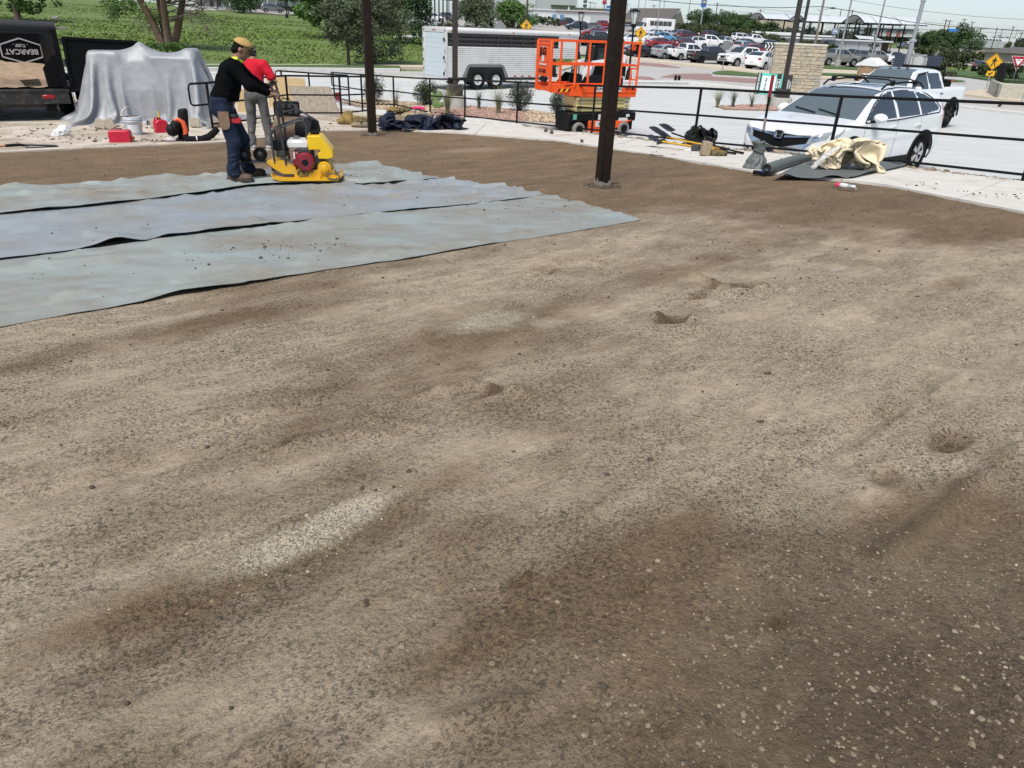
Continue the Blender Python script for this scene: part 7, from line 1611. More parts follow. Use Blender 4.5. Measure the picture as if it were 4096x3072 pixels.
# ================================================================ STONE PILLAR
PS=mat('pillar_stone',(.40,.34,.245),.9,var=.25,scale=7,bump=.5,bscale=25); PSB=mat('pillar_stone_grey',(.33,.295,.235),.9,var=.25,scale=7,bump=.5,bscale=25); MORT=mat('mortar',(.42,.38,.31),.95,var=.1)
pc_=pT(3168,374); mpp=FP/(pc_.y*math.cos(TH)-(pc_.z-HC)*math.sin(TH)); pw=188/mpp; ph=2.62; pdp=.75
pil=thing('stone_pillar','tan rough stone monument wall with a flat cap stone, beside the light poles','stone wall',pc_,rzc(pc_)+R(6))
obj('core',MB().bx(-pw/2+.03,pw/2-.03,.03,pdp-.03,-.3,ph),MORT,pil); obj('cap_stone',MB().bx(-pw/2-.06,pw/2+.06,-.06,pdp+.06,ph,ph+.12,.02),mat('cap_stone',(.52,.48,.40),.85,var=.08),pil)
SM=[MB().box((0,0,0),(1,1,1),.0).mesh('stone',0) for _ in range(5)]
for me_ in SM:
    for v_ in me_.vertices: v_.co+=Vector((random.uniform(-.02,.02),random.uniform(-.25,.1),random.uniform(-.06,.06)))
    me_.update(); me_.materials.append(None)
z=-.1; ci=0
while z<ph-.05:
    h=random.choice((.13,.16,.19,.21)); h=min(h,ph-z)
    for face in range(3):
        ln=pw if face==0 else pdp; x=0.; first=True
        while x<ln-.01:
            w_=min(random.uniform(.18,.62),ln-x)
            if ln-x-w_<.12: w_=ln-x
            o=bpy.data.objects.new('stone',random.choice(SM)); C.objects.link(o); o.parent=pil; o.material_slots[0].link='OBJECT'; o.material_slots[0].material=random.choice((PS,PS,PSB))
            g=.014; dpt=.12+random.uniform(0,.03); o.scale=(max(.05,w_-g),dpt,h-g)
            if face==0: o.location=(-pw/2+x+w_/2,.04,z+h/2)
            else: o.location=((-1 if face==1 else 1)*(pw/2-.04),x+w_/2,z+h/2); o.rotation_euler=(0,0,R(-90 if face==1 else 90))
            x+=w_
    z+=h
# ================================================================ COMING SOON BOARD
TEAL=mat('banner_teal',(.10,.50,.42),.5,var=.04); BNB=mat('banner_black',(.016,.017,.019),.5); BNW=mat('banner_white',(.72,.76,.74),.5,var=.03)
c_=pT(3064,382); bp_=thing('sign_board','teal, white and black coming soon board lying on its side against a light pole','sign',c_,rzc(c_)); s_=FP/(c_.y*math.cos(TH)-(c_.z-HC)*math.sin(TH))
BWd,BH=134/s_,1.02; Mb=frame((-.62,-.05,.06),(1,.0,-.02),(.32,.10,.94))   # local: x along the board, y up its short side
def bpart(nm,x0,x1,y0,y1,m_,zo=.0,par=bp_): return obj(nm,MB().add([Mb@Vector((x,y,zo+d_)) for d_ in (0,.012) for x,y in ((x0,y0),(x1,y0),(x1,y1),(x0,y1))],[(3,2,1,0),(4,5,6,7),(0,1,5,4),(1,2,6,5),(2,3,7,6),(3,0,4,7)]),m_,par,smooth=0)
bpart('board',0,BWd,0,BH,BNB); B_=BWd
for nm,a,b_,m_ in (('teal_panel',.13,.56,TEAL),('teal_panel',.69,.86,TEAL)): bpart(nm,B_*a,B_*b_,0.0,BH,m_,.004)
bpart('white_panel',B_*.15,B_*.54,.12,BH*.87,BNW,.008)
def btext(tx,cx,size,m_,cy=.5): obj('lettering',text_mb(tx,size,.001,.003,Mb@Matrix.Translation((B_*cx,BH*cy,.024))@Matrix.Rotation(PI/2,4,'Z')),m_,bp_,smooth=0)
btext('COMING SOON',.065,.135,BNW); btext('Birdie Bay',.27,.15,mat('banner_ink',(.03,.12,.11),.6)); btext('MINI GOLF',.42,.08,mat('banner_ink',(.03,.12,.11),.6)); btext('3600 SQFT',.595,.125,BNW); btext('AVAILABLE',.66,.115,BNW); btext('REALTY',.77,.10,mat('banner_ink',(.03,.12,.11),.6)); btext('STEPHANIE RICH',.90,.075,BNW); btext('817.304.5939',.96,.085,BNW)
for x in (.25,.75): obj('stake',MB().sqtube(Mb@Vector((B_*x,BH,-.01)),Mb@Vector((B_*x,-.05,-.01)),.04,.03),mat('lath_wood',(.42,.32,.19),.8),bp_)
# ================================================================ TOOLS ON THE WALK
YH=mat('yellow_handle',(.60,.33,.01),.45,var=.06); TST=mat('tool_steel_dark',(.045,.045,.048),.4,.6,var=.3,scale=10)
def walkp(u,v,dz=.032): p=pG(u,v); p.z+=dz; return p
def tool(label,a,b,hm,blade,name='shovel',cat='shovel',za=.03,zb=.06):
    A,B=walkp(*a),walkp(*b); d=(B-A); t=thing(name,label,cat,A,math.atan2(d.y,d.x)); L_=math.hypot(d.x,d.y)
    obj('handle',MB().tube([(0,0,za),(L_*.7,0,(za+zb)/2),(L_,0,zb)],.017,8),hm,t); obj('grip',MB().tube([(-.12,0,za),(.06,0,za)],.021,8),DKP,t)
    if blade=='shovel':
        P=[]
        for i in range(11):
            f=i/10; w_=.125*(1 if f<.7 else math.sqrt(max(.02,1-((f-.7)/.3)**2))); P.append([(L_+.02+.32*f,w_*s,zb+.02+.10*f+.03*abs(s)) for s in np.linspace(-1,1,7)])
        obj('blade',MB().grid(np.array(P)),TST,t).modifiers.new('s','SOLIDIFY').thickness=.005
    elif blade=='square': obj('head',MB().box((L_+.1,0,zb+.04),(.26,.24,.015),.003,Matrix.Rotation(-.35,4,'Y')),TST,t)
    else: obj('head',MB().box((L_,0,zb+.01),(.05,.30,.06),.01),TST,t); obj('tines',MB().box((L_+.02,0,zb-.03),(.012,.30,.05)),TST,t)
    return t
tool('black handled shovel with its round blade raised, on top of the tool pile',(2952,622),(2680,585),DKP,'shovel',zb=.14)
tool('yellow handled shovel in the tool pile under the black plastic bag',(2890,608),(2660,580),YH,'square',zb=.06)
tool('yellow handled rake at the front of the tool pile',(2875,618),(2640,600),YH,'rake','rake','rake',.05,.08)
tool('black handled shovel at the front of the tool pile, blade by the railing foot',(2918,624),(2625,596),DKP,'square',zb=.05)
tool('grey shovel with a bent blade sticking out left of the tool pile',(2850,600),(2640,572),TST,'shovel',zb=.05)
Lq=Loc((2790,590),walkp(2790,590,0)); BAGB=mat('black_plastic_film',(.007,.007,.008),.38,var=.2,bump=.15,bscale=14,spec=.4)
o=cloth_obj('plastic_bag',cloth(70,60,2.0,1.5,.02,.12,.40,[(-.20,-.02,.03,.2,.22),(.02,.2,.03,.2,.16)],28,(.36,.30),seed=12,noise=.22,grav=.0010),BAGB,None,.003); o.location=Lq.p+Vector((0,0,.03)); o.rotation_euler=(0,0,Lq.rz); tag(o,'crumpled black plastic sheeting on top of the tool pile','plastic sheeting')
p=walkp(2815,630); o=obj('concrete_block',MB().box((0,0,.13),(.17,.13,.25),.015),mat('block_tan',(.30,.24,.16),.95,var=.2,scale=14,bump=.4),loc=p,rot=(0,R(8),rzc(p)+.4)); tag(o,'tan concrete block standing on end before the tool pile','block')
p=walkp(2860,628); cbag(p,rzc(p)-.1,'small half empty yellow cement bag beside the tan concrete block',(.36,.24,.12),BAGY,21)
p=walkp(2782,612); o=obj('black_board',MB().box((0,0,.065),(.19,.02,.13),.004),mat('scuffed_black',(.02,.02,.021),.6,dirt=(.3,.3,.29),dscale=30,damt=.2),loc=p,rot=(R(-12),0,rzc(p))); tag(o,'small scuffed black board leaning on the tan concrete block','board')
p=walkp(2748,612); o=obj('white_rag',npmesh('rag',*blob([((-.05,0,.01),(.05,.01,.015),.02,.025)],.008,.02,disp=lambda x,y,z:.008*vn(x*50,y*50,z*50,2))),WHT,loc=p); tag(o,'scrap of white rag beside the small black board','rag')
p=walkp(2625,630); o=obj('wire_ties',MB(),DKP) if False else None
b=MB()
for i in range(16): a=random.uniform(-.4,.4); x,y=random.uniform(-.09,.09),random.uniform(-.03,.03); b.tube([(x-.05*math.cos(a),y-.05*math.sin(a),.008+.002*i*.3),(x+.05*math.cos(a),y+.05*math.sin(a),.008)],.003,5)
o=obj('wire_ties',b,DKP,loc=walkp(2625,630),rot=(0,0,rzc(p))); tag(o,'small pile of black wire ties on the walk','wire ties',kind=None)
# tamper with wrapped foot
Lq=Loc((3018,680),walkp(3018,680,.0)); tm=thing('tamper','upright tamper pole with a red grip, its foot wrapped in grey fabric','tamper',Lq.p+Vector((0,0,.03)),Lq.rz)
zt=1.40; obj('pole',MB().tube([(.03,0,.1),(.02,0,zt-.3)],.019,12),TRIM,tm); obj('red_grip',MB().tube([(.02,0,zt-.32),(.018,0,zt-.03),(.018,0,zt)],[.024,.026,.018],12),mat('grip_red',(.22,.010,.016),.5),tm); obj('sticker',MB().tube([(.026,0,.58),(.024,0,.78)],.0205,12),mat('tamper_sticker',(.30,.20,.20),.5,var=.8,scale=50),tm)
GF=mat('grey_fabric_roll',(.105,.118,.115),.6,var=.12,scale=4)
V,Fq=blob([((0,0,.02),(0,0,.08),.19,.15),((0,0,.1),(.01,0,.24),.13,.06),((.01,0,.24),(.02,0,.30),.06,.07),((.02,0,.30),(.0,0,.40),.07,.10),((.0,.0,.38),(-.10,0,.42),.05,.03)],.012,.05,disp=lambda x,y,z:.016*np.sin(np.arctan2(y,x)*9+4*vn(x*5,y*5,z*5,3))*np.clip(1-z/.5,0,1)+.010*vn(x*14,y*14,z*14,5),cut=lambda x,y,z:np.maximum(-z,z-.42-.02*vn(x*9,y*9,0,3)))
obj('fabric_wrap',npmesh('wrap',V,Fq,60),GF,tm); obj('tie_knot',MB().tube([(.075*math.cos(a)+.015,.075*math.sin(a),.27+.02*math.sin(a*2)) for a in np.linspace(0,2*PI,17)[:-1]],.02,8,closed=True),GF,tm)
# grey fabric roll with its loose end, cream cloth, paper strip
t=thing('fabric_roll','part unrolled dark grey fabric lying across the walk under the cream cloth','fabric roll',walkp(3060,712,0.))
O_=t.location; a,b_=walkp(3062,705)-O_,walkp(3290,630)-O_
n=26; P=[]
for i in range(n+1):
    f=i/n; q=a.lerp(b_,f); P.append(q+Vector((0,0,.075+.01*math.sin(f*5))))
obj('roll',MB().tube(P,[.085-.02*(i/n) for i in range(n+1)],18),GF,t)
ax=(b_-a).normalized(); b=MB(); sp_=[]
for i in range(60):
    th_=i*.42; r_=.02+.062*i/60; u_=ax.cross(Vector((0,0,1))).normalized(); sp_.append(a+Vector((0,0,.075))-ax*.004+u_*math.cos(th_)*r_+Vector((0,0,1))*math.sin(th_)*r_)
obj('roll_end',MB().tube(sp_,.005,5),DKP,t)
cor=[walkp(3090,722),walkp(3405,724),walkp(3640,672),walkp(3300,628)]; cor=[c-O_ for c in cor]
n,m_=60,40; P=np.zeros((n,m_,3))
for i in range(n):
    for j in range(m_):
        f,g=i/(n-1),j/(m_-1); q=(cor[0].lerp(cor[1],f)).lerp(cor[3].lerp(cor[2],f),g); hgt=.012+.05*max(0,vn(f*4,g*3,0,3))*(1 if 0<f<1 else .6)+.05*math.exp(-((f-.15)/.1)**2)*(1-g)+.045*math.exp(-((g-.95)/.06)**2)+.03*math.exp(-((f-.98)/.03)**2); P[i,j]=(q.x,q.y,q.z+hgt)
obj('loose_end',MB().grid(P),GF,t,smooth=70).modifiers.new('s','SOLIDIFY').thickness=.005
CRM=mat('cream_cloth',(.66,.57,.40),.75,var=.06,scale=5,bump=.15,bscale=30); 
Lq=Loc((3360,690),walkp(3360,690,0)); t=thing('cloth','crumpled cream cloth heaped on the dark grey fabric','cloth',Lq.p+Vector((0,0,.05)),Lq.rz)
cloth_obj('sheet',np.array([1,1,.66])*cloth(84,70,3.0,2.2,.02,.14,.42,[(-.30,-.08,.0,.24,.24),(-.1,.16,.05,.25,.32),(.16,.34,.0,.22,.22)],30,(.37,.26),seed=9,noise=.24,grav=.0010),CRM,t,.006)
t=thing('paper_strip','torn white paper bag strip with black print lying over the cream cloth','paper',Lq.p+Vector((0,0,.05)),Lq.rz)
pts=[Vector((-.42,-.26,.0)),Vector((-.36,-.24,.10)),Vector((-.26,-.20,.22)),Vector((-.14,-.10,.33)),Vector((.06,.02,.37)),Vector((.2,.08,.36))]; pts=rs(pts,22); P=[]
for i,q in enumerate(pts): wv=Vector((.045,-.02,.0)) if i<14 else Vector((.02,.035,.0)); P.append([tuple(q-wv),tuple(q+wv)])
obj('strip',MB().grid(np.array(P)),mat('printed_paper',(.58,.56,.53),.8,var=.1,dirt=(.02,.02,.02),dscale=26,damt=.5),t).modifiers.new('s','SOLIDIFY').thickness=.003
p=walkp(3035,704,.02); t=thing('utility_knife_case','small black box with a blue label at the end of the fabric roll','box',p,rzc(p)); obj('case',MB().box((0,0,.03),(.19,.09,.055),.008),DKP,t); obj('label',MB().box((.03,0,.059),(.07,.06,.003)),mat('label_blue',(.05,.12,.35),.4),t)
A,B=walkp(3350,758,.03),walkp(3420,766,.03); d=B-A; t=thing('spray_can','spray paint can with a pink nozzle end lying on the edge of the walk','spray can',A,math.atan2(d.y,d.x)); Lc=d.length
obj('can',MB().lathe([(.028,0),(.033,.012),(.033,Lc-.02),(.030,Lc-.008),(.024,Lc),(.018,Lc-.012),(0,Lc-.014)],24,(0,0,.033),Matrix.Rotation(PI/2,4,'Y')),mat('can_silver',(.55,.55,.54),.25,.7,var=.05),t)
obj('paper_band',MB().lathe([(.0334,Lc*.12),(.0334,Lc*.55)],24,(0,0,.033),Matrix.Rotation(PI/2,4,'Y')),mat('can_label',(.62,.62,.60),.5,dirt=(.03,.03,.03),dscale=35,damt=.4),t)
obj('pink_cap',MB().lathe([(0,-.05),(.012,-.05),(.014,-.02),(.028,-.018),(.033,.0),(.033,.035),(0,.035)],20,(0,0,.033),Matrix.Rotation(PI/2,4,'Y')),mat('can_pink',(.85,.03,.16),.5),t)
# crumbling earth along the outer edge of the walk
P=[]
for i in range(len(mb_)-4):
    a,b_=mb_[i],mb_[i+1]
    for _ in range(int(110*(b_-a).length/3)):
        q=a.lerp(b_,random.random()); n_=Vector((b_-a).cross(Vector((0,0,1)))).normalized(); q=q+n_*random.gauss(.0,.09); q=q+Vector((.0,.10,0)); P.append((q.x,q.y,D(q.x,q.y)+.03))
tag(rocks('edge_soil',np.array(P),NR.gamma(2.,.012,len(P))+.006,mat('dry_clods',(.27,.21,.145),.95,var=.4,scale=10),.55,.4),'crumbled dry soil along the railing edge of the walk','soil',kind='stuff')
P=[]
for (u,v) in ((3700,800),(3950,790),(3600,745),(2500,560),(2650,620),(2300,545),(3200,640),(2350,590)):
    c=pG(u,v)
    for _ in range(26): P.append((c.x+NR.normal(0,.35),c.y+NR.normal(0,.2),0))
P=np.array([(x,y,D(x,y)+.034) for x,y,_ in P if not inpoly(np.array([x]),np.array([y]),dirt_poly)[0]])
tag(rocks('mud_crumbs',P,NR.gamma(1.6,.005,len(P))+.003,CLOD,.5,.4),'small dark crumbs on the pale walk','mud',kind='stuff')
# ================================================================ TREES AND HEDGES
BARK=mat('bark',(.075,.058,.045),.95,var=.35,scale=8,bump=.5,bscale=25); BARKB=mat('reddish_bark',(.13,.082,.058),.95,var=.4,scale=5,bump=.5,bscale=20)
LF=[mat('leaf_deep',(.045,.088,.022),.6,var=.55,scale=.9),mat('leaf_mid',(.075,.15,.028),.6,var=.5,scale=.9),mat('leaf_olive',(.085,.108,.052),.65,var=.5,scale=.9),mat('leaf_hedge',(.055,.075,.024),.65,var=.6,scale=.8),mat('leaf_far',(.050,.075,.050),.7,var=.4,scale=.4)]
def branch(mb,p,d,L_,r,lev,tips,spread=.6,up=.25):
    d=d.normalized(); pts=[p]; rr=[r]; q=p
    for i in range(4):
        d=(d+Vector((random.uniform(-1,1),random.uniform(-1,1),random.uniform(-.6,1)))*.16+Vector((0,0,up*.12))).normalized(); q=q+d*L_/4; pts.append(q); rr.append(r*(1-.14*(i+1)))
    mb.tube(pts,rr,6 if lev>1 else 5)
    if lev<=0: tips.append(q); return
    tips.append(pts[2])
    for k in range(3 if lev>1 else 4):
        a=random.uniform(0,2*PI); o=d.orthogonal().normalized(); o=Matrix.Rotation(a,3,d)@o
        nd=(d+o*random.uniform(.6,1.2)*spread*1.4).normalized(); branch(mb,pts[random.choice((2,3,4))],nd,L_*random.uniform(.55,.8),r*.5,lev-1,tips,spread,up)
def tree(p,h,crown,label,leaf,n=5000,ls=.16,trunk=None,r=None,lift=.35,name='tree',bark=None,group=None,stems=1,lev=2,sparse=1.,seed=None):
    """crown: (rx,ry,rz) radii; clumps of leaves sit on the branch tips"""
    if seed is not None: random.seed(seed)
    t=thing(name,label,'tree',p,random.uniform(0,6),group); mb=MB(); tips=[]; r=r or h*.02
    for s in range(stems):
        a=2*PI*s/stems+.5; lean=Vector((math.cos(a),math.sin(a),0))*(.22 if stems>1 else .03); top=Vector((lean.x*h*lift*2,lean.y*h*lift*2,h*lift)); base=Vector((math.cos(a)*r*1.2,math.sin(a)*r*1.2,0))*(stems>1)
        mb.tube([base-Vector((0,0,.3)),base+lean*.1,base.lerp(top,.5)+Vector((random.uniform(-.1,.1),random.uniform(-.1,.1),0)),top],[r*1.5,r*1.15,r*.95,r*.8],9)
        for k in range(4 if stems==1 else 3):
            b=2*PI*k/4+random.uniform(-.4,.4); branch(mb,top.lerp(base,random.uniform(0,.25)),Vector((math.cos(b)*.8,math.sin(b)*.8,random.uniform(.5,1.1))),h*.3,r*.55,lev,tips)
    obj('trunk',mb,bark or BARK,t)
    cz=h-crown[2]; P=[]; cl=[]
    for q in tips: cl.append((Vector((max(-crown[0],min(crown[0],q.x)),max(-crown[1],min(crown[1],q.y)),max(cz-crown[2]*.8,min(h*.97,q.z)))),random.uniform(.16,.34)))
    for _ in range(int(46*sparse)):
        u=random.uniform(-1,1); a=random.uniform(0,2*PI); s=math.sqrt(1-u*u); rr=random.uniform(.55,.98)
        cl.append((Vector((math.cos(a)*s*crown[0]*rr,math.sin(a)*s*crown[1]*rr,cz+u*crown[2]*rr)),random.uniform(.14,.32)))
    w_=[c[1]**2 for c in cl]; m_=min(crown)
    ch=random.choices(range(len(cl)),w_,k=n); C_=np.array([tuple(cl[i][0]) for i in ch]); Rr=np.array([cl[i][1] for i in ch])[:,None]*m_*1.25
    v_=NR.normal(0,1,(n,3)); v_/=np.linalg.norm(v_,axis=1)[:,None]; P=C_+v_*Rr*NR.uniform(.25,1,(n,1))**.5*np.array([1,1,.72])
    obj('crown',leaves(P,ls),leaf,t,smooth=0); return t
def hedge(p,dim,label,leaf,n=2600,ls=.12,name='hedge',rz=0.,group=None,cat='hedge'):
    t=thing(name,label,cat,p,rz,group); a,b,h=dim; st=MB()
    for i in range(7): x,y=random.uniform(-.3,.3)*a,random.uniform(-.3,.3)*b; st.tube([(x,y,-.2),(x*1.2,y*1.2,h*.6)],[.05,.02],5)
    obj('stems',st,BARK,t); P=[]
    cl=[]
    for _ in range(42): cl.append((random.uniform(-.42,.42)*a,random.uniform(-.4,.4)*b,h*random.uniform(.22,.82)*(1-.15*random.random()),random.uniform(.22,.42)))
    ch=random.choices(cl,k=n); c_=np.array([q[:3] for q in ch]); r_=np.array([q[3] for q in ch])[:,None]
    v_=NR.normal(0,1,(n,3)); v_/=np.linalg.norm(v_,axis=1)[:,None]; P=c_+v_*r_*np.array([min(a,3.)*.42,min(b,3.)*.42,h*.4])*NR.uniform(.3,1,(n,1))**.5; P[:,2]=np.clip(P[:,2],.03,h)
    obj('foliage',leaves(P,ls),leaf,t,smooth=0); return t
def stand(u,vt,h,lo=18.,hi=420.):      # where a thing of height h must stand for its top to be at this pixel
    d=ray(u,vt); t=lo; best=None
    while t<hi:
        x,y,z=d[0]*t,d[1]*t,HC+d[2]*t; e=z-h-T(x,y)
        if best is None or abs(e)<best[0]: best=(abs(e),x,y)
        t*=1.012
    return Vector((best[1],best[2],T(best[1],best[2])))
def px_up(p,vtop):          # height that reaches a pixel row from p
    lo,hi=.2,60.
    for _ in range(40):
        m=(lo+hi)/2; Z=p.z+m-HC; zc=p.y*math.cos(TH)-Z*math.sin(TH); yp=(p.y*math.sin(TH)+Z*math.cos(TH))/zc; xp=p.x/zc; y=-xp*math.sin(PH)+yp*math.cos(PH)
        if 1536-y*FP>vtop: lo=m
        else: hi=m
    return lo
# two small trees by the road, one big tree beyond, left trees
p=pT(1395,268); tree(p,px_up(p,-20),(1.55,1.5,1.55),'young live oak with a pale trunk on the grass by the road',LF[2],9000,.10,r=.10,lift=.42,seed=3)
p=pT(1497,252); tree(p,px_up(p,-60),(2.6,2.4,2.3),'bushy young live oak behind the brown steel post',LF[2],15000,.10,r=.12,lift=.40,seed=5)
p=pT(1320,150); tree(p,px_up(p,-170),(5.2,4.5,px_up(p,-170)*.42),'large bright green tree hanging low over the grass slope',LF[1],14000,.30,r=.35,lift=.30,seed=8)
p=pT(1600,170); tree(p,px_up(p,-120),(3.6,3.,4.2),'dark green tree beside the arched canopy',LF[0],9000,.20,r=.2,lift=.3,seed=9)
p=pT(676,192); t=tree(p,px_up(p,-230),(4.6,3.5,2.6),'old many-stemmed tree with bare drooping branches on the grass slope',LF[1],4200,.13,r=.24,lift=.52,bark=BARKB,stems=4,lev=2,sparse=.35,seed=12)
mb=MB(); random.seed(21)
t0=t; t0.rotation_euler=(0,0,0)
for k in range(15):
    a=random.uniform(-.5,.7); s=Vector((math.cos(a),math.sin(a)*.6,random.uniform(.0,.35))); tips=[]; branch(mb,Vector((.2,0,random.uniform(1.6,3.4))),s,random.uniform(1.8,2.8),.045,2,tips,.5,-.35)
for k in range(4): tips=[]; branch(mb,Vector((-.3,0,random.uniform(1.4,2.4))),Vector((-.8,0,-.2)),1.1,.04,2,tips,.5,-.5)
obj('dead_branches',mb,mat('dead_wood',(.16,.135,.11),.95,var=.3),t)
P=[]
cl=[Vector((random.uniform(-3.4,-.4),random.uniform(-1,1),random.uniform(2.2,4.2))) for _ in range(11)]+[Vector((-3.6,0,1.9)),Vector((-3.2,.2,2.2)),Vector((-.6,0,1.8))]
for c in cl:
    for _ in range(230): P.append(c+Vector((random.gauss(0,.28),random.gauss(0,.28),random.gauss(0,.22))))
obj('low_foliage',leaves(P,.09),LF[1],t,smooth=0)
hedge(pT(690,212)+Vector((.2,-.6,0)),(2.2,1.4,.8),'tall weeds growing round the foot of the old tree',LF[1],1500,.09,'weed_clump',cat='weeds')
p=pT(72,78); tree(p,px_up(p,-150),(4.6,4,px_up(p,-150)*.44),'broad green tree behind the dump trailer',LF[1],9000,.2,r=.28,lift=.40,seed=14)
random.seed(30)
for i,(u,v) in enumerate(((945,42),(975,52),(1005,50),(1155,58),(1205,58),(700,20),(870,36))):
    p=pT(u,v); tree(p,px_up(p,-60-8*i),(3.,3.,2.6),('slim tree on the hill beside the low white building','slim tree on the hill before the black SUV','slim tree on the hill next to the black SUV','tree on the hill behind the grey SUV','tree on the hill past the parked SUVs','small tree at the hill top above the old tree','small tree before the white wall on the hill')[i],LF[0],2600,.28,r=.14,lift=.42,group='trees along the hill road')
p=pT(1905,112); tree(p,px_up(p,-25),(5.2,4.5,4.6),'grey-green tree behind the trailer roof',LF[2],9000,.28,r=.25,lift=.25,seed=33)
p=pT(2045,112); tree(p,px_up(p,-10),(4.8,4.4,4.4),'green tree before the grey industrial building',LF[1],9000,.28,r=.25,lift=.25,seed=35)
p=pT(2205,86); tree(p,px_up(p,-15),(7.5,6,4.8),'broad dark tree beside the grey industrial building',LF[4],6500,.38,r=.3,lift=.3,seed=36)
hedge(pT(1985,112),(9,3,2.6),'dark hedge behind the trailer, left of the warning sign',LF[3],2600,.24)
hedge(pT(2170,108),(9,3,2.8),'dark hedge behind the trailer, right of the warning sign',LF[3],2600,.24)
hedge(pT(1790,116),(4,2,1.2),'low shrub before the silver sedan on the hill',LF[3],900,.16)
TR=[(2810,118,25,(5.6,5,4.6)),(2765,110,38,(4.2,4,3.6)),(2890,124,30,(4.6,4,4.4)),(2925,128,42,(4.4,4,4.)),(2968,132,56,(4.6,4,3.6)),(3000,140,78,(3.,3,2.6)),(3065,140,80,(3.,3,2.6))]
for i,(u,v,vt,cr_) in enumerate(TR):
    p=pT(u,v+14); tree(p,max(4.5,px_up(p,vt)),cr_,('rounded dark green tree behind the hedge, below the blue sign','rounded tree between the blue sign and the brown roof','tall rounded tree in the middle of the hedge row','dark rounded tree next to the tallest hedge tree','rounded tree at the right end of the hedge row','small tree before the shade canopies','small tree left of the shade canopies')[i],LF[0],6000,.3,r=.22,lift=.22,group='trees behind the hedge of the far lot',seed=50+i)
for i in range(13):
    f=i/12; u=2690+f*500; v=130+f*62; p=pT(u,v+4); hedge(p,(7.5,3.5,3.0 if i<8 else 2.4),'dense trimmed green hedge running along the back of the far lot',LF[3],2300,.24,group='hedge row behind the far lot')
for i,(u,v,w_,h_,lab) in enumerate(((3270,212,6,158,'hedge clump behind the stone pillar'),(3320,218,6,172,'hedge clump before the grey wall'),(3765,262,5.,182,'rounded green bush with white blossom beside the black SUV'),(3800,285,5.5,186,'large rounded bush left of the black SUV'),(3720,232,8,180,'hedge behind the solar panels'),(3890,255,8,196,'wide hedge above the black SUV'),(3965,262,8,198,'dark hedge behind the yellow pedestrian sign'),(4040,262,8,204,'dark hedge behind the yield sign'),(3990,318,4.2,238,'dark leafy bush reaching the ground behind the sign pole'),(4080,232,9,158,'tall bush at the small roof'),(3770,304,2.4,282,'grey-green low shrub on the grass by the black SUV'))):
    p=pT(u,v); hedge(p,(w_,w_*.6,px_up(p,h_)),lab,LF[2] if 'grey' in lab and 'low' in lab else LF[3],3600,.2 if v>250 else .28,'bush',cat='bush')
p=pT(3790,232); tree(p,px_up(p,96),(6.4,5.5,4.0),'large dense green tree beside the leaning mast',LF[0],13000,.26,r=.3,lift=.25,seed=60)
p=pT(3720,226); tree(p,px_up(p,112),(4.6,4.5,3.4),'green tree at the shade canopy end',LF[0],7000,.26,r=.3,lift=.25,seed=61)
random.seed(70)
for i in range(34):
    u=2990+i*34+random.uniform(-10,10); dep=330+random.uniform(-30,60); hz=86+ (u-2048)*.041
    base=pD(u,hz+26,dep); base.z=min(base.z,2.); 
    lab='far tree on the skyline beyond the shade canopies' if u<3640 else 'far tree on the skyline beyond the long grey building'
    vt=(hz+22-random.uniform(6,26)) if not 3250<u<3330 else hz-4
    t=thing('far_tree',lab,'tree',base,random.uniform(0,6),'trees on the skyline'); h=max(4,px_up(base,vt)); n_=520
    c_=np.array([(random.gauss(0,2.),random.gauss(0,2.),h*random.uniform(.4,.85)) for _ in range(9)]); k_=NR.integers(0,9,n_); v_=NR.normal(0,1,(n_,3)); v_/=np.linalg.norm(v_,axis=1)[:,None]
    obj('crown',leaves(c_[k_]+v_*NR.uniform(.3,1,(n_,1))*2.2,.7),LF[4],t,smooth=0); obj('trunk',MB().tube([(0,0,-1),(0,0,h*.6)],[.3,.15],6),BARK,t)
# long grass on the slope
n=80000; x=NR.uniform(-75,4,n); y=47+NR.uniform(0,1,n)**1.7*85; k=(y>48.2+0*x)&(x<-.55*0+y*.12-3); x,y=x[k],y[k]; n=len(x); z=Tn(x,y)-.1
nz=fbm(x*.12,y*.12,0,3,5); h_=(.05+.09*NR.random(n))*(1+.5*nz); a=NR.uniform(0,PI,n); w_=.04+.04*NR.random(n)+.0008*y
dx,dy=np.cos(a)*w_,np.sin(a)*w_; lx,ly=NR.normal(0,.1,n),NR.normal(0,.1,n)
V=np.stack([np.stack([x-dx,y-dy,z],-1),np.stack([x+dx,y+dy,z],-1),np.stack([x+lx,y+ly,z+h_],-1)],1).reshape(-1,3)
m_=mat('tall_grass',(.125,.182,.036),.85,var=.25,scale=.35)
tag(obj('grass',npmesh('grass',V,np.arange(3*n).reshape(-1,3),0),m_),'long green grass covering the hill slope','grass',kind='stuff')
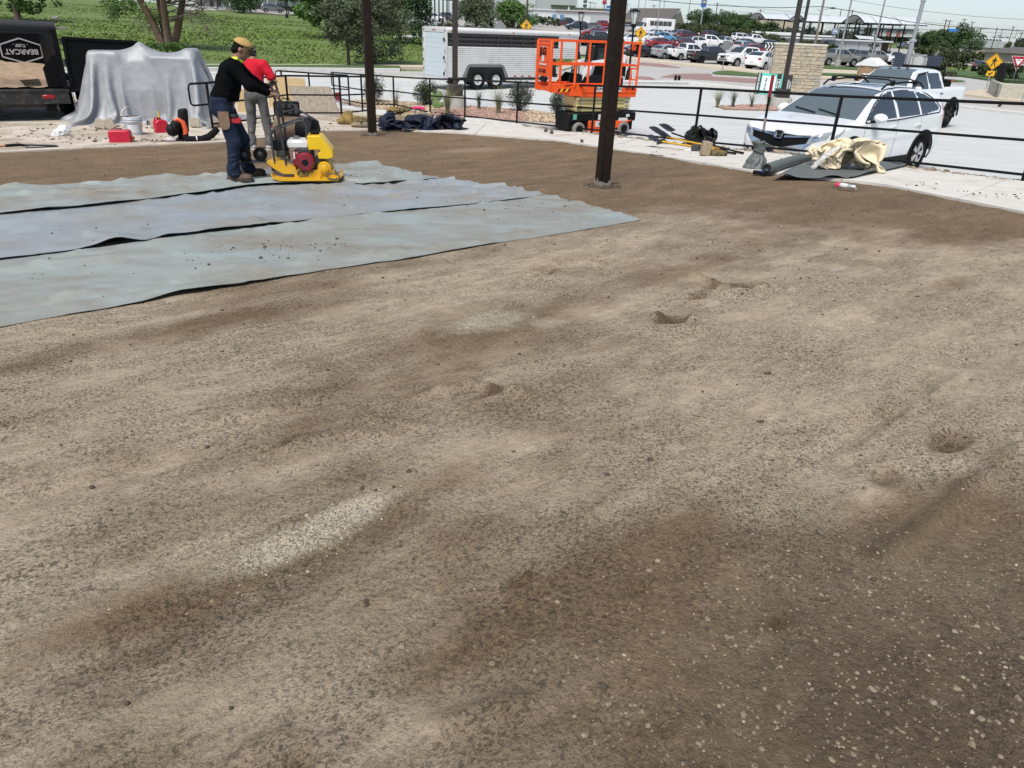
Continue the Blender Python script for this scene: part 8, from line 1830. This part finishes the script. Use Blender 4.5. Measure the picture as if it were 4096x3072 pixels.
# ================================================================ BUILDINGS
BWH=mat('wall_white',(.55,.56,.56),.8,var=.05,scale=.3); BGR=mat('wall_grey',(.36,.375,.385),.8,var=.06,scale=.2); BTAN=mat('wall_tan',(.42,.36,.28),.85,var=.06,scale=.3); RFB=mat('shingle_brown',(.105,.095,.088),.9,var=.15,scale=1.5,stretch=(1,1,6)); MTR=mat('metal_roof',(.55,.565,.57),.5,var=.05); BLUD=mat('blue_door',(.10,.22,.34),.6,var=.05); WIN=mat('building_glass',(.02,.025,.03),.15)
class B:      # a building whose front faces the camera, measured in photo pixels at one depth
    def __init__(s,name,label,u,v,dep,cat='building',rz=0.):
        s.u,s.v,s.dep=u,v,dep; s.p=pD(u,v,dep); s.k=FP/dep; s.t=thing(name,label,cat,s.p,rz)
    def x(s,u): return (u-s.u)/s.k
    def z(s,v,u=None): return (s.v-v+(((u if u is not None else s.u)-s.u)*math.tan(PH)))/(s.k*1.09)
    def box(s,nm,u0,u1,vt,vb,y0,y1,m,par=None,b=0.): return obj(nm,MB().bx(s.x(u0),s.x(u1),y0,y1,s.z(vb),s.z(vt),b),m,par or s.t)
b=B('storage_units','long low white storage building with blue roller doors beyond the car park',2300,95,200)
b.box('wall',2105,2500,47,99,0,20,BWH); b.box('roof',2100,2505,43,47,-.4,20.4,MTR); b.box('roof_edge',2220,2505,46,48.5,-.5,-.4,mat('trim_maroon',(.15,.06,.05),.6))
for u in (2112,2127,2216,2246): b.box('roller_door',u-8 if u>2200 else u-5,u+8 if u>2200 else u+5,62,88,-.12,.05,BLUD)
b.box('grey_wall_panel',2360,2430,62,98,-.1,.02,BGR)
for i in range(9): b.box('wall_seam',2268+i*11,2268.6+i*11,55,95,-.05,.0,MTR)
b=B('industrial_building','tall pale grey industrial building rising behind the trees',2080,60,260)
b.box('wall',1900,2300,-60,70,0,30,BGR); b.box('wall_bay',1960,1975,-60,62,-.3,.0,mat('seam_dark',(.1,.1,.11),.7)); b.box('side_wing',2200,2302,-10,16,-3,0,BGR); b.box('canopy_column',2268,2275,16,70,-2.6,-2,BWH); b.box('white_panel',2075,2140,-60,60,-.4,0,mat('panel_pale',(.46,.48,.49),.7))
for u in (1930,2010,2060): b.box('window',u,u+14,30,52,-.2,.02,WIN)
b=B('tan_shop','low tan shop building behind the storage units',2400,62,300); b.box('wall',2310,2500,35,66,0,20,BTAN); b.box('parapet',2305,2505,31,36,-.5,20.5,BWH)
for u in (2345,2385,2400): b.box('window',u,u+10,52,60,-.1,.05,WIN)
b=B('gabled_building','brown shingle roofed building with a tan gable, behind the bus',2640,112,215)
obj('roof',MB().add([(b.x(2478),-2,b.z(88,2478)),(b.x(2672),-2,b.z(88,2672)+.2),(b.x(2735),9,b.z(34,2735)),(b.x(2530),9,b.z(32,2530)),(b.x(2478),-2,b.z(88,2478)-.3),(b.x(2672),-2,b.z(88,2672)-.1),(b.x(2735),9,b.z(34,2735)-.3),(b.x(2530),9,b.z(32,2530)-.3)],[(0,1,2,3),(7,6,5,4),(0,4,5,1),(1,5,6,2),(2,6,7,3),(3,7,4,0)]),RFB,b.t)
obj('gable_wall',MB().add([(b.x(2668),-1.4,b.z(90)),(b.x(2735),8.8,b.z(38)),(b.x(2790),20,b.z(96)),(b.x(2668),-1.4,b.z(116)),(b.x(2790),20,b.z(116))],[(0,3,4,2,1)]),BTAN,b.t); b.box('wall',2484,2668,86,116,-1.2,18,BTAN); b.box('brick_base',2660,2670,88,116,-1.4,-1.1,mat('brick_wall',(.24,.13,.09),.9))
for u in (2500,2560,2600): b.box('window',u,u+18,96,108,-1.3,-1.1,WIN)
b=B('warehouse','wide tan warehouse on the skyline behind the trees',3060,100,420); b.box('wall',2955,3190,66,112,0,40,BTAN); b.box('roof_edge',2950,3195,64,67,-1,41,mat('trim_brown',(.14,.10,.08),.7))
b=B('low_white_building','low white building with dark doors at the top of the hill',1040,46,185); b.box('wall',720,1420,-30,50,0,25,BWH); b.box('glass_band',900,1010,6,38,-.1,.05,mat('glass_teal',(.16,.26,.29),.15))
for u in (795,842,870): b.box('door',u,u+16,0,40,-.12,.05,WIN)
for u in (815,935,1085,1120): b.box('porch_post',u,u+3,-20,48,-2.6,-2.3,BWH)
b.box('porch_roof',780,1420,-34,-28,-3,0,MTR)
b=B('grey_wall_building','long pale grey wall building with faded lettering and a brown porch',3440,214,130); b.box('wall',3335,3518,166,222,0,12,BGR); b.box('roof_edge',3330,3556,161,166.5,-.5,12.4,MTR); b.box('porch_wall',3518,3556,168,220,1,8,mat('porch_brown',(.075,.042,.034),.8)); b.box('porch_post',3550,3553,166,222,-.3,-.1,mat('porch_brown',(.075,.042,.034),.8))
for tx,v_ in (('JOE',174),('RANGER',181),('JYSC',190)): obj('lettering',text_mb(tx,.5,.01,.02,frame((b.x(3487),-.03,b.z(v_)),(1,0,0),(0,0,1))),mat('sign_dark',(.03,.03,.03),.7),b.t)
for u in (3375,3428): b.box('wall_seam',u,u+1,168,220,-.06,.0,mat('seam_dark',(.1,.1,.11)))
obj('gable_roof',MB().add([(b.x(3440),2,b.z(156)),(b.x(3540),2,b.z(158)),(b.x(3532),6,b.z(146)),(b.x(3455),6,b.z(143))],[(0,1,2,3)]).add([(b.x(3540),2,b.z(158)),(b.x(3552),8,b.z(162)),(b.x(3532),6,b.z(146))],[(0,1,2)]),MTR,b.t)
b=B('long_grey_building','long low grey building with clerestory windows beyond the hedge',3920,207,210); b.box('wall',3830,4045,163,190,0,20,BGR); b.box('plinth',3835,4050,186,212,.5,20,BTAN); b.box('clerestory',3880,4080,150,164,4,18,mat('clerestory_white',(.60,.61,.61),.7)); b.box('roof_block',3836,3878,142,166,2,10,BGR)
for i in range(8): b.box('window',3922+i*13,3932+i*13,156,161,3.9,4.05,WIN)
for u in (3888,3912,3988): b.box('window',u,u+16,190,200,.4,.55,WIN)
b=B('shop_front','far red and white shop front under a dark blue roof band',3580,140,300); b.box('wall',3490,3665,122,146,0,20,BWH); b.box('roof_band',3430,3665,115,121,-1,20,mat('band_navy',(.03,.05,.10),.6))
for u in (3505,3545,3585): b.box('red_pier',u,u+14,124,146,-.4,.02,mat('pier_red',(.30,.10,.09),.8))
obj('lettering',text_mb('N',1.6,.02,.05,frame((b.x(3615),-.1,b.z(132)),(1,0,0),(0,0,1))),mat('sign_red',(.4,.03,.03),.6),b.t)
b=B('blue_shop','bright blue sign tower behind the large green tree',3815,150,170); b.box('sign_face',3790,3830,116,128,0,.6,mat('bright_blue',(.03,.20,.62),.5)); b.box('tower',3806,3836,134,152,.1,3,mat('bright_blue',(.03,.20,.62))); b.box('leg',3800,3806,128,190,.2,.6,mat('bright_blue',(.03,.20,.62)))
b=B('small_house','small building with a dark hipped roof at the edge of the hedge',4090,230,75); b.box('wall',4072,4200,216,252,0,6,BTAN); obj('roof',MB().add([(b.x(4062),-.6,b.z(216)),(b.x(4240),-.6,b.z(216)),(b.x(4240),7,b.z(216)),(b.x(4062),7,b.z(216)),(b.x(4110),3,b.z(190)),(b.x(4200),3,b.z(190))],[(0,1,5,4),(1,2,5),(2,3,4,5),(3,0,4),(0,3,2,1)]),RFB,b.t)
for i,(u0,u1,v0,dep,lab) in enumerate(((2985,3190,128,170,'flat white storage roof nearest the hedge'),(3110,3330,139,150,'flat white storage roof behind the wooden pole'),(3180,3335,152,136,'flat white storage roof next to the grey wall'))):
    b=B('storage_units',lab,(u0+u1)/2,v0+22,dep); b.box('wall',u0,u1,v0+6,v0+30,0,10,BGR); b.box('roof',u0-4,u1+4,v0,v0+6,-.5,10.5,mat('roof_white',(.68,.68,.67),.6))
# arched shade canopies
FABW=mat('canopy_fabric',(.50,.53,.56),.6,var=.05)
def canopy(label,u0,u1,v,dep,arcs,h,Wa,rz=0.,dk=True):
    p=pD((u0+u1)/2,v,dep); t=thing('shade_canopy',label,'canopy',p,rz,'arched shade canopies'); k=FP/dep; L_=(u1-u0)/k; hh=h
    P=np.array([[(-L_/2+L_*i/24,-Wa/2+Wa*j/12,hh+1.5*math.sin(PI*j/12)+.12*math.sin(i*2.1)) for j in range(13)] for i in range(25)]); obj('roof',MB().grid(P),FABW,t,smooth=80).modifiers.new('s','SOLIDIFY').thickness=.05
    for i in range(arcs+1):
        x=-L_/2+L_*i/arcs; rb_=obj('rib',MB().tube([(x,-Wa/2+Wa*j/10,hh-.12+1.5*math.sin(PI*j/10)) for j in range(11)],.09,6),TRIM,t)
        obj('column',MB().tube([(x,-Wa*.15,-3),(x,-Wa*.15,hh+.6)],.14,6),TRIM,t)
    for s in (-.5,.5): obj('edge_beam',MB().tube([(-L_/2,s*Wa,hh-.05),(L_/2,s*Wa,hh-.05)],.10,6),TRIM,t)
    return t
canopy('far arched white shade canopy behind the low white roofs',3010,3330,126,190,6,2.6,11,R(8)); canopy('long arched white shade canopy behind the pewter pickup',3170,3520,140,175,7,2.6,10,R(6)); canopy('arched white shade canopy ending at the large green tree',3390,3650,152,150,5,2.6,9,R(8))
canopy('arched shade canopy over cars on the hill, end-on with dark ribs',1655,1800,62,140,5,2.8,8,R(62))
# ================================================================ LAMPS, SIGNS, POLES, WIRES
LAMPG=mat('lantern_glass',(.60,.64,.62),.25,var=.05); GALV=mat('galvanised',(.36,.37,.38),.45,.5,var=.1)
def street_lamp(p,h,label,k=1.):
    t=thing('street_lamp',label,'street lamp',p,0,'black lantern street lamps'); obj('base',MB().lathe([(.22*k,0),(.20*k,.1),(.13*k,.6),(.07*k,.75),(0,.75)],16),TRIM,t); obj('pole',MB().tube([(0,0,.7),(0,0,h-.9)],[.06*k,.05*k],10),TRIM,t)
    ln=obj('lantern',MB().lathe([(0,h-.92),(.10*k,h-.88),(.08*k,h-.80),(.12*k,h-.74),(.22*k,h-.12),(.0,h-.12)],6),LAMPG,t); obj('lantern_roof',MB().lathe([(.27*k,h-.13),(.27*k,h-.07),(.10*k,h),(0,h+.04)],6),TRIM,t); obj('lantern_foot',MB().lathe([(0,h-.95),(.12*k,h-.9),(.13*k,h-.73),(0,h-.72)],12),TRIM,t)
    for i in range(6): a=2*PI*i/6; obj('lantern_bar',MB().tube([(.125*k*math.cos(a),.125*k*math.sin(a),h-.76),(.235*k*math.cos(a),.235*k*math.sin(a),h-.1)],.016*k,5),TRIM,ln)
p=pT(2512,330); street_lamp(p,px_up(p,37),'black lantern street lamp behind the lift, beside the brown steel post',1.05)
p=pT(2312,242); street_lamp(p,px_up(p,47),'black lantern street lamp beyond the end of the stock trailer',1.05)
p=pT(3478,248); street_lamp(p,px_up(p,131),'black lantern street lamp before the grey wall building',1.3)
p=pT(1796,118); street_lamp(p,px_up(p,-25),'black lantern street lamp beside the arched canopy',1.5)
p=pT(1148,72); street_lamp(p,px_up(p,-20),'black lantern street lamp on the hill by the parked SUVs',1.5)
YS=mat('sign_yellow',(.68,.36,.006),.45,var=.03); SBK=mat('sign_black',(.012,.012,.012),.5); SGB=mat('sign_back',(.27,.275,.275),.45,.5,var=.1)
def walker(M_,k):
    b=MB(); Z=lambda pts:b.prism([(x*k,y*k) for x,y in pts],.012,M_)
    b.add([M_@Vector((k*(.03+.075*math.cos(a)),k*(.36+.075*math.sin(a)),.012)) for a in np.linspace(0,2*PI,13)[:-1]],[tuple(range(12))])
    Z([(-.09,.25),(.12,.27),(.10,-.05),(-.10,-.05)]); Z([(.10,-.05),(.02,-.05),(.10,-.42),(.20,-.42)]); Z([(-.10,-.05),(.0,-.05),(-.14,-.42),(-.26,-.40)]); Z([(.10,.26),(.25,.08),(.20,.0),(.14,.02),(.16,.08),(.06,.20)]); Z([(-.09,.25),(-.24,.10),(-.21,.04),(-.05,.16)]); return b
def ped_sign(base,c,hgt,label,d,face=None,plaque=True,back=False):
    t=thing('traffic_sign',label,'traffic sign',base,face if face is not None else rzc(base)); zc_=hgt
    obj('pole',MB().tube([(0,.03,0),(0,.03,zc_+d*.35)],.035*max(1,d/1.1),8),GALV,t); obj('foot',MB().lathe([(.14,0),(.14,.04),(.06,.10),(0,.10)],10,(0,.03,0)),GALV,t)
    pf=obj('diamond_plate',MB().prism([(0,-d/2),(d/2,0),(0,d/2),(-d/2,0)],.012,frame((0,0,zc_),(1,0,0),(0,0,1))),SGB if back else YS,t)
    if not back:
        for i in range(4):
            e=[(0,-1),(1,0),(0,1),(-1,0)]; a,b_=e[i],e[(i+1)%4]; obj('border',MB().sqtube((a[0]*d*.455,-.014,zc_+a[1]*d*.455),(b_[0]*d*.455,-.014,zc_+b_[1]*d*.455),.022*d,.004,up=(0,1,0)),SBK,pf)
        obj('walking_figure',walker(frame((0,-.014,zc_),(1,0,0),(0,0,1)),d*.62),SBK,pf,smooth=0)
    if plaque:
        q=obj('arrow_plaque',MB().box((0,.0,zc_-d*.5-d*.19),(d*.45,.014,d*.30),.004),YS,t); z_=zc_-d*.69; obj('arrow',MB().sqtube((d*.09,-.014,z_+d*.07),(-d*.03,-.014,z_-d*.03),d*.06,.004,up=(0,1,0)).prism([(-d*.12,-d*.09),(-d*.11,d*.05),(d*.03,-d*.08)],.006,frame((0,-.012,z_),(1,0,0),(0,0,1))),SBK,q,smooth=0)
    return t
p=pT(3940,367); ped_sign(p,None,px_up(p,247),'yellow pedestrian sign on a galvanised pole before the dark hedge',1.16)
p=pT(2552,233); ped_sign(p,None,px_up(p,133),'yellow pedestrian sign beside the black sedan',1.52)
p=pT(3735,275); ped_sign(p,None,px_up(p,218),'grey back of a diamond sign by the blossoming bush',1.35,plaque=False,back=True,face=rzc(p)+R(35))
p=pT(2104,128); ped_sign(p,None,px_up(p,104),'yellow diamond warning sign above the trailer roof',2.2,plaque=False)
p=pT(2000,128); ped_sign(p,None,px_up(p,106),'grey back of a diamond sign above the trailer roof',2.2,plaque=False,back=True)
p=pT(4026,398); t=thing('yield_sign','red and white yield sign on a leaning-looking pole by the stone fence','traffic sign',p,rzc(p)-R(4)); h_=px_up(p,226); obj('pole',MB().tube([(0,.03,0),(0,.03,h_)],.035,8),GALV,t); obj('foot',MB().lathe([(.13,0),(.13,.05),(.06,.1),(0,.1)],10,(0,.03,0)),GALV,t)
tri=lambda k,z0:[(-.46*k,z0),(.46*k,z0),(0,z0-.80*k)]
pf=obj('plate',MB().prism(tri(1.08,h_+.02),.01,frame((0,.0,0),(1,0,0),(0,0,1))),BNW,t); obj('red_field',MB().prism(tri(1.,h_),.012,frame((0,-.006,0),(1,0,0),(0,0,1))),mat('sign_red_field',(.36,.014,.03),.45),pf); obj('white_field',MB().prism(tri(.5,h_-.16),.014,frame((0,-.012,0),(1,0,0),(0,0,1))),BNW,pf); obj('lettering',text_mb('YIELD',.10,.001,.002,frame((0,-.03,h_-.23),(1,0,0),(0,0,1))),mat('sign_red_field',(.36,.014,.03)),pf)
p=pT(4082,420); t=thing('sign_post','bare galvanised sign post at the kerb by the yield sign','post',p); obj('pole',MB().tube([(0,0,0),(0,0,1.5)],.035,8),GALV,t); obj('foot',MB().lathe([(.13,0),(.13,.05),(.06,.1),(0,.1)],10),GALV,t)
p=pT(4000,428); t=thing('delineator','black arrow marker panel leaning low at the kerb','sign',p,rzc(p)+.2); obj('panel',MB().box((0,0,.16),(.16,.02,.36),.004,Matrix.Rotation(.5,4,'Y')),SBK,t); obj('arrow',MB().sqtube((-.03,-.014,.16),(.05,-.014,.19),.03,.004).sqtube((.1,-.014,.12),(.05,-.014,.19),.03,.004),BNW,t)
o=obj('paint_flag',MB().box((0,0,.05),(.10,.02,.10),.004),mat('flag_red',(.5,.04,.03),.6),loc=pT(4008,443)); tag(o,'small red marker flag at the kerb','flag')
# chevron boards
def board(px_,vt,w_,h,label,front,rz):
    p=pT(*px_); t=thing('chevron_board',label,'traffic sign',p,rz); z_=px_up(p,vt)
    for x in (-w_*.08,w_*.08) if front else (0,): obj('post',MB().tube([(x,.03,0),(x,.03,z_)],.035,8),GALV,t)
    bd=obj('panel',MB().box((0,0,z_-h/2),(w_,.012,h),.004),BNW if front else SGB,t)
    if front:
        for i in range(4): x=-w_*.36+i*w_*.24; obj('chevron',MB().sqtube((x-.12,-.010,z_-.03),(x+.10,-.010,z_-h/2),.14,.004,up=(0,1,0)).sqtube((x-.12,-.010,z_-h+.03),(x+.10,-.010,z_-h/2),.14,.004,up=(0,1,0)),SBK,bd,smooth=0)
    else: obj('second_panel',MB().box((w_*.62,.3,z_-h/2),(w_*.5,.012,h),.004,rotz(R(55)).to_4x4()),SGB,t)
    return t
p=pT(2888,294); board((2888,294),164,.62,.62,'grey backs of two sign panels on the grass island',False,R(10))
board((3068,292),170,1.1,.62,'black and white chevron board beside the stone pillar',True,R(-30))
p=pT(2745,300); 
for u in (2700,2714): q=pT(u,331); o=obj('bollard',MB().tube([(0,0,0),(0,0,.42)],.085,10),TRIM,loc=q); tag(o,'short black post, one of two at the kerb edge','post','pair of short black posts')
# light poles and utility poles
WOOD=mat('pole_wood',(.19,.165,.135),.9,var=.25,scale=3,stretch=(1,1,.2)); 
def tall_pole(base,top,label,r,m_,foot=None,arm=0.,name='light_pole',cat='light pole',group=None):
    p=pT(*base) if not isinstance(base,Vector) else base; h=px_up(p,top); t=thing(name,label,cat,p,rzc(p),group); obj('shaft',MB().tube([(0,0,foot or -.5),(0,0,h)],[r,r*.72],10),m_,t)
    if foot: obj('footing',MB().lathe([(r*2.6,-.2),(r*2.6,foot-.03),(r*2.4,foot),(0,foot)],20),CONC_PED,t); obj('base_plate',MB().lathe([(r*1.9,foot),(r*1.9,foot+.12),(0,foot+.12)],16),GALV,t)
    if arm:
        for z in ((h-.4,) if arm<1.2 else (h-.4,h-1.5)): obj('cross_arm',MB().sqtube((-arm,0,z),(arm,0,z),.14),m_,t)
    return t
tall_pole((3347,270),-60,'silver light pole on a round concrete foot beside the pewter pickup',.13,GALV,.8); tall_pole((3478,262),-60,'silver light pole behind the portable toilet',.13,GALV); tall_pole((3252,215),-70,'thick weathered wooden pole behind the stone pillar',.24,WOOD,name='utility_pole',cat='utility pole')
tall_pole((2625,140),-40,'pale light pole beside the white bus',.12,GALV); tall_pole((2305,95),-60,'grey pole at the storage units',.16,GALV); tall_pole((2105,120),-60,'dark wooden pole above the warning sign',.20,mat('pole_dark',(.05,.038,.03),.9))
UP=[(2990,135,50),(3025,140,38),(2852,110,11),(3340,160,37),(3385,165,38),(3467,165,78),(3830,180,74),(3865,180,86),(3905,150,112),(3760,178,78),(3775,178,80),(4070,160,128)]
for i,(u,v,vt) in enumerate(UP):
    dep=240+20*(i%4); p=pD(u-(v-vt)*(u-1813)*.00014*0,86+(u-2048)*.041+18,dep); p.z=min(p.z,1.); lab=('wooden utility pole with one cross arm above the trees','wooden utility pole before the tan warehouse','wooden utility pole beside the blue sign','thin dark pole left of the silver light pole','dark pole just right of the silver light pole','utility pole with stacked cross arms and a transformer','utility pole behind the bright blue sign tower','utility pole between the long grey building and the blue tower','distant utility pole above the long grey building','short utility pole over the large green tree','utility pole with a wide arm over the large green tree','far utility pole at the end of the long grey building')[i]
    tall_pole(p,vt,lab,.22,mat('pole_dark',(.05,.038,.03)),arm=1.1 if i not in (3,4) else 0,name='utility_pole',cat='utility pole')
for i,(u,v,vt) in enumerate(((3955,225,110),(3978,222,115),(4018,222,103),(4045,200,116))):
    tall_pole((u,v),vt,('tall dark light pole before the long grey building','pale light pole before the long grey building','dark light pole at the end of the long grey building','thin pole beyond the long grey building')[i],.11,GALV if i==1 else mat('pole_dark',(.05,.038,.03)),arm=.35)
for i,(u,vt) in enumerate(((2355,5),(2372,8),(2410,10),(2502,12),(2545,-8),(2570,-8),(2605,18),(2645,-8),(2745,-8),(3002,50),(3130,60),(3440,80),(3585,90),(3350,83))):
    p=pD(u,86+(u-2048)*.041+12,230); p.z=min(p.z,2); tall_pole(p,vt,'slim parking lot light pole on the skyline',.12,GALV if i%2 else mat('pole_dark',(.05,.038,.03)),arm=.8,group='slim light poles on the skyline')
def wire(label,pts,dep,r=.022):
    P=[pD(u,v,dep) for u,v in pts]; P=rs(P,40); o=obj('wire',MB().tube([q-P[0] for q in P],r,5,cap=False),SBK,loc=P[0]); tag(o,label,'wire','overhead wires')
wire('thick overhead cable running past the wooden pole to the right',[(2560,-4),(2750,14),(2950,26),(3120,31),(3287,26),(3420,46),(3640,88),(3800,106),(4120,124)],70,.03)
wire('upper thin overhead wire above the shade canopies',[(3390,-2),(3550,25),(3700,45),(3900,66),(4120,80)],90,.018)
for i,a in enumerate((((3300,68),(3700,88),(4120,130)),((3300,98),(3600,112),(4100,136)),((2870,15),(3150,46),(3400,70)),((2950,48),(3180,58),(3330,72)),((3310,108),(3640,118),(3900,128)))): wire('faint low overhead wire against the sky',a,180,.03)
b=MB(); P=[pD(*q,70) for q in ((3268,35),(3280,42),(3300,38),(3320,32))]; t=thing('lamp_arm','curved street lamp arm on the thick wooden pole','street lamp',P[0]); obj('arm',MB().tube([q-P[0] for q in P],.04,6),GALV,t); obj('lamp_head',MB().ell(P[3]-P[0]+Vector((.25,0,0)),(.3,.14,.09),10,6),GREYM,t)
# pole-mounted shop signs
def shop_sign(u0,u1,v0,v1,dep,m_,label,txt=None,tm=None,base=None):
    c=pD((u0+u1)/2,(v0+v1)/2,dep); t=thing('pole_sign',label,'sign',c); k=FP/dep; w_,h=(u1-u0)/k,(v1-v0)/k
    pn=obj('panel',MB().box((0,0,0),(w_,.4,h),.03),m_,t); obj('pole',MB().tube([(0,.25,-h/2-9),(0,.25,h/2-.1)],.18,8),GALV,t)
    if txt=='bowtie': b=MB().box((0,-.22,h*.08),(w_*.6,.03,h*.14)).box((0,-.22,h*.08),(w_*.24,.034,h*.24)); obj('emblem',b,mat('emblem_gold',(.62,.42,.10),.4),pn)
    elif txt: obj('lettering',text_mb(txt,h*.3 if len(txt)<6 else w_/len(txt)*1.5,.01,.02,frame((0,-.22,0),(1,0,0),(0,0,1))),tm,pn)
    return t
BLS=mat('sign_blue',(.03,.13,.36),.5); shop_sign(2806,2826,-6,27,200,BLS,'blue pole sign with a gold emblem over the trees','bowtie'); shop_sign(2425,2443,24,45,230,BLS,'blue and white pole sign beside the brown steel post','SERVICE',BNW); shop_sign(2411,2427,-14,15,240,mat('sign_crimson',(.36,.02,.05),.5),'crimson pole sign with a white letter','C',BNW); shop_sign(2333,2348,2,28,220,mat('sign_dark2',(.05,.055,.06),.5),'dark pole sign with white lettering over the storage units','SHOP',BNW); shop_sign(3441,3455,112,133,150,BNW,'white pole sign over the shade canopies','MOTOR',SBK); shop_sign(3328,3352,115,135,140,mat('sign_bluegrey',(.20,.24,.32),.5),'blue-grey pole sign before the shade canopies','SALE',BNW)
# ================================================================ PORTABLE TOILET, SOLAR TOWER, FENCE
PT_=mat('toilet_tan',(.33,.22,.125),.6,var=.08); p=stand(3494,243,2.35,36,60); t=thing('portable_toilet','tan portable toilet with a white roof behind the white pickup','portable toilet',p,rzc(p)-R(24))
obj('cabin',MB().bx(-.56,.56,-.56,.56,0,2.0,.04),PT_,t); dr_=obj('door',MB().prism([(-.42,.1),(.42,.1),(.42,1.6),(.30,1.82),(0,1.92),(-.30,1.82),(-.42,1.6)],.04,frame((0,-.56,0),(1,0,0),(0,0,1))),mat('toilet_door',(.29,.19,.105),.6),t); obj('door_frame',MB().tube([(-.42,-.6,.1),(-.42,-.6,1.6),(-.30,-.6,1.82),(0,-.6,1.92),(.30,-.6,1.82),(.42,-.6,1.6),(.42,-.6,.1)],.02,6),mat('toilet_dark',(.15,.095,.055),.7),dr_); obj('name_plate',MB().box((.08,-.605,1.45),(.5,.01,.14)),BNW,dr_); obj('name_lettering',text_mb('A-1 RENTS',.10,.001,.002,frame((.08,-.612,1.45),(1,0,0),(0,0,1))),SBK,dr_)
rf=obj('roof',MB().prism([(-.64,1.98),(-.2,2.26),(0,2.35),(.2,2.26),(.64,1.98),(.64,1.92),(-.64,1.92)],1.25,frame((0,.62,0),(1,0,0),(0,0,1))),mat('roof_white2',(.66,.67,.66),.6),t)
for i in range(5): obj('roof_rib',MB().sqtube((.08,-.5+i*.25,2.32),(.62,-.5+i*.25,2.01),.05),mat('roof_white2',(.66,.67,.66)),rf)
p=pD(3601,330,41); p.z=T(p.x,p.y); t=thing('solar_light_tower','solar light tower trailer with a tall silver mast and dark panels','light tower',p,rzc(p)); 
kx=FP/41.; X_=lambda u,v:((u-3601)-(330-v)*(-.25)*-1)/kx
obj('trailer_base',MB().bx(-1.,1.6,-.6,.6,.35,.9,.03),TRIM,t)
for x in (-.3,.9): wl=obj('wheel',MB().lathe([(.15,-.1),(.30,-.1),(.32,0),(.30,.1),(.15,.1)],20,(x,-.7,.32),Matrix.Rotation(PI/2,4,'X')),TYRE,t)
ms=obj('mast',MB().tube([(.1,0,.6),(.1,0,3.4)],.14,12).tube([(.1,0,3.3),(.1,0,5.4)],.10,12).tube([(.1,0,5.3),(.1,0,8.5)],.075,12),GALV,t); obj('mast_collar',MB().box((.1,0,3.35),(.36,.3,.14),.02).box((.1,0,5.35),(.28,.24,.14),.02),GALV,ms); obj('camera_box',MB().box((.32,0,3.2),(.2,.2,.3),.03),TRIM,ms)
SOLP=mat('solar_cell',(.012,.015,.028),.15,var=.2,coat=.6)
for x0_,x1_ in ((-.62,-.05),(1.05,1.78)):
    pn=obj('solar_panel',MB().box(((x0_+x1_)/2,-.4,2.15),(x1_-x0_,.04,1.02),.006,Matrix.Rotation(R(-8),4,'X')),SOLP,t)
    for i in range(5): obj('grid_line',MB().box((x0_+(x1_-x0_)*(i+.5)/5,-.424,2.15),(.008,.004,.98),0,Matrix.Rotation(R(-8),4,'X')),mat('grid_line',(.10,.11,.13),.4),pn)
    for i in range(6): obj('grid_line',MB().box(((x0_+x1_)/2,-.424+.14*(1.0-(i+.5)/3)*.5,1.7+(i+.5)*.15),(x1_-x0_-.04,.004,.008)),mat('grid_line',(.10,.11,.13)),pn)
obj('panel_frame',MB().sqtube((.35,-.3,.9),(.35,-.3,2.7),.06).sqtube((.95,-.3,.9),(.95,-.3,2.7),.06).sqtube((.35,-.3,2.65),(.95,-.3,2.65),.06).sqtube((.35,-.3,2.0),(.95,-.3,2.0),.06).sqtube((.35,-.3,1.65),(.95,-.3,2.3),.05),GALV,t); obj('battery_box',MB().box((.65,-.2,2.2),(.3,.25,.75),.02),mat('box_pale',(.40,.41,.40),.5),t)
wire_g=MB()
# stone base with black iron fence at the right edge
p=pT(4040,402); t=thing('iron_fence','black iron picket fence on a pale stone base by the yield sign','fence',p,rzc(p)+R(8)); s_=FP/(p.y*math.cos(TH)+2.5*math.sin(TH))
obj('stone_base',MB().bx(-54/s_,3.,.0,.8,-.3,1.02,.05).bx(-54/s_,-40/s_,.0,5.,-.3,1.05,.05),mat('pale_stone',(.42,.40,.33),.9,var=.2,scale=4,bump=.5,bscale=14),t); x0_=-44/s_
for i in range(22): obj('picket',MB().bx(x0_+i*.14,x0_+i*.14+.025,.3,.325,1.0,2.15),BLK,t)
for z in (1.15,2.05): obj('rail',MB().bx(x0_,x0_+3.1,.28,.345,z,z+.05),BLK,t)
for i in range(18): obj('picket',MB().bx(x0_-.02,x0_+.005,.5+i*.2,.525+i*.2,1.0,2.15),BLK,t)
obj('fence_post',MB().bx(x0_-.05,x0_+.05,.26,.36,1.0,2.25,.01),BLK,t)
o=obj('marker_pole',MB().tube([(0,0,-.3),(0,0,1.6)],.03,6),mat('marker_yellow',(.60,.50,.10),.6),loc=pT(3280,292)); tag(o,'thin yellow marker pole beside the stone pillar','marker')
